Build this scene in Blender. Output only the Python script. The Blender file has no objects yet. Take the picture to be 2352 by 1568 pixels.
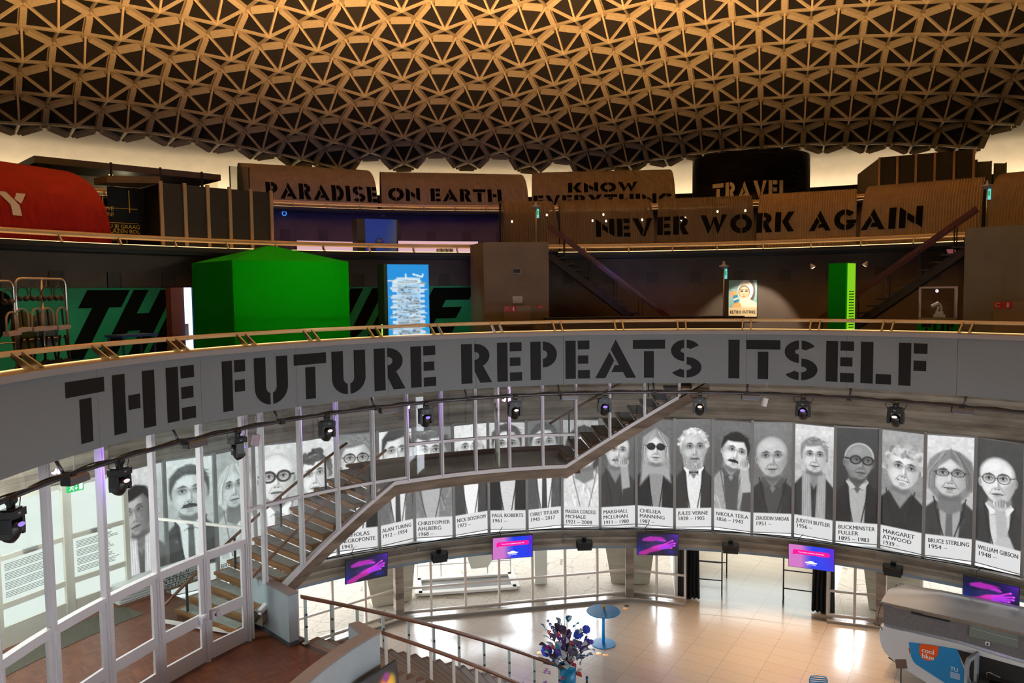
import bpy, math, random
import numpy as np
from mathutils import Vector, Matrix
random.seed(7); np.random.seed(7)
PI = math.pi; D2R = PI/180
U = 11.0                      # metres per ring radius
W_, H_ = 2352, 1568
CF, CP, CR, CY, CD = 1755.1207, 0.0649622, 0.01167996, -0.2777296, 1.0882731
EYE = 1.07
scn = bpy.context.scene
COL = scn.collection
def Z(z): return (z+EYE)*U
# ---------------------------------------------------------------- camera
def ray(px, py):
    u = (px-W_/2)/CF; v = (H_/2-py)/CF
    cr, sr = math.cos(CR), math.sin(CR)
    x = u*cr+v*sr; uz = -u*sr+v*cr
    cp, sp = math.cos(CP), math.sin(CP)
    y = cp+uz*sp; z = -sp+uz*cp
    cy, sy = math.cos(CY), math.sin(CY)
    return Vector((x*cy+y*sy, -x*sy+y*cy, z))
_f = ray(W_/2, H_/2); _r = ray(W_/2+CF, H_/2)-_f; _u = ray(W_/2, H_/2-CF)-_f
cam_data = bpy.data.cameras.new('camera'); cam = bpy.data.objects.new('camera', cam_data); COL.objects.link(cam)
cam_data.sensor_width = 36; cam_data.lens = 36*CF/W_; cam_data.clip_start = .05; cam_data.clip_end = 400
_m = Matrix((_r, _u, -_f)).transposed().to_4x4(); _m.translation = Vector((0, -CD*U, EYE*U)); cam.matrix_world = _m
scn.camera = cam
# ---------------------------------------------------------------- exposure, world, large lights
scn.view_settings.view_transform = 'Standard'; scn.view_settings.look = 'None'
scn.view_settings.gamma = 1; scn.view_settings.use_curve_mapping = False
scn.view_settings.exposure = 0.0
scn.cycles.max_bounces = 7; scn.cycles.diffuse_bounces = 3; scn.cycles.glossy_bounces = 3
scn.cycles.transmission_bounces = 6; scn.cycles.transparent_max_bounces = 12
scn.cycles.caustics_reflective = False; scn.cycles.caustics_refractive = False
scn.cycles.sample_clamp_indirect = 4.0
scn.cycles.use_adaptive_sampling = True; scn.cycles.adaptive_threshold = 0.02
scn.cycles.use_denoising = True
wd = bpy.data.worlds.new('overcast_sky'); scn.world = wd; wd.use_nodes = True
wd.node_tree.nodes['Background'].inputs[0].default_value = (.86, .93, 1, 1)
wd.node_tree.nodes['Background'].inputs[1].default_value = 15
def light(name, kind, loc, energy, color, **k):
    l = bpy.data.lights.new(name, kind); l.energy = energy; l.color = color
    tgt = k.pop('target', None)
    for a, b in k.items(): setattr(l, a, b)
    o = bpy.data.objects.new(name, l); COL.objects.link(o); o.location = loc
    if tgt is not None:
        o.rotation_euler = (Vector(tgt)-Vector(loc)).to_track_quat('-Z', 'Y').to_euler()
    return o
def cyl(R, phi, z=None):      # ring units, degrees -> metres
    p = phi*D2R
    return Vector((R*U*math.sin(p), R*U*math.cos(p), 0 if z is None else Z(z)))
# warm uplighters around the balcony washing the dome
for ph, az, en in ((170, -58, 95000), (180, -36, 150000), (185, -14, 180000), (190, 8, 150000)):
    p = cyl(.97, ph, -.07); a = az*D2R; e = 45*D2R
    light('dome_uplight', 'SPOT', p, en, (1, .55, .21), spot_size=70*D2R, spot_blend=1, shadow_soft_size=.4, target=p+Vector((math.sin(a)*math.cos(e), math.cos(a)*math.cos(e), math.sin(e))))
# daylight portals in the ground-floor window bays
# ---------------------------------------------------------------- pixel helpers (position of a surveyed point on a known ring or level)
def at_r(px, py, R):
    r = ray(px, py); ox, oy = 0, -CD
    a = r.x*r.x+r.y*r.y; b = ox*r.x+oy*r.y; c = oy*oy-R*R
    t = (-b+math.sqrt(max(0, b*b-a*c)))/a
    x, y, z = r.x*t, oy+r.y*t, r.z*t
    return math.atan2(x, y)/D2R, z          # phi(deg), z(ring units)
def at_z(px, py, z):
    r = ray(px, py); t = z/r.z
    x, y = r.x*t, -CD+r.y*t
    return math.hypot(x, y), math.atan2(x, y)/D2R
def frame(R, phi, z, turn=0):   # local x = to the right seen from the centre, y = outwards, z up
    p = phi*D2R
    m = Matrix(((math.cos(p), math.sin(p), 0), (-math.sin(p), math.cos(p), 0), (0, 0, 1))).to_4x4()
    m.translation = cyl(R, phi, z)
    return m @ Matrix.Rotation(turn*D2R, 4, 'Z')
# ---------------------------------------------------------------- materials
def nt(m): return m.node_tree.nodes, m.node_tree.links
MATS = {}
def mat(name, col, rough=.6, metal=0., spec=.5, emit=None, es=1., alpha=None, coat=0.):
    if name in MATS: return MATS[name]
    m = bpy.data.materials.new(name); m.use_nodes = True; MATS[name] = m
    b = m.node_tree.nodes['Principled BSDF']
    b.inputs['Base Color'].default_value = (*col, 1); b.inputs['Roughness'].default_value = rough
    b.inputs['Metallic'].default_value = metal; b.inputs['Specular IOR Level'].default_value = spec
    if coat: b.inputs['Coat Weight'].default_value = coat
    if emit: b.inputs['Emission Color'].default_value = (*emit, 1); b.inputs['Emission Strength'].default_value = es
    return m
def noisy(name, c1, c2, scale=3., rough=.7, metal=0., bump=0., detail=6, stretch=(1, 1, 1), coords='Object', spec=.4):
    m = mat(name, c1, rough, metal, spec)
    n, l = nt(m); b = n['Principled BSDF']
    tc = n.new('ShaderNodeTexCoord'); mp = n.new('ShaderNodeMapping'); mp.inputs['Scale'].default_value = stretch
    nz = n.new('ShaderNodeTexNoise'); nz.inputs['Scale'].default_value = scale; nz.inputs['Detail'].default_value = detail
    cr = n.new('ShaderNodeValToRGB'); cr.color_ramp.elements[0].color = (*c1, 1); cr.color_ramp.elements[1].color = (*c2, 1)
    cr.color_ramp.elements[0].position = .3; cr.color_ramp.elements[1].position = .7
    l.new(tc.outputs[coords], mp.inputs[0]); l.new(mp.outputs[0], nz.inputs['Vector']); l.new(nz.outputs[0], cr.inputs[0]); l.new(cr.outputs[0], b.inputs['Base Color'])
    if bump:
        bp = n.new('ShaderNodeBump'); bp.inputs['Strength'].default_value = bump; bp.inputs['Distance'].default_value = .02
        l.new(nz.outputs[0], bp.inputs['Height']); l.new(bp.outputs[0], b.inputs['Normal'])
    return m
def math_n(n, l, op, a, b=None):
    k = n.new('ShaderNodeMath'); k.operation = op
    for i, v in enumerate((a, b)):
        if v is None: continue
        if isinstance(v, (int, float)): k.inputs[i].default_value = v
        else: l.new(v, k.inputs[i])
    return k.outputs[0]
def board_concrete(name, c1, c2, board=.13):
    m = mat(name, c1, .85, 0, .2); n, l = nt(m); b = n['Principled BSDF']
    g = n.new('ShaderNodeNewGeometry'); s = n.new('ShaderNodeSeparateXYZ'); l.new(g.outputs['Position'], s.inputs[0])
    zb = math_n(n, l, 'DIVIDE', s.outputs[2], board)
    fl = math_n(n, l, 'FLOOR', zb); fr = math_n(n, l, 'FRACT', zb)
    wn = n.new('ShaderNodeTexWhiteNoise'); wn.noise_dimensions = '1D'; l.new(fl, wn.inputs['W'])
    mp = n.new('ShaderNodeMapping'); mp.inputs['Scale'].default_value = (.8, .8, 3.2); l.new(g.outputs['Position'], mp.inputs[0])
    nz = n.new('ShaderNodeTexNoise'); nz.inputs['Scale'].default_value = 1.3; nz.inputs['Detail'].default_value = 8; l.new(mp.outputs[0], nz.inputs['Vector'])
    n2 = n.new('ShaderNodeTexNoise'); n2.inputs['Scale'].default_value = .6; n2.inputs['Detail'].default_value = 4; l.new(g.outputs['Position'], n2.inputs['Vector'])
    a = math_n(n, l, 'MULTIPLY', wn.outputs['Value'], .3); a2 = math_n(n, l, 'MULTIPLY', nz.outputs[0], .8); a3 = math_n(n, l, 'MULTIPLY', n2.outputs[0], .35)
    sm = math_n(n, l, 'ADD', math_n(n, l, 'ADD', a, a2), math_n(n, l, 'SUBTRACT', a3, .3))
    gap = math_n(n, l, 'LESS_THAN', fr, .05)
    sm = math_n(n, l, 'SUBTRACT', sm, math_n(n, l, 'MULTIPLY', gap, .25))
    cr = n.new('ShaderNodeValToRGB'); cr.color_ramp.elements[0].color = (*c1, 1); cr.color_ramp.elements[1].color = (*c2, 1)
    cr.color_ramp.elements[0].position = .15; cr.color_ramp.elements[1].position = .85
    l.new(sm, cr.inputs[0]); l.new(cr.outputs[0], b.inputs['Base Color'])
    bp = n.new('ShaderNodeBump'); bp.inputs['Strength'].default_value = .5; bp.inputs['Distance'].default_value = .02; l.new(sm, bp.inputs['Height']); l.new(bp.outputs[0], b.inputs['Normal'])
    return m
def tiles(name, c1, c2, mort, sx, sy, rough, rot=0., offset=0., msize=.01, bump=0.):
    m = mat(name, c1, rough); n, l = nt(m); b = n['Principled BSDF']
    tc = n.new('ShaderNodeTexCoord'); mp = n.new('ShaderNodeMapping'); mp.inputs['Rotation'].default_value = (0, 0, rot)
    bt = n.new('ShaderNodeTexBrick'); bt.offset = offset; bt.inputs['Scale'].default_value = 1; bt.inputs['Brick Width'].default_value = sx
    bt.inputs['Row Height'].default_value = sy; bt.inputs['Mortar Size'].default_value = msize; bt.inputs['Color1'].default_value = (*c1, 1)
    bt.inputs['Color2'].default_value = (*c2, 1); bt.inputs['Mortar'].default_value = (*mort, 1)
    l.new(tc.outputs['Object'], mp.inputs[0]); l.new(mp.outputs[0], bt.inputs['Vector']); l.new(bt.outputs['Color'], b.inputs['Base Color'])
    return m
def emit(name, col, s):
    if name in MATS: return MATS[name]
    m = bpy.data.materials.new(name); m.use_nodes = True; MATS[name] = m; n, l = nt(m); n.clear()
    e = n.new('ShaderNodeEmission'); e.inputs[0].default_value = (*col, 1); e.inputs[1].default_value = s
    o = n.new('ShaderNodeOutputMaterial'); l.new(e.outputs[0], o.inputs[0]); return m
def glass(name, tint=(1, 1, 1), refl=.12, fres=1.45):
    if name in MATS: return MATS[name]
    m = bpy.data.materials.new(name); m.use_nodes = True; MATS[name] = m; n, l = nt(m); n.clear()
    t = n.new('ShaderNodeBsdfTransparent'); t.inputs[0].default_value = (*tint, 1)
    g = n.new('ShaderNodeBsdfGlossy'); g.inputs['Roughness'].default_value = .02
    f = n.new('ShaderNodeLayerWeight'); f.inputs['Blend'].default_value = .5
    pw = math_n(n, l, 'POWER', f.outputs['Facing'], 4.0); fa = math_n(n, l, 'ADD', math_n(n, l, 'MULTIPLY', pw, .55), refl*.35)
    mx = n.new('ShaderNodeMixShader'); o = n.new('ShaderNodeOutputMaterial')
    l.new(fa, mx.inputs[0]); l.new(t.outputs[0], mx.inputs[1]); l.new(g.outputs[0], mx.inputs[2]); l.new(mx.outputs[0], o.inputs[0]); return m
def picture(name, strength=.8, paint=0.):   # shows the 'print' colour attribute: lit window print (strength) or plain printed ink (paint)
    if name in MATS: return MATS[name]
    m = bpy.data.materials.new(name); m.use_nodes = True; MATS[name] = m; n, l = nt(m); b = n['Principled BSDF']
    a = n.new('ShaderNodeVertexColor'); a.layer_name = 'print'
    b.inputs['Roughness'].default_value = .35
    if paint: l.new(a.outputs[0], b.inputs['Base Color'])
    else:
        b.inputs['Base Color'].default_value = (.02, .02, .02, 1)
    if strength:
        l.new(a.outputs[0], b.inputs['Emission Color']); b.inputs['Emission Strength'].default_value = strength
    m.cycles.emission_sampling = 'NONE'
    return m
# ---------------------------------------------------------------- mesh builder
class MB:
    def __init__(s): s.v = []; s.f = []; s.c = None
    def add(s, vs, fs, M=None):
        o = len(s.v)
        s.v += [tuple(M @ Vector(v)) for v in vs] if M is not None else [tuple(v) for v in vs]
        s.f += [tuple(i+o for i in f) for f in fs]; return s
    def box(s, c, d, M=None, rot=None):
        x, y, z = d[0]/2, d[1]/2, d[2]/2
        vs = [Vector((a*x, b*y, e*z)) for a in (-1, 1) for b in (-1, 1) for e in (-1, 1)]
        if rot is not None: vs = [rot @ v for v in vs]
        vs = [v+Vector(c) for v in vs]
        return s.add(vs, [(0, 1, 3, 2), (4, 6, 7, 5), (0, 4, 5, 1), (2, 3, 7, 6), (0, 2, 6, 4), (1, 5, 7, 3)], M)
    def bar(s, a, b, w, h, M=None, up=(0, 0, 1)):     # box beam from a to b
        a, b = Vector(a), Vector(b); d = b-a; L = d.length
        if L < 1e-6: return s
        y = d/L; x = y.cross(Vector(up))
        if x.length < 1e-4: x = y.cross(Vector((1, 0, 0)))
        x.normalize(); z = x.cross(y)
        R = Matrix((x, y, z)).transposed()
        return s.box((a+b)/2, (w, L, h), M, R)
    def tube(s, pts, r, n=8, M=None, caps=True, closed=False):
        pts = [Vector(p) for p in pts]; k = len(pts); vs = []; fs = []
        rr = r if isinstance(r, (list, tuple)) else [r]*k
        nrm = None
        for i, p in enumerate(pts):
            if closed: t = pts[(i+1) % k]-pts[i-1]
            else: t = pts[min(i+1, k-1)]-pts[max(i-1, 0)]
            t.normalize()
            if nrm is None:
                nrm = t.cross(Vector((0, 0, 1)))
                if nrm.length < 1e-3: nrm = t.cross(Vector((1, 0, 0)))
            nrm = (nrm-t*nrm.dot(t)).normalized(); bn = t.cross(nrm)
            for j in range(n):
                a = 2*PI*j/n; vs.append(p+(nrm*math.cos(a)+bn*math.sin(a))*rr[i])
        m = k if closed else k-1
        for i in range(m):
            for j in range(n):
                a, b = i*n, ((i+1) % k)*n
                fs.append((a+j, a+(j+1) % n, b+(j+1) % n, b+j))
        if caps and not closed:
            fs.append(tuple(range(n-1, -1, -1))); fs.append(tuple((k-1)*n+j for j in range(n)))
        return s.add(vs, fs, M)
    def lathe(s, prof, n=24, M=None, cap=True):
        vs = []; fs = []; k = len(prof)
        for r, z in prof:
            for j in range(n): a = 2*PI*j/n; vs.append((r*math.cos(a), r*math.sin(a), z))
        for i in range(k-1):
            for j in range(n): fs.append((i*n+j, i*n+(j+1) % n, (i+1)*n+(j+1) % n, (i+1)*n+j))
        if cap:
            fs.append(tuple(range(n-1, -1, -1))); fs.append(tuple((k-1)*n+j for j in range(n)))
        return s.add(vs, fs, M)
    def prism(s, poly, t, M=None):     # poly in local (x,z), extruded along y from 0 to t
        n = len(poly)
        vs = [(x, 0, z) for x, z in poly]+[(x, t, z) for x, z in poly]
        fs = [tuple(range(n)), tuple(range(2*n-1, n-1, -1))]+[(i, n+i, n+(i+1) % n, (i+1) % n) for i in range(n)]
        return s.add(vs, fs, M)
    def grid(s, pts, M=None, flip=False):        # pts[i][j]
        a, b = len(pts), len(pts[0]); vs = [p for r in pts for p in r]
        fs = [(i*b+j, i*b+j+1, (i+1)*b+j+1, (i+1)*b+j) for i in range(a-1) for j in range(b-1)]
        if flip: fs = [f[::-1] for f in fs]
        return s.add(vs, fs, M)
    def ring(s, prof, p0, p1, n, closed=True, M=None):   # prof: [(R,z) ring units], swept from p0 to p1 degrees
        full = abs(p1-p0) >= 359.9; k = len(prof); m = n if full else n+1
        vs = [cyl(R, p0+(p1-p0)*i/n, z) for i in range(m) for R, z in prof]; fs = []
        for i in range(n):
            a, b = i*k, ((i+1) % m)*k
            for j in range(k if closed else k-1): fs.append((a+j, a+(j+1) % k, b+(j+1) % k, b+j))
        if closed and not full and k > 2: fs += [tuple(range(k-1, -1, -1)), tuple((m-1)*k+j for j in range(k))]
        return s.add(vs, fs, M)
    def build(s, name, m, parent=None, smooth=False, label=None, cat=None, group=None, kind=None, world=True):
        me = bpy.data.meshes.new(name); me.from_pydata(s.v, [], s.f); me.update()
        if s.c is not None:
            ca = me.color_attributes.new('print', 'FLOAT_COLOR', 'POINT')
            ca.data.foreach_set('color', np.asarray(s.c, dtype=np.float32).ravel())
        if smooth: me.polygons.foreach_set('use_smooth', [True]*len(me.polygons))
        if m is not None: me.materials.append(m)
        o = bpy.data.objects.new(name, me); COL.objects.link(o)
        if parent is not None:
            o.parent = parent
        tag(o, label, cat, group, kind); return o
def tag(o, label=None, cat=None, group=None, kind=None):
    if label: o['label'] = label
    if cat: o['category'] = cat
    if group: o['group'] = group
    if kind: o['kind'] = kind
    return o
def thing(name, label, cat, M, group=None, kind=None):
    o = bpy.data.objects.new(name, None); COL.objects.link(o); o.empty_display_size = .2
    o.matrix_world = M if isinstance(M, Matrix) else Matrix.Translation(M)
    return tag(o, label, cat, group, kind)
def copy_tree(o, parent=None):
    c = o.copy(); COL.objects.link(c)
    if parent is not None: c.parent = parent
    for ch in o.children: copy_tree(ch, c)
    return c
def struct(o): o['kind'] = 'structure'; return o
def ccw_fix(o):
    import bmesh
    b = bmesh.new(); b.from_mesh(o.data); bmesh.ops.recalc_face_normals(b, faces=b.faces); b.to_mesh(o.data); b.free(); return o
# ================================================================ SETTING
def lin(c): c /= 255; return c/12.92 if c <= .04045 else ((c+.055)/1.055)**2.4
def S(r, g, b): return (lin(r), lin(g), lin(b))
CONC = board_concrete('board_marked_concrete', S(108, 99, 88), S(182, 170, 154))
CONC_D = board_concrete('board_marked_concrete_stair', S(96, 84, 74), S(164, 146, 130), .2)
WHITE = mat('white_paint', S(222, 218, 214), .45)
LILAC = mat('pale_frame_paint', S(214, 208, 212), .4)
GREYP = noisy('grey_panel', S(110, 116, 120), S(117, 122, 126), 40, .55, bump=.02)
GREYC = noisy('grey_cap_paint', S(140, 134, 134), S(150, 144, 144), 60, .6)
BLACK = mat('black_letter_film', S(22, 22, 23), .6, 0, .2)
DKWALL = noisy('dark_gallery_wall', S(94, 80, 70), S(106, 91, 80), 1.2, .8)
DKBLUE = noisy('dark_upper_wall', S(84, 76, 84), S(96, 88, 96), 1.2, .8)
SOFFIT = noisy('soffit', S(110, 106, 100), S(125, 121, 115), 2, .8)
PLASTER = noisy('shell_plaster', S(200, 190, 172), S(210, 200, 182), 1.5, .85)
RIBM = noisy('dome_rib_plaster', S(196, 178, 146), S(210, 192, 158), 6, .75)
PANELD = noisy('dome_acoustic_panel', S(34, 30, 28), S(40, 36, 33), 40, .9)
TUBE = mat('satin_brass_tube', S(214, 186, 146), .5, .25)
STEEL = mat('brushed_steel', S(150, 145, 140), .35, 1.)
DKSTEEL = mat('dark_steel', S(40, 40, 42), .4, .8)
BLKM = mat('matt_black', S(18, 18, 19), .55)
# ---- ground floor: twelve-sided hall with window bays
VN = [(1.585, -12.2+29.6*k) for k in range(-6, 7)]
floorM = tiles('stone_floor_tiles', S(218, 200, 180), S(213, 194, 174), S(180, 162, 144), 1.2, .6, .24, rot=.28, offset=.0, msize=.008)
floorM.node_tree.nodes['Principled BSDF'].inputs['Coat Weight'].default_value = .6; floorM.node_tree.nodes['Principled BSDF'].inputs['Coat Roughness'].default_value = .14
mb = MB(); n0 = 0
pts = [cyl(R, p, -EYE) for R, p in VN]
mb.add([(0, 0, 0)]+[tuple(p) for p in pts], [(0, i+1, i+2) for i in range(len(pts)-1)][::-1] if False else [(0, i+2, i+1) for i in range(len(pts)-1)])
mb.ring([(1.45, -EYE+.0005), (2.7, -EYE+.0005)], -6.2, 11.6, 12, closed=False)
struct(mb.build('floor', floorM))
# ---- courtyard outside
pav = mat('courtyard_paving', S(206, 196, 180), .9); n, l = nt(pav); b = n['Principled BSDF']
tc = n.new('ShaderNodeTexCoord'); vo = n.new('ShaderNodeTexVoronoi'); vo.feature = 'DISTANCE_TO_EDGE'; vo.inputs['Scale'].default_value = 1.15; vo.inputs['Randomness'].default_value = .55
nz = n.new('ShaderNodeTexNoise'); nz.inputs['Scale'].default_value = 9; nz.inputs['Detail'].default_value = 8
cr = n.new('ShaderNodeValToRGB'); cr.color_ramp.elements[0].color = (*S(160, 148, 132), 1); cr.color_ramp.elements[1].color = (*S(212, 200, 182), 1); cr.color_ramp.elements[0].position = .004; cr.color_ramp.elements[1].position = .014
mx = n.new('ShaderNodeMix'); mx.data_type = 'RGBA'; mx.blend_type = 'MULTIPLY'; mx.inputs['Factor'].default_value = .45
l.new(tc.outputs['Object'], vo.inputs['Vector']); l.new(tc.outputs['Object'], nz.inputs['Vector']); l.new(vo.outputs['Distance'], cr.inputs[0]); l.new(cr.outputs[0], mx.inputs['A']); l.new(nz.outputs[0], mx.inputs['B']); l.new(mx.outputs['Result'], b.inputs['Base Color'])
mb = MB(); mb.ring([(1.5, -EYE-.004), (9, -EYE-.004)], -115, 95, 60, closed=False); struct(mb.build('ground_courtyard', pav))
# passage between the bays
mb = MB()
for ph in (-6.3, 11.7): mb.bar(cyl(1.56, ph, -EYE+.12), cyl(2.7, ph, -EYE+.12), .1, .26*U)
struct(mb.build('wall_passage', mat('passage_wall', S(200, 192, 178), .7)))
mb = MB(); mb.ring([(1.6, -.862), (2.75, -.862), (2.75, -.85), (1.6, -.85)], -6.6, 12, 10); struct(mb.build('ceiling_passage', SOFFIT))
mb = MB(); mb.ring([(2.68, -EYE), (2.7, -EYE), (2.7, -.85), (2.68, -.85)], -6.6, 12, 10); struct(mb.build('wall_passage_end', mat('passage_end', S(190, 182, 170), .7)))
# ---- window bays
GL = glass('window_glass'); SILLM = noisy('sill_terrazzo', S(176, 160, 142), S(190, 174, 156), 60, .18); SILLF = noisy('sill_front', S(120, 112, 106), S(130, 122, 114), 60, .5)
FRM = mat('window_frame_paint', S(206, 190, 176), .45)
WTOP = -.876
def bay(idx, k, t0=0., t1=1., posts=(0, 1)):
    a, b = cyl(*VN[k], -EYE), cyl(*VN[k+1], -EYE)
    d = (b-a).normalized(); nrm = Vector((-d.y, d.x, 0))      # outward
    if nrm.dot(a) < 0: nrm = -nrm
    P0, P1 = a.lerp(b, t0), a.lerp(b, t1); L = (P1-P0).length; h = Z(WTOP)
    M = Matrix((d, nrm, Vector((0, 0, 1)))).transposed().to_4x4(); M.translation = P0
    w = thing('window_%d' % idx, None, None, M, kind='structure')
    n = max(2, round(L/1.27))
    m = MB()
    for i in range(n+1): m.box((L*i/n, 0, h/2+.05), (.085, .1, h-.1))
    for z in (.13, h*.47, h-.03): m.box((L/2, 0, z), (L, .08, .075))
    m.build('frame', FRM, w)
    m = MB(); m.add([(0, .02, .1), (L, .02, .1), (L, .02, h), (0, .02, h)], [(0, 1, 2, 3)]); m.build('pane', GL, w)
    m = MB(); m.box((L/2, -.2, .1), (L+.1, .62, .03)); 
    m.build('sill', SILLM, w)
    m = MB(); m.box((L/2, -.2, .0425), (L+.1, .6, .085)); m.build('plinth', SILLF, w)
    m = MB()
    for i in range(n): 
        if i % 2 == 0: m.box((L*(i+.9)/n, -.3, .117), (1.5, .09, .008)); m.box((L*(i+.9)/n, -.2, .117), (1.5, .03, .006))
    m.build('vent_grille', STEEL, w)
    po = bpy.data.lights.new('daylight_portal', 'AREA'); po.shape = 'RECTANGLE'; po.size = L; po.size_y = h; po.cycles.is_portal = True
    o = bpy.data.objects.new('daylight_portal', po); COL.objects.link(o)
    o.matrix_world = M @ Matrix.Translation((L/2, .3, h/2)) @ Matrix.Rotation(-PI/2, 4, 'X')
bi = 1
for k in (4, 5): bay(bi, k); bi += 1
bay(bi, 6, 0, .24); bi += 1
bay(bi, 6, .8, 1); bi += 1
for k in (7, 8): bay(bi, k); bi += 1
# concrete columns at the corners of the bays
for i, k in enumerate((4, 5, 6, 7, 8)):
    R, p = VN[k]; m = MB(); m.box((0, -.3, (Z(WTOP))/2), (.3, .3, Z(WTOP)), frame(R, p, -EYE)); struct(m.build('column_%d' % (i+1), CONC_D))
# slanted concrete legs outside
legm = board_concrete('exterior_concrete', S(150, 142, 124), S(186, 178, 160), .35)
def leg(ph, R, wb, wt, lean):
    m = MB(); M = frame(R, ph, -EYE)
    for sx in (1,):
        vs = []
        for z, w, off in ((0, wb, 0), (3.4, wt, lean)):
            vs += [(-w/2, off-.35, z), (w/2, off-.35, z), (w/2, off+.35, z), (-w/2, off+.35, z)]
        m.add(vs, [(0, 1, 2, 3), (4, 7, 6, 5), (0, 4, 5, 1), (1, 5, 6, 2), (2, 6, 7, 3), (3, 7, 4, 0)], M)
    struct(m.build('pillar_exterior', legm))
for ph in (-41.5, -12.0, 17.6): leg(ph+.3, 1.72, 1.5, 2.6, .5)
# ---- ring beam under the portraits
mb = MB(); mb.ring([(1.51, -.815), (1.51, -.868), (1.64, -.868), (1.64, -.815)], -82, 95, 180)
struct(mb.build('beam_ring', CONC))
mb = MB(); mb.ring([(1.515, -.866), (1.515, -.879), (1.53, -.879), (1.53, -.866)], -82, 95, 180); struct(mb.build('trim_1', mat('blue_grey_steel', S(120, 134, 148), .45, .3)))
mb = MB(); mb.ring([(1.511, -.8145), (1.60, -.8145)], -82, 95, 180, closed=False); struct(mb.build('trim_2', noisy('ledge_top', S(188, 186, 180), S(206, 204, 198), 3, .5)))
mb = MB(); mb.ring([(1.512, -.8665), (1.66, -.8665)], -82, 95, 120, closed=False); struct(mb.build('ceiling_window_bay', SOFFIT))
# ---- concrete wall above the portraits, gallery slab
mb = MB(); mb.ring([(1.55, -.2), (1.55, -.434), (1.575, -.434), (1.575, -.46), (1.62, -.46), (1.62, -.2)], -115, 95, 200); struct(mb.build('wall_upper_hall', CONC))
mb = MB(); mb.ring([(1.60, -.43), (1.60, -EYE-.02), (1.64, -EYE-.02), (1.64, -.43)], 95, 180, 40); mb.ring([(1.60, -.2), (1.60, -EYE-.02), (1.64, -EYE-.02), (1.64, -.2)], 180, 245, 40); struct(mb.build('wall_behind', CONC))
mb = MB(); mb.ring([(1.022, -.246), (1.022, -.2), (1.78, -.2), (1.78, -.246)], -180, 180, 180); struct(mb.build('floor_first_gallery', SOFFIT))
# ---- galleries above
ghost = mat('ghost_wall', S(88, 78, 70), .85); n, l = nt(ghost); b = n['Principled BSDF']
def gwall(name, R, z0, z1, m, p0=-115, p1=75):
    mb = MB(); mb.ring([(R, z0), (R, z1), (R+.03, z1), (R+.03, z0)], p0, p1, 160); return struct(mb.build(name, m))
gwall('wall_first_gallery', 1.68, -.2, .112, DKWALL)
mb = MB(); mb.ring([(1.612, .112), (1.612, .131), (2.78, .131), (2.78, .112)], -180, 180, 180); struct(mb.build('floor_second_gallery', mat('second_gallery_floor', S(40, 36, 36), .6)))
gwall('wall_second_gallery', 2.74, .131, .368, DKBLUE)
mb = MB(); mb.ring([(2.7, .368), (2.7, .386), (4.2, .386), (4.2, .368)], -180, 180, 180); struct(mb.build('floor_third_gallery', mat('third_gallery_floor', S(60, 54, 50), .6)))
mb = MB(); mb.ring([(3.5, .386), (3.5, .556), (3.56, .556), (3.56, .386)], -115, 75, 160); struct(mb.build('wall_cove', noisy('cove_parapet', S(110, 98, 84), S(124, 110, 94), 2, .8)))
mb = MB(); mb.ring([(3.5, .386), (3.5, .50), (3.56, .50), (3.56, .386)], 75, 245, 60); struct(mb.build('wall_cove_behind', noisy('cove_parapet', (0, 0, 0), (0, 0, 0))))
mb = MB(); mb.ring([(3.99, .548), (4.03, .548), (4.03, .538), (3.99, .538)], -112, 72, 90); struct(mb.build('cove_light_strip', emit('cove_light', (1, .80, .54), 12)))
# small ghost windows printed on the gallery walls, downpipes and round vents
def ghostset(R, zc, hh, ww, p0, p1, step, m):
    mb = MB(); p = p0
    while p < p1:
        M = frame(R-.004, p, zc)
        mb.box((0, 0, 0), (ww, .02, hh), M)
        for q in (-1, 1): mb.box((q*ww*.6, 0, -hh*.05), (.05, .03, hh*1.1), M)
        p += step
    struct(mb.build('trim_ghost_windows', m))
GH1 = mat('ghost_window', S(82, 73, 66), .9); GH2 = mat('ghost_window_upper', S(74, 67, 74), .9)
ghostset(1.68, .045, .42, .3, -105, 60, 5.05, GH1); ghostset(2.74, .27, .5, .36, -80, 30, 3.55, GH2)
mb = MB(); mb.ring([(1.676, -.02), (1.676, -.2), (1.68, -.2), (1.68, -.02)], -115, -62, 60); struct(mb.build('trim_3', mat('wall_dado', S(96, 92, 94), .8)))
# ---- dome: plaster shell, lattice of hexagonal coffers
DZ, DR, DTH, DAZ, DROT, DS, DK, DA, DB = -4.549554543904552, 6.400136740713254, 1.7591445420659069, -0.1301841043975052, -0.325110840987549, 0.041081778801752976, 0.5115781267017523, -20.40672109894866, -0.05278738337889211
_n = Vector((math.cos(DTH)*math.sin(DAZ), math.cos(DTH)*math.cos(DAZ), math.sin(DTH)))
_e = Vector((math.cos(DAZ), -math.sin(DAZ), 0)); _up = Vector((-math.sin(DTH)*math.sin(DAZ), -math.sin(DTH)*math.cos(DAZ), math.cos(DTH)))
def dome_dir(a, b):
    a -= DA; b -= DB
    x = b*math.sqrt(3)/2*DS; y = -(a+b/2)*DS
    c, s = math.cos(DROT), math.sin(DROT); x, y = x*c-y*s, x*s+y*c
    t = math.hypot(x, y)+1e-9; g = math.atan(t)*(1-DK)+DK*t
    return (math.cos(g)*_n+(math.sin(g)/t)*(x*_e+y*_up)).normalized()
def dome_pt(d, R): v = d*R; return Vector((v.x*U, v.y*U, (v.z+DZ+EYE)*U))
ribs, beams, pads, pans = MB(), MB(), MB(), MB(); seen = set(); HR = DR+.068
NB = [(1, 0), (0, 1), (-1, 1), (-1, 0), (0, -1), (1, -1)]
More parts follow.
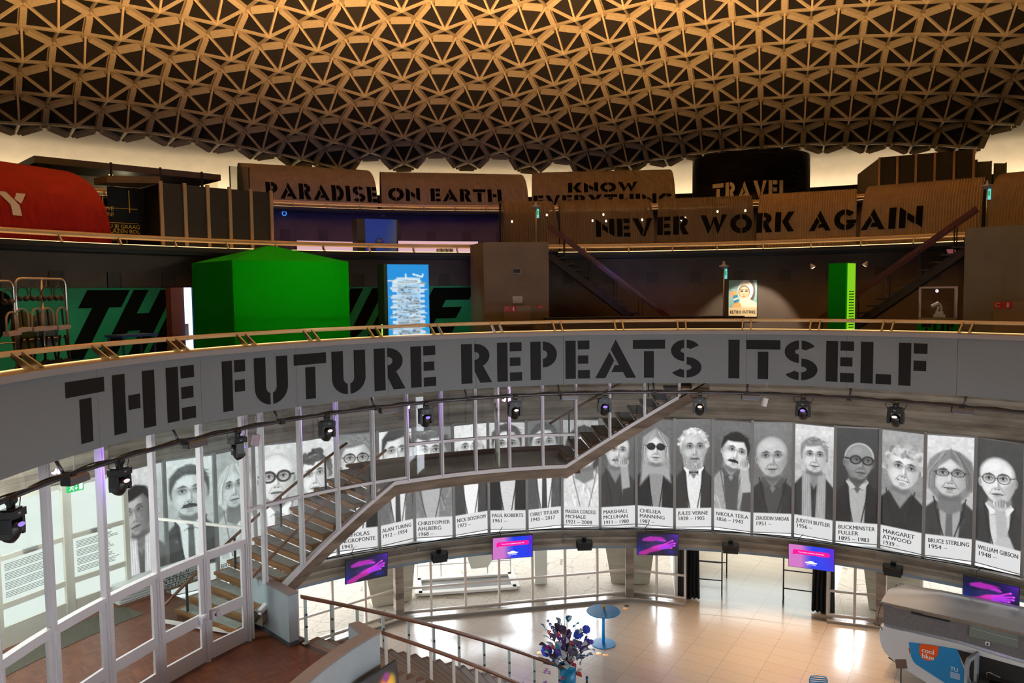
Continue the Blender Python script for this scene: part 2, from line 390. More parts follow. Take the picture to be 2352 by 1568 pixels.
for b in range(-15, 20):
    amax = min(1, math.floor(-b/2), 3-b) - (2*(b-15) if b > 15 else 0)
    for a in range(-25, amax+1):
        dc = dome_dir(a, b); ap = dome_pt(dc, DR)
        if ap.y < -8: continue
        hv = []
        for i in range(6):
            n1, n2 = NB[i], NB[(i+1) % 6]
            hv.append(((round(3*a+n1[0]+n2[0]), round(3*b+n1[1]+n2[1])), dome_dir(a+(n1[0]+n2[0])/3, b+(n1[1]+n2[1])/3)))
        for i in range(6):
            (k1, d1), (k2, d2) = hv[i], hv[(i+1) % 6]
            p1, p2 = dome_pt(d1, HR), dome_pt(d2, HR)
            ribs.bar(p1.lerp(ap, .04), ap, .09, .14, up=dc)
            q1, q2, qa = dome_pt(d1, HR+.004), dome_pt(d2, HR+.004), dome_pt(dc, DR+.006)
            o = len(pans.v); pans.v += [tuple(q1), tuple(q2), tuple(qa)]; pans.f.append((o, o+1, o+2))
            key = tuple(sorted((k1, k2)))
            if key not in seen:
                seen.add(key); dm = (d1+d2)/2
                beams.bar(p1, p2, .44, .12, up=dm)
                r1, r2 = dome_pt(d1, HR-.016), dome_pt(d2, HR-.016)
                pads.bar(r1.lerp(r2, .14), r1.lerp(r2, .86), .27, .2, up=dm)
mb = MB(); prof = [(r, DZ+math.sqrt((HR+.03)**2-r*r)) for r in (0.001, .8, 1.6, 2.4, 3.0, 3.4, 3.7)]+[(3.92, .775), (4.05, .67), (4.13, .56), (4.16, .44), (4.19, .38)]
mb.ring(prof, -180, 180, 160, closed=False)
dome = struct(mb.build('ceiling', PLASTER, smooth=True))
beams.build('lattice_beams', noisy('dome_beam_base', S(158, 140, 112), S(172, 152, 122), 6, .8), dome); pads.build('beam_pads', RIBM, dome); ribs.build('coffer_ribs', RIBM, dome); pans.build('acoustic_panels', PANELD, dome)
# ---- lower roof that closes the saucer outside
mb = MB(); mb.ring([(1.62, -.25), (1.66, -.25), (3.2, -.05), (4.3, .36), (4.3, .40), (1.62, -.2)], -180, 180, 120); struct(mb.build('roof_underside', CONC))
# ---- first gallery balustrade
PSTEP = .24136*180/PI; PH0 = -1.64647*180/PI
mb = MB(); mb.ring([(1.006, -.1195), (1.006, -.2485), (1.03, -.2485), (1.03, -.1195)], -180, 180, 260); bal = struct(mb.build('wall_balustrade', mat('panel_joint', S(40, 42, 45), .8)))
for k in range(-4, 15):
    p = PH0+PSTEP*k
    if True:
        mb = MB(); mb.ring([(1.0, -.1187), (1.0, -.249), (1.008, -.249), (1.008, -.1187)], p+.02, p+PSTEP-.02, 12); mb.build('panel', GREYP, bal)
mb = MB(); mb.ring([(.997, -.1183), (.997, -.108), (1.04, -.106), (1.04, -.1183)], -180, 180, 260); mb.build('cap', GREYC, bal)
mb = MB(); mb.ring([(1.026, -.1056), (1.031, -.1056), (1.031, -.1046), (1.026, -.1046)], -180, 180, 200); mb.build('light_strip', emit('warm_strip', (1, .58, .22), 2.0), bal)
mb = MB(); mb.tube([cyl(1.045, p, -.083) for p in np.linspace(-180, 178, 180)], .05, 10, closed=True); mb.build('handrail', TUBE, bal, smooth=True)
def bracket(parent, R0, z0, R1, z1, ph, w=.12, m=None):
    mb = MB(); M = frame(1, ph, 0); y0, y1 = (R0-1)*U, (R1-1)*U
    mb.add([(-.01, y0, z0*U), (-.01, y0+w*1.6, z0*U), (-.01, y1+w*.4, z1*U), (-.01, y1-w*.4, z1*U), (.03, y0, z0*U), (.03, y0+w*1.6, z0*U), (.03, y1+w*.4, z1*U), (.03, y1-w*.4, z1*U)],
           [(0, 1, 2, 3), (7, 6, 5, 4), (0, 4, 5, 1), (1, 5, 6, 2), (2, 6, 7, 3), (3, 7, 4, 0)], M)
    mb.build('bracket', m or STEEL, parent)
for k in range(-10, 8):
    p = -16.4+9.4*k
    for d in (-.6, .6): bracket(bal, 1.004, -.106, 1.045, -.081, p+d)
def rail_set(name, R, z, n, p0, p1, tube=.06):
    mb = MB(); mb.ring([(R-.006, z-.012), (R-.006, z), (R+.04, z), (R+.04, z-.012)], p0, p1, 160); r = struct(mb.build(name, BLKM))
    mb = MB(); mb.ring([(R+.012, z+.001), (R+.02, z+.001), (R+.02, z+.0025), (R+.012, z+.0025)], p0, p1, 160); mb.build('light_strip', emit('warm_rail_strip', (1, .58, .24), 3.2), r)
    mb = MB(); mb.tube([cyl(R+.02, p, z+.022) for p in np.linspace(p0, p1, 160)], tube, 8); mb.build('handrail', TUBE, r, smooth=True)
    for i in range(n): bracket(r, R+.0, z, R+.02, z+.02, p0+(p1-p0)*(i+.5)/n)
    return r
rail_set('trim_second_gallery_rail', 1.605, .133, 36, -115, 75, .075)
rail_set('trim_third_gallery_rail', 2.69, .388, 44, -90, 50, .085)
# ================================================================ PRINTED PICTURES
class Cv:
    def __init__(s, w, h, nx, ny, bg=(0, 0, 0)):
        s.w, s.h, s.nx, s.ny = w, h, nx, ny
        s.X, s.Y = np.meshgrid(np.linspace(0, w, nx), np.linspace(0, h, ny)); s.I = np.zeros((ny, nx, 3)); s.I[:] = bg
    def put(s, m, t):
        t = np.asarray(t, float)
        if t.ndim == 0: t = np.array([t, t, t])
        s.I += (t-s.I)*np.clip(m, 0, 1)[..., None]; return s
    def ell(s, cx, cy, rx, ry, t, soft=.12, rot=0., al=1.):
        c, n = math.cos(rot), math.sin(rot); dx, dy = s.X-cx, s.Y-cy
        d = np.hypot((dx*c+dy*n)/rx, (-dx*n+dy*c)/ry); return s.put(np.clip((1-d)/soft+.5, 0, 1)*al, t)
    def arc(s, cx, cy, rx, ry, th, t, rot=0., al=1.):
        c, n = math.cos(rot), math.sin(rot); dx, dy = s.X-cx, s.Y-cy
        d = np.hypot((dx*c+dy*n)/rx, (-dx*n+dy*c)/ry); return s.put(np.clip(1.4-abs(d-1)/th, 0, 1)*al, t)
    def poly(s, p, t, soft=.02, al=1.):
        n = len(p); ins = np.zeros(s.X.shape, bool); dm = np.full(s.X.shape, 9.)
        for i in range(n):
            (x1, y1), (x2, y2) = p[i], p[(i+1) % n]
            if y1 != y2:
                ins ^= ((y1 > s.Y) != (y2 > s.Y)) & (s.X < (x2-x1)*(s.Y-y1)/(y2-y1)+x1)
            L = (x2-x1)**2+(y2-y1)**2+1e-9; u = np.clip(((s.X-x1)*(x2-x1)+(s.Y-y1)*(y2-y1))/L, 0, 1)
            dm = np.minimum(dm, np.hypot(s.X-x1-u*(x2-x1), s.Y-y1-u*(y2-y1)))
        return s.put(np.clip(np.where(ins, dm, -dm)/soft+.5, 0, 1)*al, t)
    def line(s, p, th, t, al=1.):
        for (x1, y1), (x2, y2) in zip(p[:-1], p[1:]):
            L = (x2-x1)**2+(y2-y1)**2+1e-9; u = np.clip(((s.X-x1)*(x2-x1)+(s.Y-y1)*(y2-y1))/L, 0, 1)
            s.put(np.clip((th-np.hypot(s.X-x1-u*(x2-x1), s.Y-y1-u*(y2-y1)))/(th*.6)+.5, 0, 1)*al, t)
        return s
    def noise(s, sc, amp):
        r = np.random.rand(max(2, int(s.h*sc)), max(2, int(s.w*sc))); yi = np.linspace(0, r.shape[0]-1, s.ny).astype(int); xi = np.linspace(0, r.shape[1]-1, s.nx).astype(int)
        s.I *= (1+amp*(r[np.ix_(yi, xi)]-.5))[..., None]; return s
    def mesh(s, mb, M=None, y=0.):       # x to the right, z up, picture faces -y
        h = s.h; vs = [(x, y, h-yy) for yy in np.linspace(0, s.h, s.ny) for x in np.linspace(0, s.w, s.nx)]
        nx, ny = s.nx, s.ny
        o = len(mb.v); mb.add(vs, [(i*nx+j, (i+1)*nx+j, (i+1)*nx+j+1, i*nx+j+1) for i in range(ny-1) for j in range(nx-1)], M)
        im = np.clip(s.I, 0, 1); im = np.where(im <= .04045, im/12.92, ((im+.055)/1.055)**2.4)
        col = np.concatenate([im.reshape(-1, 3), np.ones((nx*ny, 1))], 1)
        mb.c = col if mb.c is None else np.concatenate([mb.c, col]); return mb
def text_parts(txt, size, spacing=1.0):
    c = bpy.data.curves.new('t', 'FONT'); c.body = txt; c.size = size; c.space_character = spacing; c.resolution_u = 2; c.space_line = 1.0
    o = bpy.data.objects.new('t', c); me = bpy.data.meshes.new_from_object(o)
    v = [tuple(p.co) for p in me.vertices]; f = [tuple(p.vertices) for p in me.polygons]
    bpy.data.objects.remove(o); bpy.data.curves.remove(c); bpy.data.meshes.remove(me); return v, f
def add_text(mb, txt, size, x, z, y=-.004, M=None, spacing=1.0, align='L', bold=0.):
    v, f = text_parts(txt, size, spacing)
    if not v: return 0
    w = max(p[0] for p in v); dx = {'L': 0, 'C': -w/2, 'R': -w}[align]
    mb.add([(p[0]+dx+x, y, p[1]+z) for p in v], f, M)
    return w
# ---- portraits: width 1, height 2.92, the picture fills the upper 2.39
def portrait(bg=.6, bg2=None, cx=.5, cy=.72, w=.29, skin=.82, hair=.3, hs='short', cloth=.2, shirt=None, specs=None, beard=None, tash=None, hand=None, dark=0, tie=None, tilt=0., cap=2.39, smile=0, scarf=None, brow=.3, eyey=-.06, shade=.2, turn=.0, bow=None, seed=1):
    w *= 1.16; cy += .05; c = Cv(1, 2.92, 64, 188, (bg, bg, bg)); R = random.Random(seed)
    c.put(np.clip((c.Y-.2)/2.4, 0, .35), bg*.6); c.noise(7, .05)
    H = w*1.34; sh = cy+H*1.42; X0, Y0 = c.X, c.Y
    # shoulders and clothes
    c.poly([(cx-w*.62, cy+H*.5), (cx+w*.62, cy+H*.5), (cx+w*.85, sh+.3), (cx-w*.85, sh+.3)], skin*.66, .06)
    c.poly([(-.3, 2.9), (-.25, sh+.42), (cx-w*1.5, sh+.12), (cx-w*.72, sh-.16), (cx, sh+.24), (cx+w*.72, sh-.16), (cx+w*1.5, sh+.12), (1.25, sh+.42), (1.3, 2.9)], cloth, .05)
    for k in range(16):
        x = R.uniform(-.1, 1.1); y = R.uniform(sh+.1, 2.4); c.line([(x, y), (x+R.uniform(-.12, .12), y+R.uniform(.15, .4))], .02, cloth*R.choice((.72, 1.35)), .45)
    c.noise(14, .08)
    if shirt is not None:
        c.poly([(cx-w*.66, cy+H*.98), (cx, cy+H*1.75), (cx+w*.66, cy+H*.98), (cx+w*.5, 2.6), (cx-w*.34, 2.6)], shirt, .03)
        c.poly([(cx-w*.48, cy+H*.8), (cx, cy+H*1.38), (cx+w*.48, cy+H*.8)], skin*.6, .04)
        for q in (-1, 1): c.poly([(cx+q*w*.62, cy+H*.94), (cx+q*w*.1, cy+H*1.42), (cx+q*w*.42, cy+H*1.56), (cx+q*w*.84, cy+H*1.1)], min(1, shirt*1.1), .02); c.line([(cx+q*w*.1, cy+H*1.42), (cx+q*w*.42, cy+H*1.56)], .008, shirt*.6)
    for q in (-1, 1): c.line([(cx+q*w*.9, cy+H*1.02), (cx+q*w*.72, cy+H*1.75), (cx+q*w*.3, 2.4)], .016, cloth*.55, .8)
    if tie is not None: c.poly([(cx-.045, cy+H*1.36), (cx+.045, cy+H*1.36), (cx+.06, cy+H*1.5), (cx+.085, 2.5), (cx-.085, 2.5), (cx-.06, cy+H*1.5)], tie, .02); c.line([(cx-.06, cy+H*1.5), (cx+.06, cy+H*1.5)], .008, tie*.6)
    if bow is not None:
        for q in (-1, 1): c.poly([(cx, cy+H*1.36), (cx+q*.13, cy+H*1.28), (cx+q*.13, cy+H*1.48)], bow, .02)
    if scarf is not None:
        for q in (-1, 1):
            c.poly([(cx+q*w*.98, cy+H*1.0), (cx+q*w*.30, cy+H*1.12), (cx+q*w*.12, 2.6), (cx+q*w*.95, 2.6)], scarf, .04)
            for k in range(4): c.line([(cx+q*w*(.85-.16*k), cy+H*1.15), (cx+q*w*(.8-.17*k), 2.4)], .012, scarf*.78, .7)
    # head, tilted about the neck
    a = tilt; px, py = cx, cy+H; dx, dy = X0-px, Y0-py; c.X, c.Y = px+dx*math.cos(a)-dy*math.sin(a), py+dx*math.sin(a)+dy*math.cos(a)
    if hs == 'long': c.poly([(cx-w*1.0, cy-w*1.0), (cx, cy-w*1.75), (cx+w*1.0, cy-w*1.0), (cx+w*1.35, cy+w*2.9), (cx+w*.5, cy+w*2.2), (cx-w*.5, cy+w*2.2), (cx-w*1.45, cy+w*3.3)], hair, .08)
    if hs == 'bob': c.ell(cx, cy+w*.05, w*1.36, w*1.6, hair, .1)
    if hs == 'bob': c.poly([(cx-w*.6, cy+H*.6), (cx+w*.6, cy+H*.6), (cx+w*.7, sh+.06), (cx, sh+.2), (cx-w*.7, sh+.06)], skin*.6, .05)
    if hs == 'curly':
        for i in range(60): q = R.uniform(PI*.9, PI*2.1); r = R.uniform(.85, 1.25); c.ell(cx+math.cos(q)*w*r, cy-w*.25+math.sin(q)*w*r*1.08, w*R.uniform(.14, .26), w*R.uniform(.14, .24), hair*R.uniform(.72, 1.25), .6, R.uniform(0, 3))
    for q in (-1, 1): c.ell(cx+q*w*.98, cy+.03, w*.15, w*.30, skin*(.82 if q < 0 else .66), .25); c.ell(cx+q*w*1.0, cy+.03, w*.06, w*.16, skin*.5, .6)
    if hs in ('short', 'part', 'wavy', 'bob', 'long', 'thin'): c.ell(cx, cy-w*.34, w*(1.10 if hs != 'thin' else 1.04), w*(1.20 if hs != 'thin' else 1.08), hair, .1)
    t_ = np.clip((c.Y-cy)/H, -1, 1); ww = w*(1-.26*np.clip(t_, 0, 1)**2); d = np.hypot((c.X-cx)/ww, (c.Y-cy-w*.02)/H); face = np.clip((1-d)/.10+.5, 0, 1)
    c.put(face, skin); lx_ = (c.X-cx)/w-turn
    c.put(face*np.clip((lx_-.1)*.75, 0, 1)*.75, skin*(1-shade)*.72); c.put(face*np.clip((-lx_-.62)*1.6, 0, 1)*.6, skin*.7)
    c.ell(cx-w*.25, cy-w*.62, w*.55, w*.38, min(1, skin*1.14), .95, 0, .75); c.ell(cx-w*.5, cy+w*.38, w*.32, w*.28, min(1, skin*1.10), .95, 0, .6)
    c.ell(cx, cy+H*1.02, w*.62, w*.20, skin*.5, .9, 0, .75)
    if hs in ('short', 'part', 'wavy'):
        hp = [(cx-w*1.12, cy-w*.05), (cx-w*1.10, cy-w*.95), (cx-w*.6, cy-w*1.45), (cx+w*.1, cy-w*1.62), (cx+w*.8, cy-w*1.32), (cx+w*1.12, cy-w*.7), (cx+w*1.10, cy-w*.02), (cx+w*.90, cy-w*.5), (cx+w*.55, cy-w*.98), (cx-w*.25, cy-w*1.05 if hs != 'part' else cy-w*.80), (cx-w*.72, cy-w*.78), (cx-w*.92, cy-w*.42)]
        c.poly(hp, hair, .05)
        for k in range(34): q = R.uniform(-2.7, -.45); r = R.uniform(1.05, 1.5); x, y = cx+math.cos(q)*w*r*.8, cy-w*.25+math.sin(q)*w*r*.92; c.line([(x, y), (x+w*R.uniform(.05, .35), y+w*R.uniform(-.12, .18))], .010, hair*R.choice((.6, 1.5, 1.25)), .55)
    if hs == 'wavy':
        for k in range(30): q = R.uniform(PI*.95, PI*2.05); r = R.uniform(.95, 1.25); c.ell(cx+math.cos(q)*w*r, cy-w*.28+math.sin(q)*w*r, w*.15, w*.13, hair*R.uniform(.75, 1.2), .7)
    if hs in ('long', 'bob'):
        lo = .9 if hs == 'bob' else 1.6
        for q in (-1, 1): c.poly([(cx+q*w*1.25, cy+w*lo), (cx+q*w*1.16, cy-w*.9), (cx, cy-w*1.62), (cx-q*w*.05, cy-w*1.08), (cx+q*w*.72, cy-w*.45), (cx+q*w*.93, cy+w*lo)], hair*(1 if q < 0 else .86), .06)
        for k in range(26): q = R.choice((-1, 1)); x = cx+q*w*R.uniform(.75, 1.25); c.line([(cx+q*w*R.uniform(.1, .5), cy-w*1.45), (x, cy-w*.2), (x+q*.02, cy+w*R.uniform(.6, lo))], .009, hair*R.choice((.7, 1.25)), .5)
    if hs == 'thin': c.ell(cx, cy-w*.45, w*.90, w*.80, min(1, skin*1.06), .3); c.ell(cx-w*.2, cy-w*.85, w*.4, w*.22, min(1, skin*1.16), .9, 0, .7)
    if hs == 'curly':
        for k in range(26): c.ell(cx-w*1.0+R.uniform(0, 2)*w, cy-w*R.uniform(.80, 1.2), w*R.uniform(.1, .2), w*R.uniform(.1, .18), hair*R.uniform(.72, 1.22), .7)
    ey = cy+eyey; tx = turn*w*.35
    for q in (-1, 1):
        x = cx+q*w*.41+tx
        c.ell(x, ey-.005, w*.33, w*.20, skin*.58, .9, 0, .75); c.ell(x, ey+.006, w*.165, w*.065, min(1, skin*.98), .7, 0, .8); c.ell(x+tx*.2, ey+.002, w*.075, w*.075, .13, .6)
        c.line([(x-w*.2, ey+w*.01), (x-w*.05, ey-w*.07), (x+w*.1, ey-w*.07), (x+w*.21, ey+w*.02)], .008, .16, .9); c.line([(x-w*.16, ey+w*.14), (x+w*.14, ey+w*.13)], .008, skin*.62, .6)
        c.poly([(x-w*.28, ey-w*.2), (x-w*.05*q, ey-w*.32), (x+w*.28, ey-w*.2), (x+w*.2, ey-w*.17), (x-w*.2, ey-w*.17)], brow, .022, .85)
    nx = cx+tx
    c.poly([(nx+w*.05, ey), (nx+w*.22, cy+w*.42), (nx+w*.02, cy+w*.48)], skin*.62, .06, .75); c.ell(nx-w*.03, cy+w*.18, w*.07, w*.28, min(1, skin*1.14), .8, 0, .7)
    c.ell(nx, cy+w*.43, w*.17, w*.09, skin*.88, .6); 
    for q in (-1, 1): c.ell(nx+q*w*.10, cy+w*.49, w*.06, w*.03, skin*.34, .6); c.line([(nx+q*w*.24, cy+w*.44), (nx+q*w*.46, cy+w*.78)], .010, skin*.66, .6+.3*(smile > 0))
    my = cy+w*.80
    if beard is not None:
        c.poly([(cx-w*.98, cy+w*.2), (cx-w*.5, cy+w*.62), (cx+w*.5, cy+w*.62), (cx+w*.98, cy+w*.2), (cx+w*.75, cy+H*1.02), (cx+w*.25, cy+H*1.30), (cx-w*.25, cy+H*1.30), (cx-w*.75, cy+H*1.02)], beard, .06)
        for k in range(60): x = cx+R.uniform(-.8, .8)*w; y = cy+w*R.uniform(.55, 1.45); c.line([(x, y), (x+R.uniform(-.03, .03), y+.07)], .008, beard*R.choice((.65, 1.35)), .6)
    c.ell(nx, my-w*.035, w*.30, w*.06, skin*.5, .6, 0, .85); c.line([(nx-w*.33, my-smile*.018), (nx, my+smile*.012), (nx+w*.33, my-smile*.018)], .010, .18, .9); c.ell(nx, my+w*.10, w*.23, w*.075, skin*.76, .6, 0, .8); c.ell(nx, my+w*.24, w*.22, w*.05, skin*.62, .8, 0, .6); c.ell(nx, my+w*.38, w*.2, w*.1, min(1, skin*1.08), .9, 0, .5)
    if smile > 1: c.ell(nx, my, w*.28, w*.055, .95, .4)
    if tash is not None:
        c.poly([(nx-w*.52, my+w*.02), (nx-w*.3, my-w*.16), (nx, my-w*.25), (nx+w*.3, my-w*.16), (nx+w*.52, my+w*.02), (nx+w*.2, my-w*.03), (nx, my-w*.07), (nx-w*.2, my-w*.03)], tash, .025)
        for k in range(14): x = nx+R.uniform(-.4, .4)*w; c.line([(x, my-w*.17), (x+(x-nx)*.25, my-w*.04)], .006, tash*R.choice((.6, 1.5)), .6)
    if specs:
        for q in (-1, 1):
            x = cx+q*w*.43+tx
            if specs == 'sun': c.ell(x, ey+.01, w*.34, w*.27, .17, .15); c.ell(x-w*.08, ey-w*.06, w*.12, w*.06, .4, .8, 0, .6)
            th = .20 if specs == 'thick' else .09; c.arc(x, ey+.01, w*.36, w*(.29 if specs != 'rect' else .20), th, .12 if specs != 'wire' else .3)
            c.line([(x+q*w*.34, ey-.005), (cx+q*w*1.0, ey-.02)], .009 if specs != 'thick' else .02, .14)
        c.line([(nx-w*.10, ey), (nx+w*.10, ey)], .008 if specs != 'thick' else .016, .12)
    c.X, c.Y = X0, Y0
    if hand:
        hx, hy = hand; s_ = skin*.9
        c.poly([(hx-.10, hy+.06), (hx+.13, hy+.06), (hx+.24, 2.35), (hx-.02, 2.35)], s_*.92, .04); c.ell(hx+.01, hy+.02, .15, .13, s_, .25)
        for k in range(4): c.line([(hx-.12+k*.062, hy+.05), (hx-.105+k*.06, hy-.10+.022*abs(k-1.4)), (hx-.06+k*.055, hy-.13+.022*abs(k-1.4))], .031, s_*(1.08-.09*k)); c.line([(hx-.09+k*.062, hy+.06), (hx-.075+k*.06, hy-.09)], .007, s_*.45)
        c.line([(hx-.13, hy+.1), (hx-.2, hy-.0)], .034, s_*.95); c.poly([(hx-.02, hy+.75), (hx+.24, hy+.7), (hx+.4, 2.5), (hx-.1, 2.5)], (shirt or cloth)*.9, .04)
    c.noise(24, .05)
    if dark: c.I *= (1-dark)
    c.I[...] = np.clip((c.I-.5)*1.06+.5, 0.02, 1)
    c.poly([(-.1, cap), (1.1, cap), (1.1, 3.1), (-.1, 3.1)], .91, .015)
    return c
PIC = picture('backlit_print', .9)
CAPT = mat('caption_ink', S(84, 84, 88), .6)
POSTF = mat('poster_post', S(150, 148, 146), .4, .3)
RB, AB, B0, DBK, ZT, ZB = 1.54818, .01359, -.8563097*180/PI, .08235822*180/PI, -.4369, -.8094
PORT = {
 -5: (dict(bg=.86, cx=.40, w=.30, cy=.86, hair=.16, hs='part', skin=.7, cloth=.3, scarf=.9, shade=.4, tilt=.12, turn=-.7), ('', '1953 \u2013 2007'), 'poster of a dark-haired woman in a pale veil behind the glass foyer doors'),
 -4: (dict(bg=.93, cx=.5, w=.33, cy=.72, hair=.32, tash=.2, skin=.88, cloth=.26, shirt=.95, tie=.4, shade=.15), ('', '1858 \u2013 1942'), 'poster of a man with a thick moustache and tie beside the foyer doors'),
 -3: (dict(bg=.72, cx=.5, w=.3, cy=.8, hair=.86, hs='bob', skin=.84, cloth=.8), ('BRONWYN', 'WILL', ''), 'poster of a fair-haired person behind the glazed foyer return'),
 -2: (dict(bg=.86, cx=.5, w=.36, cy=.78, hair=.8, hs='thin', skin=.9, specs='thick', cloth=.8, shirt=.95, tie=.4), ('',), 'poster of a balding man in thick round glasses above the lower stair flight'),
 -1: (dict(bg=.9, cx=.42, w=.33, cy=.85, hair=.34, hs='curly', skin=.92, cloth=.5), ('',), 'poster of a woman with short wavy hair behind the wooden stair rail'),
 0: (dict(bg=.5, cx=.5, w=.34, cy=.62, hair=.5, hs='part', skin=.84, specs='round', cloth=.16, shirt=.9), ('NICHOLAS', 'NEGROPONTE', '1943 \u2013'), 'poster of a man in round glasses, first one right of the lower stair stringer'),
 1: (dict(bg=.93, cx=.55, w=.34, cy=.55, hair=.25, hs='part', skin=.86, cloth=.42, shirt=.9, tie=.25), ('ALAN TURING', '1912 \u2013 1954'), 'poster of a man with dark side-parted hair and tweed jacket'),
 2: (dict(bg=.55, cx=.42, w=.36, cy=.62, hair=.4, hs='curly', skin=.9, cloth=.52, shirt=.72), ('CHRISTOPHER', 'AHLBERG', '1968 \u2013'), 'poster of a curly-haired man in a pale open jacket under the landing'),
 3: (dict(bg=.93, cx=.5, w=.33, cy=.62, hair=.6, hs='bald', skin=.94, cloth=.22, shirt=.97), ('NICK BOSTROM', '1973 \u2013'), 'poster of a bald man in dark jacket and bright white shirt'),
 4: (dict(bg=.82, cx=.5, w=.32, cy=.6, hair=.3, skin=.84, cloth=.16, shirt=.86), ('PAUL ROBERTS', '1961 \u2013'), 'poster of a man in black jacket with wide open light collar'),
 5: (dict(bg=.45, cx=.5, w=.32, cy=.6, hair=.28, skin=.8, cloth=.3, shirt=.92, tie=.2), ('CHRIET TITULAER', '1943 \u2013 2017'), 'poster of a bearded man in suit and tie left of the stair landing end', dict(beard=.35)),
 6: (dict(bg=.7, cx=.6, w=.34, cy=.75, hair=.3, hs='bob', skin=.88, cloth=.88), ('MAGDA CORDELL', 'MCHALE', '1921 \u2013 2008'), 'poster of a woman in a plain pale blouse with a buttoned front'),
 7: (dict(bg=.42, cx=.42, w=.28, cy=.84, hair=.62, hs='thin', skin=.8, cloth=.22, tash=.45, hand=(.66, 1.18), tilt=-.14, turn=.2, seed=3), ('MARSHALL', 'MCLUHAN', '1911 \u2013 1980'), 'poster of a man with grey moustache resting his cheek on his hand'),
 8: (dict(bg=.46, cx=.52, w=.27, cy=.76, hair=.68, hs='long', skin=.84, specs='sun', cloth=.18, shirt=.6, seed=13), ('CHELSEA', 'MANNING', '1987 \u2013'), 'poster of a long-haired woman in round sunglasses'),
 9: (dict(bg=.42, cx=.5, w=.3, cy=.74, hair=.84, hs='wavy', skin=.78, beard=.66, cloth=.2, shirt=.92, bow=.1, turn=.25, seed=5), ('JULES VERNE', '1828 \u2013 1905'), 'poster of a man with curly white hair and full grey beard'),
 10: (dict(bg=.46, cx=.46, w=.29, cy=.78, hair=.18, hs='part', skin=.9, tash=.14, cloth=.66, shirt=.35, hand=(.80, 1.15), tilt=-.22, turn=.35, seed=6), ('NIKOLA TESLA', '1856 \u2013 1943'), 'poster of a dark-haired man with small moustache leaning on his fist'),
 11: (dict(bg=.5, cx=.5, w=.34, cy=.88, hair=.62, hs='thin', skin=.74, cloth=.2, shirt=.3, smile=1, tilt=.05, seed=7), ('ZIAUDDIN SARDAR', '1951 \u2013'), 'poster of a broad-faced smiling man in a dark patterned shirt'),
 12: (dict(bg=.88, cx=.5, w=.27, cy=.78, hair=.56, hs='part', skin=.84, cloth=.22, scarf=.72, smile=1, turn=.15, seed=8), ('JUDITH BUTLER', '1956 \u2013'), 'poster of a short-haired person in black coat and light scarf on white'),
 13: (dict(bg=.24, cx=.5, w=.29, cy=.82, hair=.86, hs='thin', skin=.56, specs='thick', cloth=.13, shirt=.7, shade=.55, turn=.55, tilt=-.06, seed=9), ('BUCKMINSTER', 'FULLER', '1895 \u2013 1983'), 'dark poster of an elderly man in heavy black-framed glasses'),
 14: (dict(bg=.68, cx=.46, w=.33, cy=.88, hair=.74, hs='curly', skin=.86, cloth=.16, smile=2, tilt=-.12, turn=.2, seed=10), ('MARGARET', 'ATWOOD', '1939 \u2013'), 'poster of a smiling woman with light curly hair'),
 15: (dict(bg=.9, cx=.5, w=.33, cy=.9, hair=.55, hs='bob', skin=.8, specs='rect', seed=11, cloth=.24, shirt=.66, tie=.42, smile=1), ('BRUCE STERLING', '1954 \u2013'), 'poster of a man with grey shoulder-length hair, glasses and tie'),
 16: (dict(bg=.3, cx=.5, w=.33, cy=.88, hair=.6, hs='thin', skin=.88, specs='wire', cloth=.22, shirt=.85, hand=(.5, 1.45), tilt=.10, turn=-.2, seed=12), ('WILLIAM GIBSON', '1948 \u2013'), 'poster of a thin-faced man in wire glasses with clasped hands, last on the right'),
}
def vtx(k):
    R = RB+AB*(1-2*(k % 2)); return cyl(R, B0+DBK*k, ZB)
PH_ = (ZT-ZB)*U
for k in range(-5, 17):
    d = PORT[k]; a, b = vtx(k), vtx(k+1); x = (b-a).normalized(); L = (b-a).length
    M = Matrix((x, Vector((-x.y, x.x, 0)), Vector((0, 0, 1)))).transposed().to_4x4(); M.translation = a
    kw = dict(d[0]); 
    if len(d) > 3: kw.update(d[3])
    c = portrait(**kw); mb = MB(); Sx = Matrix.Diagonal((L-.1, 1, PH_/2.92, 1)); Sx.translation = Vector((.05, 0, 0))
    c.mesh(mb, Sx)
    p = mb.build('poster', PIC, None, label=d[2], cat='poster', group='portrait posters around the hall'); p.matrix_world = M
    zz = PH_*(1-2.39/2.92)-.26; sz_ = .2
    for ln in d[1]:
        if ln:
            v, f = text_parts(ln, sz_); w_ = max(q[0] for q in v); k_ = min(1, (L-.26)/w_)
            mb = MB()
            for e_ in (0, .008): mb.add([(q[0]*k_+.12+e_, -.012-e_*.1, q[1]+zz) for q in v], f)
            mb.build('caption_line', CAPT, p)
        zz -= .2
    mb = MB(); mb.box((L/2, .02, .015), (L-.1, .05, .03)); mb.build('bottom_rail', POSTF, p)
    mb = MB(); mb.box((L/2, .02, PH_-.02), (L-.1, .05, .05)); mb.build('top_rail', POSTF, p)
for k in range(-5, 18):
    mb = MB(); M = frame(RB+AB*(1-2*(k % 2)), B0+DBK*k, ZB); dz = -.06 if k % 2 else 0
    mb.box((0, -.02, PH_/2+dz/2), (.1, .14, PH_-dz+.12), M); struct(mb.build('trim_poster_post', POSTF))
for p in list(np.arange(B0+DBK*18, 92, DBK*1.0))+list(np.arange(100, 242, DBK)):
    mb = MB(); mb.box((0, -.02, PH_/2), (.1, .14, PH_+.1), frame(1.548, p, ZB)); struct(mb.build('trim_window_post', POSTF))
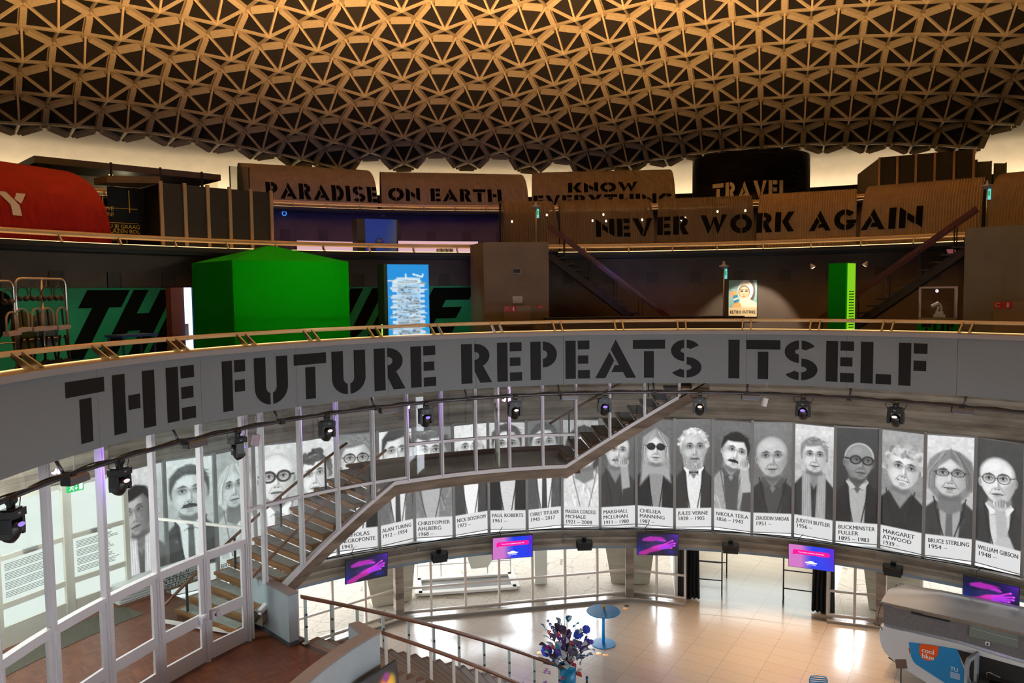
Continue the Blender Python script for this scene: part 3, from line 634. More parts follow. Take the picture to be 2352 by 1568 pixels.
# plain lit window strip behind the portraits further round (out of the frame)
mb = MB(); mb.ring([(1.55, ZB), (1.55, ZT)], 31.2, 92, 30, closed=False); struct(mb.build('window_9', emit('lit_window', (.9, .95, 1), .8)))
mb = MB(); mb.ring([(1.55, ZB+.03), (1.55, ZT)], 100, 242, 60, closed=False); struct(mb.build('window_10', emit('lit_window', (.9, .95, 1), .8)))
# ================================================================ FOYER, GLASS SCREEN AND STAIRS
FZ, LZ, RG = -.751, -.487, 1.05
def parquet(name, c1, c2, size=.32, rough=.3):
    m = mat(name, c1, rough); n, l = nt(m); b = n['Principled BSDF']
    tc = n.new('ShaderNodeTexCoord'); mp = n.new('ShaderNodeMapping'); mp.inputs['Rotation'].default_value = (0, 0, .5); l.new(tc.outputs['Object'], mp.inputs[0])
    ch = n.new('ShaderNodeTexChecker'); ch.inputs['Scale'].default_value = 1/size; l.new(mp.outputs[0], ch.inputs['Vector'])
    m2 = n.new('ShaderNodeMapping'); m2.inputs['Rotation'].default_value = (0, 0, PI/2); l.new(mp.outputs[0], m2.inputs[0])
    cols = []
    for src in (mp, m2):
        bt = n.new('ShaderNodeTexBrick'); bt.offset = 0; bt.inputs['Scale'].default_value = 1; bt.inputs['Brick Width'].default_value = size; bt.inputs['Row Height'].default_value = size/5
        bt.inputs['Mortar Size'].default_value = .004; bt.inputs['Color1'].default_value = (*c1, 1); bt.inputs['Color2'].default_value = (*c2, 1); bt.inputs['Mortar'].default_value = (*[v*.5 for v in c1], 1)
        l.new(src.outputs[0], bt.inputs['Vector']); cols.append(bt.outputs['Color'])
    mx = n.new('ShaderNodeMix'); mx.data_type = 'RGBA'; l.new(ch.outputs['Fac'], mx.inputs['Factor']); l.new(cols[0], mx.inputs['A']); l.new(cols[1], mx.inputs['B'])
    nz = n.new('ShaderNodeTexNoise'); nz.inputs['Scale'].default_value = 2.5; l.new(tc.outputs['Object'], nz.inputs['Vector'])
    m3 = n.new('ShaderNodeMix'); m3.data_type = 'RGBA'; m3.blend_type = 'MULTIPLY'; m3.inputs['Factor'].default_value = .5; l.new(mx.outputs['Result'], m3.inputs['A']); l.new(nz.outputs[0], m3.inputs['B']); l.new(m3.outputs['Result'], b.inputs['Base Color'])
    return m
PARQ = parquet('foyer_parquet', S(132, 80, 54), S(104, 58, 38))
mb = MB(); mb.ring([(.67, FZ), (.67, FZ-.03), (1.56, FZ-.03), (1.56, FZ)], -118, -70.2, 60); mb.ring([(.95, FZ+.0002), (.95, FZ-.03), (1.3, FZ-.03), (1.3, FZ+.0002)], -70.2, -68.5, 4)
struct(mb.build('floor_foyer', PARQ))
mb = MB(); mb.ring([(1.06, LZ), (1.06, LZ-.02), (1.32, LZ-.02), (1.32, LZ)], -51.2, -22, 40); struct(mb.build('floor_landing', parquet('landing_parquet', S(96, 66, 48), S(82, 54, 38), rough=.12)))
mb = MB(); mb.ring([(1.05, LZ), (1.05, LZ+.006), (1.07, LZ+.006), (1.07, LZ)], -50, -24, 30); mb.ring([(1.315, LZ), (1.315, LZ+.008), (1.325, LZ+.008), (1.325, LZ)], -51.5, -22, 30); struct(mb.build('baseboard_landing', mat('brown_skirting', S(92, 52, 34), .4)))
# stringer: follows the ring from the foyer up to the gallery slab
SPTS = [(-71.5, -.702), (-67.7, -.66), (-50.85, -.478), (-24.3, -.481), (-7.2, -.292), (-2.8, -.243)]
def sz(p):
    for (a, za), (b, zb) in zip(SPTS[:-1], SPTS[1:]):
        if a <= p <= b: return za+(zb-za)*(p-a)/(b-a)
    return SPTS[0][1] if p < SPTS[0][0] else SPTS[-1][1]
mb = MB(); rows = []
for p in sorted(set(list(np.linspace(-71, -2.8, 90))+[-50.85, -24.3])):
    z = sz(p)-.006; t = .0255 if -50.8 < p < -24.4 else .029
    rows.append([cyl(R, p, zz) for R, zz in ((1.045, z), (1.045, z-t), (1.075, z-t), (1.075, z), (1.045, z))])
mb.grid(rows); struct(ccw_fix(mb.build('beam_stair_stringer', CONC_D)))
# stair flights (timber treads, grip inlay, timber nosing)
TREADT = noisy('stair_tread_top', S(150, 146, 142), S(176, 172, 168), 8, .35); TWOOD = noisy('stair_timber', S(128, 84, 48), S(164, 112, 68), 2.5, .45, stretch=(1, 1, 8))
def flight(name, label, p0, z0, p1, z1, n, R0, R1):
    t = thing(name, label, 'stairs', Matrix.Translation(cyl(R0, p0, z0)))
    inv = t.matrix_world.inverted()
    dz = (z1-z0)/n; dp = (p1-p0)/n
    for i in range(n):
        z = z0+dz*(i+1); a = p0+dp*i
        mb = MB(); mb.ring([(R0, z-.0075), (R0, z), (R1, z), (R1, z-.0075)], a-.25, a+dp, 3); mb.v = [tuple(inv @ Vector(v)) for v in mb.v]
        s = ccw_fix(mb.build('tread', TWOOD, t))
        mb = MB(); mb.ring([(R0+.012, z+.0006), (R1-.012, z+.0006)], a+.05, a+dp-.1, 3, closed=False); mb.v = [tuple(inv @ Vector(v)) for v in mb.v]; mb.build('grip_inlay', TREADT, s)
        mb = MB(); mb.ring([(R0+.01, z-.0075), (R0+.01, z-dz+.001), (R1, z-dz+.001), (R1, z-.0075)], a+.1, a+.3, 1); mb.v = [tuple(inv @ Vector(v)) for v in mb.v]; ccw_fix(mb.build('riser', TWOOD, t))
    return t
FL1 = flight('timber_staircase', 'timber stair flight rising right from the foyer behind the glazed screen', -73.2, FZ, -51.2, LZ, 14, 1.075, 1.30)
FL2 = flight('timber_staircase', 'dark upper stair flight behind the glass above the concrete stringer', -23.5, LZ, -3.6, -.246, 12, 1.08, 1.25)
RAILW = noisy('handrail_wood', S(104, 66, 48), S(126, 82, 60), 3, .35, stretch=(1, 1, 6)); TEAL = mat('rail_post_teal', S(52, 66, 72), .5, .3)
def hrail(t, R, p0, z0, p1, z1, posts, h, r=.04, pm=None, wall=False):
    inv = t.matrix_world.inverted()
    pts = [inv @ cyl(R, p0+(p1-p0)*i/24, z0+(z1-z0)*i/24) for i in range(25)]
    mb = MB(); 
    mb.tube(pts, r, 8); mb.build('handrail', RAILW, t, smooth=True)
    for i in range(posts):
        u = (i+.5)/posts; p = p0+(p1-p0)*u; z = z0+(z1-z0)*u
        mb = MB(); mb.bar(inv @ cyl(R, p, z), inv @ cyl(R, p, z-h), .06, .035); mb.build('post', pm or TEAL, t)
    return t
hrail(FL1, 1.26, -76, -.70, -52.5, -.405, 4, .08)
hrail(FL1, 1.085, -71, -.635, -51, -.40, 4, .08)
hrail(FL2, 1.26, -24.5, -.40, -8, -.2, 3, .09)
# glazed screen
scr = struct(thing('window_7', None, None, Matrix.Identity(4)))
GLS = glass('screen_glass', (.95, .98, .97))
MUL = [-98.0, -91.44, -84.94, -78.65, -72.84, -70.16, -64.71, -59.32, -53.96, -48.78, -43.47, -38.26, -33.04, -27.88, -22.75, -17.59, -12.35, -7.2]
MUL = [-111, -104.5]+MUL
ZTOP, ZTR = -.2545, -.53
def zbot(p): return FZ if p < -72 else (-.640 if p < -69.3 else sz(p))
for p in MUL:
    mb = MB(); M = frame(RG, p, -EYE); z0, z1 = Z(zbot(p)), Z(ZTOP)
    mb.box((0, 0, (z0+z1)/2), (.085, .14, z1-z0), M); mb.box((0, -.08, (z0+z1)/2), (.03, .05, z1-z0), M); mb.build('mullion', LILAC, scr)
pp = np.linspace(-111, -7.2, 140)
mb = MB(); mb.ring([(RG-.005, ZTOP), (RG-.005, ZTOP+.009), (RG+.006, ZTOP+.009), (RG+.006, ZTOP)], -111, -7.0, 140); mb.build('head_rail', LILAC, scr)
mb = MB(); mb.ring([(RG-.006, ZTR-.004), (RG-.006, ZTR+.005), (RG+.006, ZTR+.005), (RG+.006, ZTR-.004)], -111, -72.84, 40); mb.build('transom', LILAC, scr)
mb = MB(); rows = []
for p in sorted(list(np.linspace(-71.2, -7.2, 100))+[-50.85, -24.3]):
    z = sz(p); rows.append([cyl(R, p, q) for R, q in ((RG-.006, z-.006), (RG-.006, z+.004), (RG+.006, z+.004), (RG+.006, z-.006), (RG-.006, z-.006))])
mb.grid(rows); ccw_fix(mb.build('sill_rail', LILAC, scr))
def midrail(p0, z0, p1, z1):
    mb = MB(); rows = []
    for i in range(30):
        p = p0+(p1-p0)*i/29; z = z0+(z1-z0)*i/29; rows.append([cyl(R, p, q) for R, q in ((RG-.005, z-.0035), (RG-.005, z+.0035), (RG+.005, z+.0035), (RG+.005, z-.0035), (RG-.005, z-.0035))])
    mb.grid(rows); ccw_fix(mb.build('transom', LILAC, scr))
midrail(-72.84, at_r(567, 1171, RG)[1], -48.78, at_r(895, 1102, RG)[1])
midrail(-48.78, at_r(905, 1025, RG)[1], -22.75, at_r(1322, 997, RG)[1])
for a, b in zip(MUL[:-1], MUL[1:]):
    mb = MB(); rows = []
    for i in range(5):
        p = a+(b-a)*i/4; zb_ = (ZTR if b <= -72.8 else zbot(min(max(p, a+.01), b-.01)))
        rows.append([cyl(RG+.001, p, zb_), cyl(RG+.001, p, ZTOP)])
    mb.grid(rows); mb.build('pane', GLS, scr)
# glazed doors under the transom
DLOCK = mat('lock_box_plastic', S(206, 200, 208), .3)
DR_ = [(-111, -104.5, 0), (-104.5, -98.0, 0), (-98.0, -91.44, 1), (-91.44, -84.94, -1), (-84.94, -78.65, 1), (-78.65, -72.84, -1)]
for di, (a, b, lk) in enumerate(DR_):
    A, B = cyl(RG, a, FZ), cyl(RG, b, FZ); x = (B-A).normalized(); L = (B-A).length; M = Matrix((x, Vector((-x.y, x.x, 0)), Vector((0, 0, 1)))).transposed().to_4x4(); M.translation = A
    d = struct(thing('door_%d' % (di+1), None, None, M)); h = (ZTR-FZ)*U-.05
    mb = MB()
    for X in (.10, L-.10): mb.box((X, 0, h/2+.02), (.1, .06, h-.02), )
    mb.box((L/2, 0, .2), (L-.3, .06, .36)); mb.box((L/2, 0, h-.03), (L-.3, .06, .1)); mb.box((L/2, 0, 1.02), (L-.3, .06, .24)); mb.build('leaf', LILAC, d)
    mb = MB(); mb.add([(.15, 0, .38), (L-.15, 0, .38), (L-.15, 0, .9), (.15, 0, .9), (.15, 0, 1.14), (L-.15, 0, 1.14), (L-.15, 0, h-.08), (.15, 0, h-.08)], [(0, 1, 2, 3), (4, 5, 6, 7)]); mb.build('glazing', GLS, d)
    if lk:
        X = L-.16 if lk > 0 else .16
        if di < 4: X = .2 if di == 2 else L/2
        if di in (2, 4, 5):
            mb = MB(); mb.box((X, -.09, 1.05), (.18, .12, .2)); mb.box((X+lk*-.05, -.16, 1.06), (.1, .05, .14)); e = mb.build('push_lock', DLOCK, d)
            mb = MB(); mb.lathe([(.035, 0), (.03, .02)], 12, Matrix.Translation((X, -.15, 1.05)) @ Matrix.Rotation(PI/2, 4, 'X')); mb.build('emblem', mat('lock_emblem', S(60, 56, 60), .4), e)
# return wall of glass in the foyer beside the last door (screen jamb) with transparent lobby
ret = struct(thing('window_8', None, None, Matrix.Identity(4))); mb = MB()
for (R, p) in ((1.05, -72.3), (1.30, -75.2)): mb.bar(cyl(R, p, FZ), cyl(R, p, -.255), .08, .08)
mb.bar(cyl(1.05, -72.3, -.505), cyl(1.3, -75.2, -.505), .06, .06); mb.bar(cyl(1.05, -72.3, FZ+.008), cyl(1.3, -75.2, FZ+.008), .06, .08); mb.build('frame', WHITE, ret)
mb = MB(); mb.add([cyl(1.05, -72.3, FZ), cyl(1.3, -75.2, FZ), cyl(1.3, -75.2, -.255), cyl(1.05, -72.3, -.255)], [(0, 1, 2, 3)]); mb.build('pane', glass('lobby_glass', (.84, .93, .92)), ret)
# frosted entrance doors at the back of the foyer
LITG = emit('frosted_daylight', (.84, .93, .87), 1.0)
INKM = mat('wall_text_ink', S(120, 126, 124), .7)
FR2 = mat('entrance_frame', S(206, 204, 190), .5)
ent = [(-113, -106), (-106, -98.6), (-98.6, -91.6), (-91.6, -84.9), (-84.9, -78.6), (-78.6, -72.9)]
for i, (a, b) in enumerate(ent):
    A, B = cyl(1.5, a, FZ), cyl(1.5, b, FZ); x = (B-A).normalized(); L = (B-A).length; M = Matrix((x, Vector((-x.y, x.x, 0)), Vector((0, 0, 1)))).transposed().to_4x4(); M.translation = A
    d = struct(thing('door_%d' % (i+7), None, None, M)); h = (-.43-FZ)*U
    mb = MB()
    for X in (.05, L-.05): mb.box((X, 0, h/2), (.13, .12, h))
    for z, t in ((.25, .5), (1.0, .14), (2.15, .12), (h-.04, .1)): mb.box((L/2, .01, z), (L-.2, .08, t))
    mb.build('frame', FR2, d)
    mb = MB(); mb.add([(.1, .03, .5), (L-.1, .03, .5), (L-.1, .03, h), (.1, .03, h)], [(0, 1, 2, 3)]); mb.build('frosted_pane', LITG, d)
    mb = MB(); mb.box((L*.45, -.08, 2.2), (.34, .07, .07)); mb.bar((L*.5, -.1, 2.2), (L*.5+.25, -.16, 2.12), .03, .015); mb.build('closer', mat('door_closer', S(170, 174, 172), .4, .4), d)
    mb = MB()
    for r in range(22):
        if r % 6 == 5: continue
        w = L*(.5+.2*random.random()); z = 1.98-r*.038
        mb.add([(.22, -.01, z), (.22+w, -.01, z), (.22+w, -.01, z+.014), (.22, -.01, z+.014)], [(0, 1, 2, 3)])
    if i >= 2: mb.build('printed_text', INKM, d)
# daylit upper glazing above the entrance and concrete band
mb = MB(); mb.ring([(1.52, -.43), (1.52, -.25), (1.55, -.25), (1.55, -.43)], -116, -74, 40); struct(mb.build('wall_foyer_band', CONC))
mb = MB(); mb.ring([(1.2, FZ+.0006), (1.46, FZ+.0006)], -116, -76, 40, closed=False); 
mb = MB(); mb.ring([(1.38, FZ+.0008), (1.47, FZ+.0008)], -116, -74.5, 40, closed=False); struct(mb.build('floor_entrance_mat', noisy('entrance_mat', S(74, 72, 62), S(90, 86, 74), 30, .95)))
mb = MB(); mb.ring([(1.46, FZ), (1.46, -.25), (1.48, -.25), (1.48, FZ)], -118, -113, 4); struct(mb.build('wall_foyer_end', CONC))
# glazed door leaf standing open across the landing
da, db_ = cyl(1.075, -34.2, LZ), cyl(1.30, -31.6, LZ); x = (db_-da).normalized(); L = (db_-da).length; M = Matrix((x, Vector((-x.y, x.x, 0)), Vector((0, 0, 1)))).transposed().to_4x4(); M.translation = da
dl = struct(thing('door_14', None, None, M)); mb = MB()
for X in (.06, L*.5, L-.06): mb.box((X, 0, 1.25), (.1, .06, 2.5))
for z, t_ in ((.14, .28), (1.55, .26), (2.45, .1)): mb.box((L/2, 0, z), (L-.1, .06, t_))
mb.build('leaf', FR2, dl); mb = MB(); mb.add([(.1, 0, .28), (L-.1, 0, .28), (L-.1, 0, 2.4), (.1, 0, 2.4)], [(0, 1, 2, 3)]); mb.build('glazing', GLS, dl)
mb = MB(); add_text(mb, 'UIT', .2, L*.25, 1.47, -.035); mb.build('lettering', BLACK, dl)
# ---- plinth (heater box) with slogan in front of the foyer posters
M = frame(1.50, -70.2, FZ, 0); hb = thing('convector_box', 'white slatted convector box with stencilled slogan under the foyer posters', 'heater', M)
mb = MB(); mb.box((0, -.15, .27), (2.6, .55, .54)); mb.build('casing', mat('convector_white', S(214, 220, 218), .5), hb)
mb = MB()
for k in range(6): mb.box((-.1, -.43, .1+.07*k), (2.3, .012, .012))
mb.build('slat_shade_lines', mat('slat_shadow', S(120, 126, 126), .6), hb)  # grey bars draw the shade lines between the slats
mb = MB()
for i, s in enumerate(('3, 2, 1, 0', 'ONTSTEKING', 'OPSTIJGEN')): add_text(mb, s, .19, .35, .36-.15*i, -.44, align='C', spacing=1.05)
mb.build('slogan', BLACK, hb)
mb = MB(); mb.box((0, -.15, .03), (2.62, .57, .06)); mb.build('base_trim', mat('convector_base', S(120, 92, 70), .6), hb)
# exit sign in the foyer
EXG = mat('exit_green', S(20, 140, 70), .4, emit=S(30, 160, 80), es=.9)
def exit_sign(M, w, label, pole=None):
    t = thing('exit_sign', label, 'exit sign', M); mb = MB(); mb.box((0, 0, 0), (w, .04, w*.5)); mb.build('panel', EXG, t)
    mb = MB(); u = w
    mb.lathe([(.045*u, 0), (.045*u, .004)], 10, Matrix.Translation((-.2*u, -.024, .14*u)) @ Matrix.Rotation(PI/2, 4, 'X'))
    for a, b in (((-.2, .1), (-.26, -.04)), ((-.26, -.04), (-.36, -.14)), ((-.25, -.04), (-.14, -.08)), ((-.14, -.08), (-.13, -.17)), ((-.2, .08), (-.1, .02)), ((-.21, .08), (-.32, .02)), ((.04, .12), (.04, -.12)), ((.04, -.14), (-.03, -.04)), ((.04, -.14), (.11, -.04))):
        mb.bar((a[0]*u, -.023, a[1]*u), (b[0]*u, -.023, b[1]*u), .035*u, .004, up=(0, 1, 0))
    mb.box((.33*u, -.023, 0), (.2*u, .004, .36*u)); mb.build('pictogram', mat('exit_white', S(235, 245, 238), .4, emit=(1, 1, 1), es=.7), t)
    return t
p_, z_ = at_r(172, 1118, 1.40)
es = exit_sign(frame(1.40, p_, z_), .42, 'green emergency exit sign hanging in the foyer behind the screen')
mb = MB(); mb.box((.02, 0, .16), (.34, .06, .04)); mb.tube([(0, 0, .16), (0, 0, 1.6)], .012); mb.build('hanger', STEEL, es)
# ---- grey planter wall block and curved balustrade around the helical stair
WBL = noisy('pale_blue_grey_wall', S(166, 178, 186), S(174, 186, 194), 3, .5); WCAP = noisy('wall_cap_grey', S(136, 130, 134), S(150, 144, 148), 70, .55)
def block_wall(name, outline, z0, z1, cap):
    mb = MB(); n = len(outline); vs = [cyl(R, p, z0) for R, p in outline]+[cyl(R, p, z1) for R, p in outline]
    mb.add(vs, [tuple(range(n))[::-1], tuple(range(n, 2*n))]+[(i, (i+1) % n, n+(i+1) % n, n+i) for i in range(n)]); o = struct(ccw_fix(mb.build(name, WBL)))
    cx = sum((cyl(R, p, 0) for R, p in outline), Vector())/n
    mb = MB(); vs = []
    for z in (z1, z1+.004):
        for R, p in outline:
            v = cyl(R, p, z); d = (v-Vector((cx.x, cx.y, v.z))); vs.append(v+d.normalized()*.02)
    mb.add(vs, [tuple(range(n))[::-1], tuple(range(n, 2*n))]+[(i, (i+1) % n, n+(i+1) % n, n+i) for i in range(n)]); ccw_fix(mb.build('cap', cap, o))
    mb = MB(); vs = []
    for hh in (0, .1):
        for R, p in outline: v = cyl(R, p, z0); d = v-Vector((cx.x, cx.y, v.z)); vs.append(v+d.normalized()*.012+Vector((0, 0, hh)))
    mb.add(vs, [tuple(range(n))[::-1], tuple(range(n, 2*n))]+[(i, (i+1) % n, n+(i+1) % n, n+i) for i in range(n)]); ccw_fix(mb.build('skirting', mat('dark_blue_skirting', S(72, 82, 92), .5), o))
    return o
block_wall('wall_planter', [(.949, -71.25), (.946, -69.9), (1.13, -68.5), (1.116, -69.72)], FZ, -.640, WCAP)
ol = [(.672, p) for p in np.linspace(-116, -72.4, 24)]+[(.672, -72.0), (.742, -71.0), (.75, -72.5), (.70, -73.9)]+[(.70, p) for p in np.linspace(-75.5, -116, 22)]
block_wall('wall_stair_balustrade', ol, -.80, -.650, WCAP)
mb = MB(); mb.ring([(.668, FZ+.001), (.668, -.95), (.69, -.95), (.69, FZ+.001)], -116, -70.5, 30); struct(mb.build('wall_foyer_edge', WBL))
# helical stair down to the hall
ST = noisy('terrazzo_step', S(120, 104, 96), S(136, 120, 112), 60, .55); INL = noisy('studded_inlay', S(122, 126, 130), S(160, 164, 168), 90, .45, .2, bump=.5)
hs = thing('helical_staircase', 'curved stone staircase with studded treads going down to the hall floor', 'stairs', Matrix.Translation(cyl(.83, -69, FZ))); inv = hs.matrix_world.inverted()
def hz(p): return FZ-.00805*(p+69.0)
NS = 20; dp = 40/NS
for i in range(NS):
    a = -69.4+dp*i; z = FZ-(.319/NS)*i
    mb = MB(); mb.ring([(.715, z-.03), (.715, z), (.94, z), (.94, z-.03)], a, a+dp+.25, 3); mb.v = [tuple(inv @ Vector(v)) for v in mb.v]; s = ccw_fix(mb.build('tread', ST, hs))
    mb = MB(); mb.ring([(.73, z+.0004), (.925, z+.0004)], a+.75, a+dp+.05, 3, closed=False); mb.v = [tuple(inv @ Vector(v)) for v in mb.v]; mb.build('studded_inlay', INL, s)
mb = MB(); rows = []
for i in range(25):
    p = -69+40*i/24; z = hz(p)-.03; rows.append([cyl(R, p, q) for R, q in ((.715, z+.012), (.715, z-.015), (.94, z-.015), (.94, z+.012), (.715, z+.012))])
mb.grid(rows); mb.v = [tuple(inv @ Vector(v)) for v in mb.v]; ccw_fix(mb.build('soffit', WBL, hs))
PGL = mat('glass_post', S(196, 214, 216), .15, 0, .6); BOLT = mat('post_bolt', S(90, 92, 96), .3, .9)
def helix_rail(R, p0, p1, n, off, pm, bolts=True):
    t = hs; inv = hs.matrix_world.inverted()
    mb = MB(); rows = []
    prof = [(-.045, -.05), (.045, -.05), (.055, 0), (.045, .045), (-.045, .045), (-.055, 0)]
    for i in range(49):
        p = p0+(p1-p0)*i/48; b = frame(R, p, hz(p)+off); rows.append([inv @ (b @ Vector((0, y, z))) for y, z in prof+prof[:1]])
    mb.grid(rows); k = len(prof); mb.f += [tuple(range(k)), tuple(48*(k+1)+j for j in range(k))[::-1]]; ccw_fix(mb.build('handrail', RAILW, t))
    for i in range(n):
        p = p0+(p1-p0)*(i+.12)/n; M2 = inv @ frame(R, p, hz(p)); h = off*U
        mb = MB(); mb.box((0, 0, h/2-.03), (.075, .03, h-.02), M2); po = mb.build('post', pm, t)
        if bolts:
            for q in (.35, .62):
                mb = MB(); mb.lathe([(.03, 0), (.03, .03)], 10, M2 @ Matrix.Translation((0, -.015, h*q)) @ Matrix.Rotation(PI/2, 4, 'X')); mb.build('bolt', BOLT, po)
        mb = MB(); mb.box((0, 0, .0), (.16, .1, .03), M2); mb.build('foot', WHITE, po)
    return t
helix_rail(.93, -70.0, -23.6, 11, .099, PGL)
helix_rail(.735, -66.5, -30, 8, .082, WHITE, False)
# tilted display board in front of the balustrade
p_, z_ = at_r(908, 1515, .655); M = frame(.655, p_, z_, 4) @ Matrix.Rotation(-.12, 4, 'X')
db = thing('display_board', 'black tilted display board with glowing orange picture in front of the balustrade', 'display', M)
mb = MB(); mb.box((-.6, 0, -.45), (1.2, .06, .9)); mb.build('frame', mat('board_black', S(34, 38, 44), .4), db)
c = Cv(1.0, .9, 40, 36, (.02, .02, .03)); 
for i in range(8): c.ell(.55+.04*i, .35+.05*(i % 3), .13, .2, (.9, .35+.05*i, .12), .6, .5*i, .6)
c.ell(.6, .5, .1, .22, (1, .7, .4), .6); c.ell(.68, .2, .1, .1, (.55, .15, .5), .6)
mb = MB(); c.mesh(mb, Matrix.Translation((-1.05, -.035, -.90))); mb.build('picture', picture('screen_print', .9), db)
light('foyer_glow', 'AREA', cyl(1.3, -90, -.262), 500, (.95, 1, .96), size=4, specular_factor=0, target=cyl(1.25, -90, -.75))
# ================================================================ STENCIL LETTERING
def arcp(cx, cy, ro, ri, a0, a1, n=14):
    out = []
    for i in range(n):
        a, b = (a0+(a1-a0)*i/n)*D2R, (a0+(a1-a0)*(i+1)/n)*D2R
        out.append([(cx+ri[0]*math.cos(a), cy+ri[1]*math.sin(a)), (cx+ro[0]*math.cos(a), cy+ro[1]*math.sin(a)), (cx+ro[0]*math.cos(b), cy+ro[1]*math.sin(b)), (cx+ri[0]*math.cos(b), cy+ri[1]*math.sin(b))])
    return out
def rc(x0, y0, x1, y1): return [[(x0, y0), (x1, y0), (x1, y1), (x0, y1)]]
def hclip(p, ax, v, keep_less):
    out = []; n = len(p)
    for i in range(n):
        a, b = p[i], p[(i+1) % n]; da, db = a[ax]-v, b[ax]-v
        if keep_less: da, db = -da, -db
        if da >= -1e-9: out.append(a)
        if (da > 1e-9 and db < -1e-9) or (da < -1e-9 and db > 1e-9):
            t = da/(da-db); out.append((a[0]+(b[0]-a[0])*t, a[1]+(b[1]-a[1])*t))
    return out if len(out) > 2 else None
def gap(polys, c, g=.03):
    out = []
    for p in polys:
        for q in (hclip(p, 0, c-g, True), hclip(p, 0, c+g, False)):
            if q: out.append(q)
    return out
st = rc(0, 0, .27, 1)
def stroke(pts, w):
    out = []
    for (a, b), (c, d) in zip(pts[:-1], pts[1:]):
        L = math.hypot(c-a, d-b); nx, ny = -(d-b)/L*w/2, (c-a)/L*w/2
        out.append([(a-nx, b-ny), (c-nx, d-ny), (c+nx, d+ny), (a+nx, b+ny)])
    return out
GLY = {
 'E': (.64, st+rc(.325, .77, .63, 1)+rc(.325, .39, .60, .61)+rc(.325, 0, .64, .225)),
 'F': (.62, st+rc(.325, .76, .62, 1)+rc(.325, .36, .60, .60)),
 'L': (.66, st+rc(.33, 0, .66, .24)), 'I': (.28, rc(0, 0, .28, 1)),
 'T': (.84, rc(0, .76, .84, 1)+rc(.29, 0, .55, .70)),
 'H': (.92, st+rc(.33, .37, .59, .62)+rc(.65, 0, .92, 1)),
 'U': (.79, rc(0, .38, .27, 1)+rc(.52, .38, .79, 1)+gap(arcp(.395, .38, (.395, .38), (.125, .14), 180, 360, 20), .395)),
 'R': (.74, st+arcp(.325, .69, (.37, .31), (.12, .10), -90, 90)+[[(.325, .44), (.325, .30), (.46, 0), (.75, 0), (.54, .42), (.42, .46)]]),
 'P': (.70, st+arcp(.325, .66, (.37, .34), (.12, .11), -90, 90)),
 'A': (1.0, [[(0, 0), (.25, 0), (.463, .46), (.35, .69)], [(.38, .75), (.5, 1.02), (.99, 0), (.75, 0)], [(.395, .155), (.69, .155), (.60, .34), (.475, .34)]]),
 'D': (.76, st+arcp(.325, .5, (.435, .5), (.17, .26), -90, 90)),
 'O': (1.0, gap(arcp(.5, .5, (.5, .5), (.24, .25), 0, 360, 36), .5)),
 'S': (.83, gap(arcp(.42, .715, (.38, .285), (.13, .07), 28, 270, 20)+arcp(.42, .275, (.41, .275), (.15, .075), 90, -150, 20)+[], .415)),
 'N': (.9, [[(0, 0), (.25, 0), (.25, .80), (0, 1)], [(.31, .74), (.31, .42), (.59, .20), (.59, .52)], [(.65, 1), (.9, 1), (.9, 0), (.65, .2)]]),
 'K': (.88, st+[[(.325, .5), (.58, 1), (.88, 1), (.60, .5)], [(.325, .5), (.60, .5), (.88, 0), (.58, 0)]]),
 'W': (1.24, [[(0, 1), (.27, 1), (.47, .36), (.35, 0)], [(.375, .02), (.48, .30), (.70, .86), (.57, .80)], [(.56, .86), (.73, .92), (.92, .36), (.79, 0)], [(.82, .02), (.93, .32), (1.24, 1), (.98, 1)]]),
 'V': (.96, [[(0, 1), (.28, 1), (.53, .36), (.42, 0)], [(.46, 0), (.56, .32), (.70, 1), (.96, 1), (.58, 0)]]),
 'Y': (.92, [[(0, 1), (.30, 1), (.60, .45), (.60, 0), (.32, 0), (.32, .45)], [(.50, .72), (.63, 1), (.92, 1), (.66, .52)]]),
 'G': (.98, gap(arcp(.5, .5, (.5, .5), (.24, .25), 40, 330, 30), .5)+rc(.55, .30, .98, .50)),
 'X': (.9, [[(0, 0), (.3, 0), (.9, 1), (.6, 1)], [(0, 1), (.3, 1), (.9, 0), (.6, 0)]]), ' ': (.42, []),
}
def lay(mb, polys, fn, dx=None, dz=None):
    for p in polys:
        xs = [q[0] for q in p]; zs = [q[1] for q in p]; parts = [p]
        for ax, lo, hi, d in ((0, min(xs), max(xs), dx), (1, min(zs), max(zs), dz)):
            if not d: continue
            k = max(1, int(math.ceil((hi-lo)/d))); nxt = []
            for q in parts:
                for i in range(k):
                    r = hclip(q, ax, lo+(hi-lo)*i/k, False) if i else q
                    r = r and (hclip(r, ax, lo+(hi-lo)*(i+1)/k, True) if i < k-1 else r)
                    if r: nxt.append(r)
            parts = nxt
        for q in parts: o = len(mb.v); mb.v += [tuple(fn(x, z)) for x, z in q]; mb.f.append(tuple(range(o, o+len(q))))
def word_polys(txt, x0, x1, z0, z1, space=.13, slant=0.):
    adv = sum(GLY[c][0]+space for c in txt)-space; k = (x1-x0)/adv; h = z1-z0; x = 0; res = []
    for c in txt:
        w, ps = GLY[c]; res.append([[(x0+(x+px)*k+slant*py*h, z0+py*h) for px, py in p] for p in ps]); x += w+space
    return res
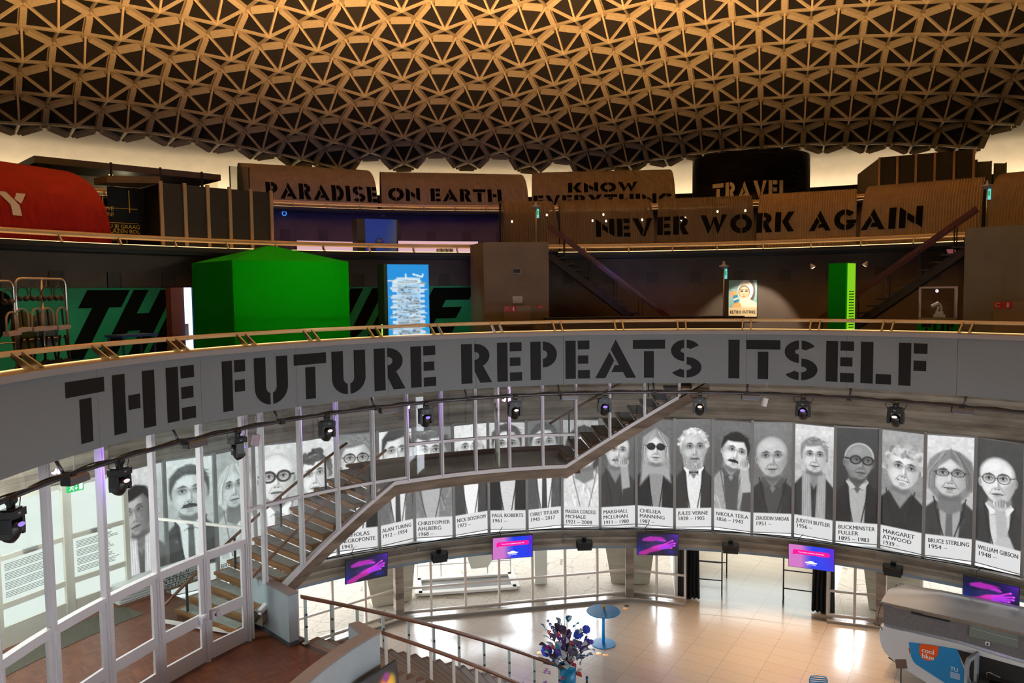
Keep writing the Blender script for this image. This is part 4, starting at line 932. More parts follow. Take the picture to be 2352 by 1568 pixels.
# THE FUTURE REPEATS ITSELF on the balustrade
SIGN = [('T', 152, 242), ('H', 260, 357), ('E', 383, 449), ('F', 511.5, 565), ('U', 585, 662), ('T', 676, 750.6), ('U', 762.5, 840), ('R', 859.5, 930), ('E', 943.5, 1001.5), ('R', 1059.5, 1129), ('E', 1142, 1199.4), ('P', 1218.6, 1280), ('E', 1299, 1355), ('A', 1367, 1462), ('T', 1453.7, 1527.7), ('S', 1537.6, 1611.6), ('I', 1673, 1698.6), ('T', 1713.6, 1792), ('S', 1798, 1878), ('E', 1897, 1962), ('L', 1976.7, 2047.5), ('F', 2064, 2129.7)]
LZ0, LZ1 = -.2345, -.1325
for ch, xa, xb in SIGN:
    ym = 830 if xa > 1000 else 830+(1000-xa)*.105
    pa, pb = at_r(xa, ym, .9985)[0], at_r(xb, ym, .9985)[0]; w, ps = GLY[ch]; mb = MB()
    lay(mb, [[(pa+(pb-pa)*x/w, LZ0+(LZ1-LZ0)*z) for x, z in p] for p in ps], lambda p, z: cyl(.9992, p, z), dx=.35)
    mb.build('letter', BLACK, bal)
# ================================================================ THIRD AND SECOND GALLERY: CORRUGATED SHEDS
def corr(name, c1, c2): return noisy(name, c1, c2, 3, .55, .25, spec=.4)
CGAL = corr('corrugated_galvanised', S(150, 136, 118), S(166, 150, 130)); CRED = corr('corrugated_red', S(150, 22, 16), S(168, 28, 20)); CTAN = corr('corrugated_tan', S(150, 128, 98), S(164, 140, 108))
INKD = mat('shed_letter', S(9, 8, 7), .9, 0, .08); INKL = mat('shed_letter_light', S(236, 222, 200), .6)
def shed(label, p0, p1, R, zb, zt, m, words=(), ink=None, depth=2.3, pitch=.085, see=None, lean=.0):
    pm = (p0+p1)/2; M = frame(R, pm, zb); t = thing('corrugated_shed', label, 'shed', M, group='corrugated sheds on the galleries')
    Wd = 2*R*U*math.tan(abs(p1-p0)/2*D2R); Hh = (zt-zb)*U; n = max(8, int(Wd/pitch)*4); npf = 26
    def P(x, u, off=0.):     # u: 0 bottom front .. 1 back bottom
        a = u*PI; cy_, sn = math.cos(a), math.sin(a)
        yy = depth*(1-cy_) if cy_ > 0 else depth*(1-.25*cy_); zz = Hh*(sn**.78) if sn > 0 else 0
        nx = Vector((0, -cy_, sn)).normalized(); return Vector((x, yy, zz))+nx*off
    us = list(np.linspace(0, .62, 30))+[.75, .88, 1.0]
    rows = [[P(-Wd/2+Wd*i/n, u, .022*math.sin(i*PI/2)) for i in range(n+1)] for u in us]
    mb = MB(); mb.grid(rows); mb.build('corrugated_skin', m if see is None else see, t, smooth=False)
    if see is None:
        for sx in (-1, 1):
            mb = MB(); mb.v = [tuple(P(sx*(Wd/2-.05), u)) for u in np.linspace(0, 1, 24)]; mb.f = [tuple(range(24))]; mb.build('end_wall', mat('shed_interior', S(30, 26, 24), .8), t)
    else:
        for k in range(6):
            mb = MB(); x = -Wd/2+.06+(Wd-.12)*k/5; mb.tube([P(x, u, -.06) for u in np.linspace(0, 1, 20)], .035, 6); mb.build('hoop', DKSTEEL, t, smooth=True)
        for u in (.12, .3, .42):
            mb = MB(); mb.tube([P(-Wd/2, u, -.05), P(Wd/2, u, -.05)], .02, 5); mb.build('purlin', DKSTEEL, t)
    # find u for a height on the front
    tab = [(P(0, u).z, u) for u in np.linspace(0, .5, 200)]
    def U_(z):
        for zz, u in tab:
            if zz >= z: return u
        return .5
    for txt, xa, xb, za, zb_ in words:
        for c, polys in zip(txt, word_polys(txt, xa, xb, za, zb_)):
            if c == ' ': continue
            mb = MB(); lay(mb, polys, lambda x, z: P(x, U_(z), .03), dx=.6, dz=.12); mb.build('letter', ink or INKD, t)
    return t, Wd, Hh
def phi(px, py, R): return at_r(px, py, R)[0]
def zr(px, py, R): return at_r(px, py, R)[1]
R3, R2 = 2.76, 1.66
# third gallery, far side: PARADISE ON EARTH / KNOW EVERYTHING
zb3 = .386
def lx(px, pm, R): return R*U*math.tan((phi(px, 440, R)-pm)*D2R)
a, b = phi(562, 420, R3), phi(868, 420, R3); pm = (a+b)/2
zt3 = zr(700, 384, R3+.2)
shed('long galvanised shed lettered PARADISE, left end of the top gallery row', a, b, R3, zb3, zt3, CGAL, [('PARADISE', lx(612, pm, R3), lx(868, pm, R3), (zr(700, 459, R3)-zb3)*U, (zr(700, 421, R3)-zb3)*U)])
a, b = phi(878, 420, R3), phi(1215, 420, R3); pm = (a+b)/2
shed('galvanised shed lettered ON EARTH on the top gallery', a, b, R3, zb3, zr(1000, 398, R3+.2), CGAL, [('ON EARTH', lx(893, pm, R3), lx(1153, pm, R3), (zr(1000, 463, R3)-zb3)*U, (zr(1000, 432, R3)-zb3)*U)])
a, b = phi(1222, 420, R3), phi(1552, 420, R3); pm = (a+b)/2
shed('galvanised shed lettered KNOW EVERYTHING on the top gallery beside the black drum', a, b, R3, zb3, zr(1400, 393, R3+.2), CGAL, [('KNOW', lx(1305, pm, R3), lx(1466, pm, R3), (zr(1400, 441, R3)-zb3)*U, (zr(1400, 417, R3)-zb3)*U), ('EVERYTHING', lx(1226, pm, R3), lx(1548, pm, R3), (zr(1400, 474, R3)-zb3)*U, (zr(1400, 446, R3)-zb3)*U)])
# black ribbed drum lettered TRAVEL
R_ = 2.86; pc_ = phi(1722, 420, R_); Mx = frame(R_+.12, pc_, zb3); rad = R_*U*math.tan((phi(1864, 420, R_)-pc_)*D2R)*1.0; hd = (zr(1722, 357, R_)-zb3)*U
dr = thing('ribbed_drum', 'black horizontally ribbed drum lettered TRAVEL on the top gallery', 'drum', Mx)
prof = []; N_ = 34
for i in range(N_*2+1): prof.append((rad-(.075 if i % 2 else 0), hd*.30+hd*.70*i/(N_*2)))
mb = MB(); mb.lathe(prof, 64); mb.build('ribbed_shell', mat('black_gloss_sheet', S(62, 56, 51), .38, 0, .7), dr)
mb = MB(); mb.lathe([(rad-.25, 0), (rad-.25, hd*.31)], 48); mb.build('base_ring', BLKM, dr)
mb = MB(); mb.lathe([(rad-.3, hd-.3), (.01, hd-.28)], 40, cap=False); mb.build('roof', BLKM, dr)
pol_ = word_polys('TRAVEL', -rad*.60, rad*.62, hd*.13, hd*.45)
for i, ps in enumerate(pol_):
    mb = MB(); lay(mb, ps, lambda x, z: Vector((x, -math.sqrt(max(.01, (rad+.03)**2-x*x)), z)), dx=.12); mb.build('letter', INKL, dr)
# second gallery: NEVER WORK AGAIN, left ones see-through mesh
zb2 = .131
MESHM = bpy.data.materials.new('perforated_sheet'); MESHM.use_nodes = True; n, l = nt(MESHM); pb = n['Principled BSDF']; pb.inputs['Base Color'].default_value = (*S(140, 118, 92), 1); pb.inputs['Roughness'].default_value = .6
tr = n.new('ShaderNodeBsdfTransparent'); mx = n.new('ShaderNodeMixShader'); mx.inputs[0].default_value = .62; l.new(tr.outputs[0], mx.inputs[1]); l.new(pb.outputs[0], mx.inputs[2]); l.new(mx.outputs[0], n['Material Output'].inputs[0])
def zt2(x, y): return zr(x, y, R2+.14)
SH = [(1160, 1283, 'small mesh shed at the left end of the lettered row, beside the exit lamp post', 462, MESHM, []),
      (1287, 1504, 'see-through mesh shed carrying the letters NEV', 458, MESHM, [('NEV', 1369, 1500)]),
      (1510, 1732, 'see-through mesh shed carrying the letters ER WO', 452, MESHM, [('ER', 1510, 1582), ('WO', 1609, 1728)]),
      (1738, 1966, 'solid tan shed carrying the letters RK AG', 440, CTAN, [('RK', 1737, 1824), ('AG', 1858, 1966)]),
      (1975, 2252, 'solid tan shed carrying the letters AIN, right end of the lettered row', 418, CTAN, [('AIN', 1976, 2118)]),
      (2262, 2560, 'solid tan shed without letters above the grey wall block on the right', 395, CTAN, [])]
def lx2(px, py, pm): return R2*U*math.tan((phi(px, py, R2)-pm)*D2R)
SHT = {}
for x0, x1, lab, yt, m, wd in SH:
    a, b = phi(x0, 520, R2), phi(min(x1, 2352), 520, R2)+(0 if x1 < 2352 else 9); pm = (a+b)/2; xm = (x0+x1)/2; ws = []
    for tx, wa, wb in wd:
        yy = 521-(wa-1400)*.035; hh = 22+max(0, (wa-1400))*.007
        ws.append((tx, lx2(wa, 510, pm), lx2(wb, 510, pm), (zr((wa+wb)/2, yy+hh, R2)-zb2)*U, (zr((wa+wb)/2, yy-hh*.9, R2)-zb2)*U))
    t_, Wd, Hh = SHT[x0] = shed(lab, a, b, R2, zb2, zt2(min(xm, 2340), yt), None if m is MESHM else m, ws, INKD, depth=1.7, see=m if m is MESHM else None)
# warm bulbs strung inside the mesh sheds
BULB = emit('filament_bulb', (1, .72, .4), 22)
for px, py in ((1361, 507), (1392, 508), (1386, 493), (1565, 505), (1574, 501), (1648, 486), (1712, 484), (1176, 509), (1256, 494), (1475, 505)):
    R = R2+.09; p, z = at_r(px, py, R); t = SHT[max(k for k in SHT if k <= px)][0]; I = t.matrix_world.inverted() @ frame(R, p, z)
    mb = MB(); mb.lathe([(.001, -.04), (.03, -.02), (.035, .01), (.015, .05)], 8, I); bb = mb.build('bulb', BULB, t, smooth=True)
    mb = MB(); mb.tube([(0, 0, .05), (0, 0, .35)], .008, 5, I); mb.build('cord', BLKM, bb)
# red shed lettered ...KY at the left
a, b = phi(-330, 500, R2)-6, phi(272, 480, R2); pm = (a+b)/2
t_, Wd, Hh = shed('red corrugated shed with big white letters K and Y at the left edge', a, b, R2, zb2, zr(60, 378, R2+.2), CRED, [('KY', lx2(-75, 470, pm), lx2(78, 470, pm), (zr(30, 494, R2)-zb2)*U, (zr(30, 440, R2)-zb2)*U)], INKL, depth=2.4)
# ================================================================ THINGS ON THE FIRST GALLERY
zA = -.2
def place(px, py, R): p, z = at_r(px, py, R); return cyl(R, p, z)
def wpt(px, py, z): R, p = at_z(px, py, z); return cyl(R, p, z)
GREEN = mat('chroma_green_paint', S(0, 134, 0), .85, 0, .08)
# green pavilion with pyramid roof
ze = at_r(533, 597, 1.24)[1]
c0, c1, c2 = wpt(440, 605, ze), wpt(533, 597, ze), wpt(800, 601, ze); c3 = c0+(c2-c1); ap = (c0+c2)/2
pr = ray(620, 563); ap.z = ap.z+.0
tt = ((ap.x)*pr.x+(ap.y+CD*U)*pr.y)/(pr.x**2+pr.y**2); apz = EYE*U+pr.z*tt
O_ = Matrix.Translation((c1.x, c1.y, Z(zA))); gp = thing('green_pavilion', 'big plain green pavilion with a low pyramid roof behind the balustrade', 'pavilion', O_); iv = O_.inverted()
def down(v): return Vector((v.x, v.y, Z(zA)))
mb = MB(); q = [c0, c1, c2, c3]; mb.add([iv @ down(v) for v in q]+[iv @ v for v in q], [(0, 1, 5, 4), (1, 2, 6, 5), (2, 3, 7, 6), (3, 0, 4, 7)]); ccw_fix(mb.build('walls', GREEN, gp))
mb = MB(); mb.add([iv @ v for v in q]+[iv @ Vector((ap.x, ap.y, apz))], [(0, 1, 4), (1, 2, 4), (2, 3, 4), (3, 0, 4)]); ccw_fix(mb.build('roof', GREEN, gp))
nf = (c2-c1).cross(Vector((0, 0, 1))).normalized(); cm = (c1+c2)/2
if nf.dot(cm) > 0: nf = -nf
light('pavilion_spot', 'SPOT', cm+nf*2.2+Vector((1.2, 0, .6)), 190, (.9, 1, .75), spot_size=100*D2R, spot_blend=1, target=cm-Vector((0, 0, .9)))
# green lettered panel on the gallery wall
zp = at_r(250, 661, 1.66)[1]
TEALG = mat('teal_panel', S(0, 122, 88), .6)
a, b = phi(-60, 660, 1.66), phi(1095, 664, 1.66); PM = frame(1.66, (a+b)/2, zA); iv = PM.inverted()
pn = thing('lettered_wall_panel', 'long teal-green wall panel with giant black slanted letters behind the gallery rail', 'wall panel', PM)
mb = MB(); mb.ring([(1.66, zA), (1.66, zp), (1.668, zp), (1.668, zA)], a, b, 60); mb.v = [tuple(iv @ Vector(v)) for v in mb.v]; ccw_fix(mb.build('panel', TEALG, pn))
BOLDG = {'T': rc(0, .74, .84, 1)+rc(.27, 0, .60, .74), 'H': rc(0, 0, .32, 1)+rc(.32, .38, .58, .64)+rc(.58, 0, .9, 1), 'E': rc(0, 0, .32, 1)+rc(.32, .76, .72, 1)+rc(.32, .40, .66, .62)+rc(.32, 0, .72, .24), 'F': rc(0, 0, .32, 1)+rc(.32, .76, .72, 1)+rc(.32, .36, .66, .60),
         'U': rc(0, .3, .32, 1)+rc(.55, .3, .87, 1)+arcp(.435, .3, (.435, .3), (.115, .08), 180, 360), 'R': rc(0, 0, .32, 1)+arcp(.32, .68, (.46, .32), (.16, .10), -90, 90)+[[(.32, .45), (.40, .30), (.52, 0), (.86, 0), (.62, .42)]]}
zl1, zl0 = at_r(250, 666, 1.657)[1], at_r(250, 666, 1.657)[1]-.175
for ch, xa, xb in (('T', 201, 299), ('H', 308, 402), ('E', 414, 500), ('F', 566, 650), ('U', 655, 735), ('T', 742, 800), ('U', 806, 884), ('R', 900, 985), ('E', 996, 1092), ('O', -75, 60)):
    pa, pb = phi(xa, 666, 1.657), phi(xb, 666, 1.657); k = (pb-pa); sl = -.55*(zl1-zl0)/1.657*180/PI
    ps = BOLDG.get(ch) or arcp(.5, .5, (.5, .5), (.2, .22), 0, 360, 24); w = max(x for p in ps for x, z in p); mb = MB()
    lay(mb, [[(pa+k*x/w+sl*(1-z), zl0+(zl1-zl0)*z) for x, z in p] for p in ps], lambda p, z: iv @ cyl(1.6585, p, max(z, zA+.001)), dx=.6); mb.build('letter', mat('panel_letter_black', S(8, 9, 10), .9, 0, .1), pn)
for px in (120, 330, 700, 1040):
    p_ = phi(px, 700, 1.5); light('panel_spot', 'SPOT', cyl(1.42, p_, .07), 80, (.35, 1, .7), spot_size=95*D2R, spot_blend=1, target=cyl(1.66, p_, -.2))
# blue screen totem
def totem(px0, px1, pyt, R, dep):
    a, b = phi(px0, pyt, R), phi(px1, pyt, R); M = frame(R, (a+b)/2, zA); Wd = 2*R*U*math.tan((b-a)/2*D2R); h = (at_r((px0+px1)/2, pyt, R)[1]-zA)*U; return M, Wd, h
M, Wd, h = totem(890, 985, 607, 1.28, .6)
bt = thing('screen_totem', 'tall glowing blue screen with a white layered tower diagram in a dark green housing', 'screen', M)
mb = MB(); mb.box((-.05, .35, h/2-.02), (Wd+.12, .64, h+.06)); mb.build('housing', mat('totem_green', S(10, 58, 18), .6), bt)
c = Cv(Wd, h, 60, 104, (.02, .58, .90)); c.put(np.clip((c.Y/h-.45)*1.4, 0, .55), (.45, .78, .92)); rs = np.random.RandomState(4)
c.put(((abs(c.X-Wd/2) < Wd*.29) & (c.Y > h*.13))*1.0, (.66, .84, .96))
for i in range(230):
    y = h*(.13+.84*rs.rand()); x = Wd*(.17+.66*rs.rand()); w = Wd*(.03+.16*rs.rand()); t = .55+.45*rs.rand(); c.poly([(x-w, y-.012-.03*rs.rand()), (x+w, y-.012), (x+w, y+.015), (x-w, y+.02)], (t*.86, t*.95, t), .012)
for i in range(70):
    y = h*(.2+.78*rs.rand()); x = Wd*(.24+.52*rs.rand()); c.line([(x, y), (x+.06, y+.01*rs.randn())], .008, (.25, .42, .62))
for i in range(15):
    for q in (.17, .83): c.poly([(Wd*q-.09, h*(.2+.053*i)), (Wd*q+.09, h*(.2+.053*i)), (Wd*q+.09, h*(.225+.053*i)), (Wd*q-.09, h*(.225+.053*i))], (.82, .92, 1), .01)
c.arc(Wd*.47, h*.17, Wd*.3, .09, .16, (.9, .97, 1)); c.line([(Wd*.44, h*.14), (Wd*.44, h*.1)], .025, (.95, .98, 1)); c.line([(Wd*.62, h*.1), (Wd*.84, h*.125), (Wd*.86, h*.1)], .025, (.95, .98, 1))
mb = MB(); c.mesh(mb, Matrix.Translation((-Wd/2, .02, 0))); mb.build('screen', picture('screen_print', .9), bt)
mb = MB(); mb.box((-Wd/2-.115, .3, h*.34), (.02, .06, .36)); mb.build('light_slot', emit('lime_light', (.5, 1, .1), 1.2), bt)
light('totem_glow', 'AREA', M @ Vector((0, -.3, h*.5)), 25, (.25, .6, 1), size=1.2, specular_factor=0, target=M @ Vector((0, -3, h*.3)))
# reddish slab with bright light edge
M, Wd, h = totem(394, 441, 660, 1.2, .3)
sl = thing('light_slab', 'upright reddish slab with a bright blue-white light strip along its edge', 'lamp', M)
mb = MB(); mb.box((-Wd*.18, .14, h/2), (Wd*.64, .2, h)); mb.build('slab', mat('slab_rust', S(92, 44, 34), .6), sl)
mb = MB(); mb.box((Wd*.33, .1, h/2), (Wd*.3, .18, h)); mb.build('light_strip', emit('ice_light', (.50, .68, 1), 2.2), sl)
mb = MB(); mb.box((Wd*.13, -.02, h*.55), (Wd*.18, .02, .4)); mb.build('leaflet', mat('leaflet_paper', S(150, 160, 200), .6), sl)
mb = MB(); mb.box((Wd*.5, .12, h/2), (.05, .22, h)); mb.build('edge', mat('slab_blue', S(30, 60, 130), .5), sl)
# small A-board and blue table on the gallery
M = frame(1.16, phi(390, 750, 1.16), zA); ab = thing('folding_sign', 'small brown folding sign standing beside the light slab', 'sign', M); mb = MB(); mb.box((0, 0, .62), (.16, .04, 1.0)); mb.build('board', mat('aboard_brown', S(96, 52, 36), .6), ab); mb = MB(); mb.box((.1, .1, .5), (.12, .03, 1.0)); mb.build('back_board', mat('aboard_grey', S(90, 86, 80), .6), ab)
M = frame(1.14, phi(325, 768, 1.14), zA); tb = thing('low_table', 'small dark blue table partly hidden behind the handrail', 'table', M); zt_ = (at_r(325, 767, 1.14)[1]-zA)*U
mb = MB(); mb.box((0, .3, zt_-.03), (.92, .55, .05)); mb.build('top', mat('dark_blue_top', S(14, 56, 116), .5), tb)
for sx in (-.4, .4):
    for sy in (.08, .52): mb = MB(); mb.box((sx, sy, (zt_-.05)/2), (.04, .04, zt_-.05)); mb.build('leg', mat('dark_blue_top', (0, 0, 0)), tb)
# rails with headphones, visors, bags and coats
RACKM = mat('chrome_rail', S(200, 190, 180), .25, 1.)
def rack(pxl, pxr, pyt, R, label):
    a, b = phi(pxl, pyt, R), phi(pxr, pyt, R); M = frame(R, (a+b)/2, zA); Wd = 2*R*U*math.tan((b-a)/2*D2R); h = (at_r((pxl+pxr)/2, pyt, R)[1]-zA)*U
    t = thing('hanging_rack', label, 'rack', M); r = .12; x = Wd/2
    pts = [(-x, 0, 0), (-x, 0, h-r)]+[(-x+r-r*math.cos(i*PI/8), 0, h-r+r*math.sin(i*PI/8)) for i in range(1, 5)]+[(x-r+r*math.sin(i*PI/8), 0, h-r+r*math.cos(i*PI/8)) for i in range(0, 5)]+[(x, 0, 0)]
    mb = MB(); mb.tube(pts, .025, 8); mb.build('frame', RACKM, t, smooth=True)
    mb = MB(); mb.tube([(0, 0, 0), (0, 0, h)], .022, 8); mb.build('post', RACKM, t, smooth=True)
    for z in (h*.56, h*.36): mb = MB(); mb.tube([(-x, 0, z), (x, 0, z)], .012, 6); mb.build('crossbar', RACKM, t)
    mb = MB(); mb.box((0, 0, .02), (Wd, .5, .04)); mb.build('foot', RACKM, t)
    return t, M, Wd, h
t1, M1, W1, h1 = rack(36, 151, 640, 1.13, 'chrome rail with two rows of headphones and visors on the left of the gallery')
t0, M0, W0, h0 = rack(-90, 31, 645, 1.13, 'chrome rail cut by the left frame edge, one headphone in view')
HPB = mat('headphone_black', S(26, 22, 20), .35)
def hang(M, x, z, kind, label, group, n=0):
    Mx = M @ Matrix.Translation((x, -.02, z))
    if kind == 'hp':
        t = thing('headphones', label, 'headphones', Mx, group); r = .115
        mb = MB(); mb.tube([(r*math.cos(q), 0, -r+r*1.05*math.sin(q)) for q in np.linspace(-.7, PI+.7, 22)], .012, 6); mb.build('headband', HPB, t, smooth=True)
        for s_ in (-1, 1):
            mb = MB(); mb.lathe([(.02, -.03), (.055, -.02), (.06, .01), (.045, .03)], 12, Matrix.Translation((s_*.075, 0, -r*1.85)) @ Matrix.Rotation(s_*.6, 4, 'Y') @ Matrix.Rotation(PI/2, 4, 'Y')); mb.build('ear_cup', HPB, t, smooth=True)
        mb = MB(); mb.tube([(0, 0, .01), (0, 0, .13)], .006, 5); mb.build('hook', RACKM, t)
    elif kind == 'vr':
        t = thing('visor_headset', label, 'headset', Mx, group); r = .13
        mb = MB(); mb.tube([(-r*1.05, 0, -.36), (-r, 0, -.12)]+[(r*math.cos(q), 0, -.12+r*math.sin(q)) for q in np.linspace(PI, 0, 12)]+[(r*1.05, 0, -.36)], .02, 6); mb.build('head_strap', mat('visor_strap', S(120, 106, 90), .5), t, smooth=True)
        mb = MB(); mb.prism([(-.14, -.42), (.14, -.40), (.15, -.33), (.05, -.32), (0, -.35), (-.06, -.33), (-.15, -.34)], .12, Matrix.Translation((0, -.06, 0))); mb.build('visor', mat('visor_shell', S(150, 140, 132), .45), t)
        mb = MB(); mb.bar((.02, .02, -.02), (.05, .02, -.32), .03, .02); mb.build('top_strap', HPB, t)
    elif kind == 'bag':
        t = thing('hanging_harness', label, 'harness', Mx, group)
        for s_ in (-1, 1): mb = MB(); mb.bar((s_*.06, 0, 0), (s_*.14, 0, -.5), .05, .012); mb.build('strap', BLKM, t)
        mb = MB(); mb.prism([(-.2, -.95), (.2, -.95), (.18, -.5), (.1, -.46), (0, -.56), (-.1, -.44), (-.18, -.52)], .14, Matrix.Translation((0, -.07, 0))); mb.build('body', BLKM, t)
    else:
        t = thing('hanging_coat', label, 'coat', Mx, group); col = [S(60, 66, 24), S(78, 92, 84)][n % 2]
        mb = MB(); k = 14; rows = []
        for i, (zz, w, d) in enumerate([(0, .05, .04), (-.05, .2, .07), (-.35, .2, .1), (-.75, .23, .11)]): rows.append([(w*math.cos(2*PI*j/k), d*math.sin(2*PI*j/k)*(1+.25*math.cos(6*2*PI*j/k)), zz) for j in range(k+1)])
        mb.grid(rows); mb.build('body', noisy('coat_cloth_%d' % n, col, tuple(v*1.3 for v in col), 12, .9), t, smooth=True)
        for s_ in (-1, 1): mb = MB(); mb.tube([(s_*.16, 0, -.08), (s_*.22, 0, -.35), (s_*.2, -.02, -.6)], [.06, .055, .045], 8); mb.build('sleeve', MATS['coat_cloth_%d' % n], t, smooth=True)
def rx(px, M, R): p = phi(px, 700, R); v = M.inverted() @ cyl(R, p, zA); return v.x
for i, (px, lab) in enumerate(((52, 'headphones at the left end of the upper row on the chrome rail'), (81, 'headphones second from the left on the upper row of the chrome rail'), (107, 'headphones just right of the middle post of the chrome rail'), (135, 'headphones at the right end of the upper row on the chrome rail'))): hang(M1, rx(px, M1, 1.13), h1-.15, 'hp', lab, 'headphones on the gallery rails')
hang(M0, rx(17, M0, 1.13), h0-.15, 'hp', 'headphones on the left rail cut by the frame edge', 'headphones on the gallery rails')
for i, (px, lab) in enumerate(((48, 'visor headset at the left end of the lower row'), (83, 'visor headset left of the middle rail post'), (106, 'visor headset right of the middle rail post'), (140, 'visor headset at the right end of the lower row'))): hang(M1, rx(px, M1, 1.13), h1-.56, 'vr', lab, 'visor headsets on the gallery rails')
hang(M0, rx(24, M0, 1.13), h0-.56, 'vr', 'visor headset on the rail cut by the left frame edge', 'visor headsets on the gallery rails')
for i, (px, lab) in enumerate(((52, 'black harness hanging lowest at the left of the chrome rail'), (84, 'black harness hanging left of the middle post'), (108, 'black harness hanging right of the middle post'), (139, 'black harness hanging lowest at the right end of the chrome rail'))): hang(M1, rx(px, M1, 1.13), h1-1.08, 'bag', lab, 'black harnesses on the gallery rails')
for i, (px, lab) in enumerate(((66, 'olive coat hanging behind the visors on the chrome rail'), (116, 'grey-green coat hanging behind the visors on the chrome rail'))):
    Mq = M1 @ Matrix.Translation((0, .16, 0)); hang(Mq, rx(px, M1, 1.13), h1-.62, 'coat', lab, 'coats on the gallery rails', i)
light('rack_amber', 'SPOT', M1 @ Vector((-1.8, -1.0, h1+1.2)), 120, (1, .32, .06), spot_size=60*D2R, spot_blend=.6, target=M1 @ Vector((-.2, 0, 1.5)))
# grey service block with signs
BLK = noisy('service_block', S(104, 94, 86), S(114, 103, 94), 1.5, .8)
zt_ = at_r(1180, 556, 1.45)[1]; q0, q1, q2 = wpt(1080, 577, zt_-.0135), wpt(1110, 556, zt_), wpt(1260, 555, zt_); q0 = cyl(1.6, phi(1080, 577, 1.6), zt_); q3 = q2+(q0-q1)*1.0
sb = struct(thing('wall_service_block', None, None, Matrix.Identity(4)))
mb = MB(); q = [q0, q1, q2, q3]; mb.add([down(v) for v in q]+[Vector((v.x, v.y, Z(zt_))) for v in q], [(0, 1, 5, 4), (1, 2, 6, 5), (2, 3, 7, 6), (3, 0, 4, 7), (4, 5, 6, 7)]); ccw_fix(mb.build('block', BLK, sb))
def on_plane(px, py, o, nrm):
    r = ray(px, py); C = Vector((0, -CD*U, EYE*U)); t = (o-C).dot(nrm)/r.dot(nrm); return C+r*t
def facing(o, d):   # vertical plane frame: x along d, y away from the centre
    d = Vector((d.x, d.y, 0)).normalized(); nrm = Vector((-d.y, d.x, 0)); M = Matrix((d, nrm, Vector((0, 0, 1)))).transposed().to_4x4(); M.translation = o; return M, nrm
FM, fn = facing(q1, q2-q1)
def onf(px, py): v = FM.inverted() @ on_plane(px, py, q1, fn); return v.x, v.z
def flat(mb, px0, py0, px1, py1, y=-.03, t=.03, M=None):
    (xa, za), (xb, zb) = onf(px0, py0), onf(px1, py1); mb.box(((xa+xb)/2, y, (za+zb)/2), (abs(xb-xa), t, abs(zb-za)), M); return (xa+xb)/2, (za+zb)/2, abs(xb-xa), abs(zb-za)
RED = mat('fire_red', S(190, 30, 30), .5); CAB = mat('cabinet_beige', S(120, 106, 92), .6); PAP = mat('paper', S(190, 180, 170), .7)
def hose_cabinet(label, rects, M, fl):
    t = thing('fire_hose_cabinet', label, 'cabinet', M); mb = MB(); fl(mb, *rects[0], -.06, .12); mb.build('door', CAB, t)
    for i, r in enumerate(rects[1:]):
        mb = MB(); x, z, w, h = fl(mb, *r, -.13, .012); s_ = mb.build('sign', RED, t); mb = MB()
        if i == 0: mb.tube([(x+.2*w, -.14, z+.22*h), (x-.1*w, -.14, z+.28*h), (x-.3*w, -.14, z), (x-.22*w, -.14, z-.25*h), (x+.05*w, -.14, z-.28*h), (x+.2*w, -.14, z-.1*h)], .07*w, 6)
        else: mb.box((x, -.14, z-.05*h), (.28*w, .01, .6*h)); mb.box((x, -.14, z+.32*h), (.16*w, .01, .12*h))
        mb.build('pictogram', WHITE, s_)
    return t
hose_cabinet('beige fire hose cabinet with two red signs on the grey service block', [(1156, 702, 1218, 748), (1158, 702.5, 1171, 715.5), (1172.5, 702.5, 1185, 715.5)], FM, flat)
t = thing('wall_vent', 'small black framed opening on the grey service block', 'vent', FM); mb = MB(); x, z, w, h = flat(mb, 1177, 617, 1196, 628); mb.build('frame', mat('vent_frame', S(150, 140, 128), .5), t); mb = MB(); mb.box((x, -.05, z), (w*.86, .01, h*.78)); mb.build('opening', BLKM, t)
t = thing('notice', 'white paper notice above the fire hose cabinet', 'notice', FM); mb = MB(); flat(mb, 1177, 680, 1200, 696); mb.build('sheet', PAP, t)
t = thing('fire_alarm_button', 'small red alarm button right of the fire hose cabinet', 'alarm', FM); mb = MB(); flat(mb, 1235, 702, 1245, 708); mb.build('housing', RED, t)
# two dark stairs up to the second gallery
DT = noisy('dark_tread', S(34, 28, 28), S(44, 36, 34), 3, .7); MAHO = noisy('mahogany_rail', S(62, 26, 18), S(84, 38, 26), 4, .4)
def gstair(label, pxb, pyb, pxt, pyt, R, n, side):
    pb, pt = phi(pxb, pyb, R), phi(pxt, pyt, R); A, B = cyl(R, pb, zA), cyl(R, pt, .131); M = Matrix.Translation(A); t = thing('open_staircase', label, 'stairs', M); v = B-A; hx = Vector((v.x, v.y, 0)); hd = hx.normalized(); out = Vector((-hd.y, hd.x, 0)); out = out if out.dot(A) > 0 else -out
    for i in range(n):
        p = v*((i+.5)/n); p.z = v.z*(i+1)/n; mb = MB(); rot = Matrix((hd, out, Vector((0, 0, 1)))).transposed(); mb.box(p+out*.6, (hx.length/n*1.25, 1.2, .06), None, rot); mb.build('tread', DT, t)
    for o_ in (.08, 1.1):
        mb = MB(); mb.bar(out*o_-Vector((0, 0, .12)), v+out*o_-Vector((0, 0, .12)), .06, .24); mb.build('stringer', DT, t)
        mb = MB(); mb.bar(out*o_+Vector((0, 0, .95)), v+out*o_+Vector((0, 0, .95)), .07, .11); mb.build('handrail', MAHO, t)
        for i in range(5): p = v*((i+.4)/5)+out*o_; mb = MB(); mb.bar(p, p+Vector((0, 0, .95)), .04, .03); mb.build('post', DKSTEEL, t)
    return t
gstair('dark open staircase climbing left behind the low counter to the grey service block', 1560, 745, 1262, 600, 1.50, 16, -1)
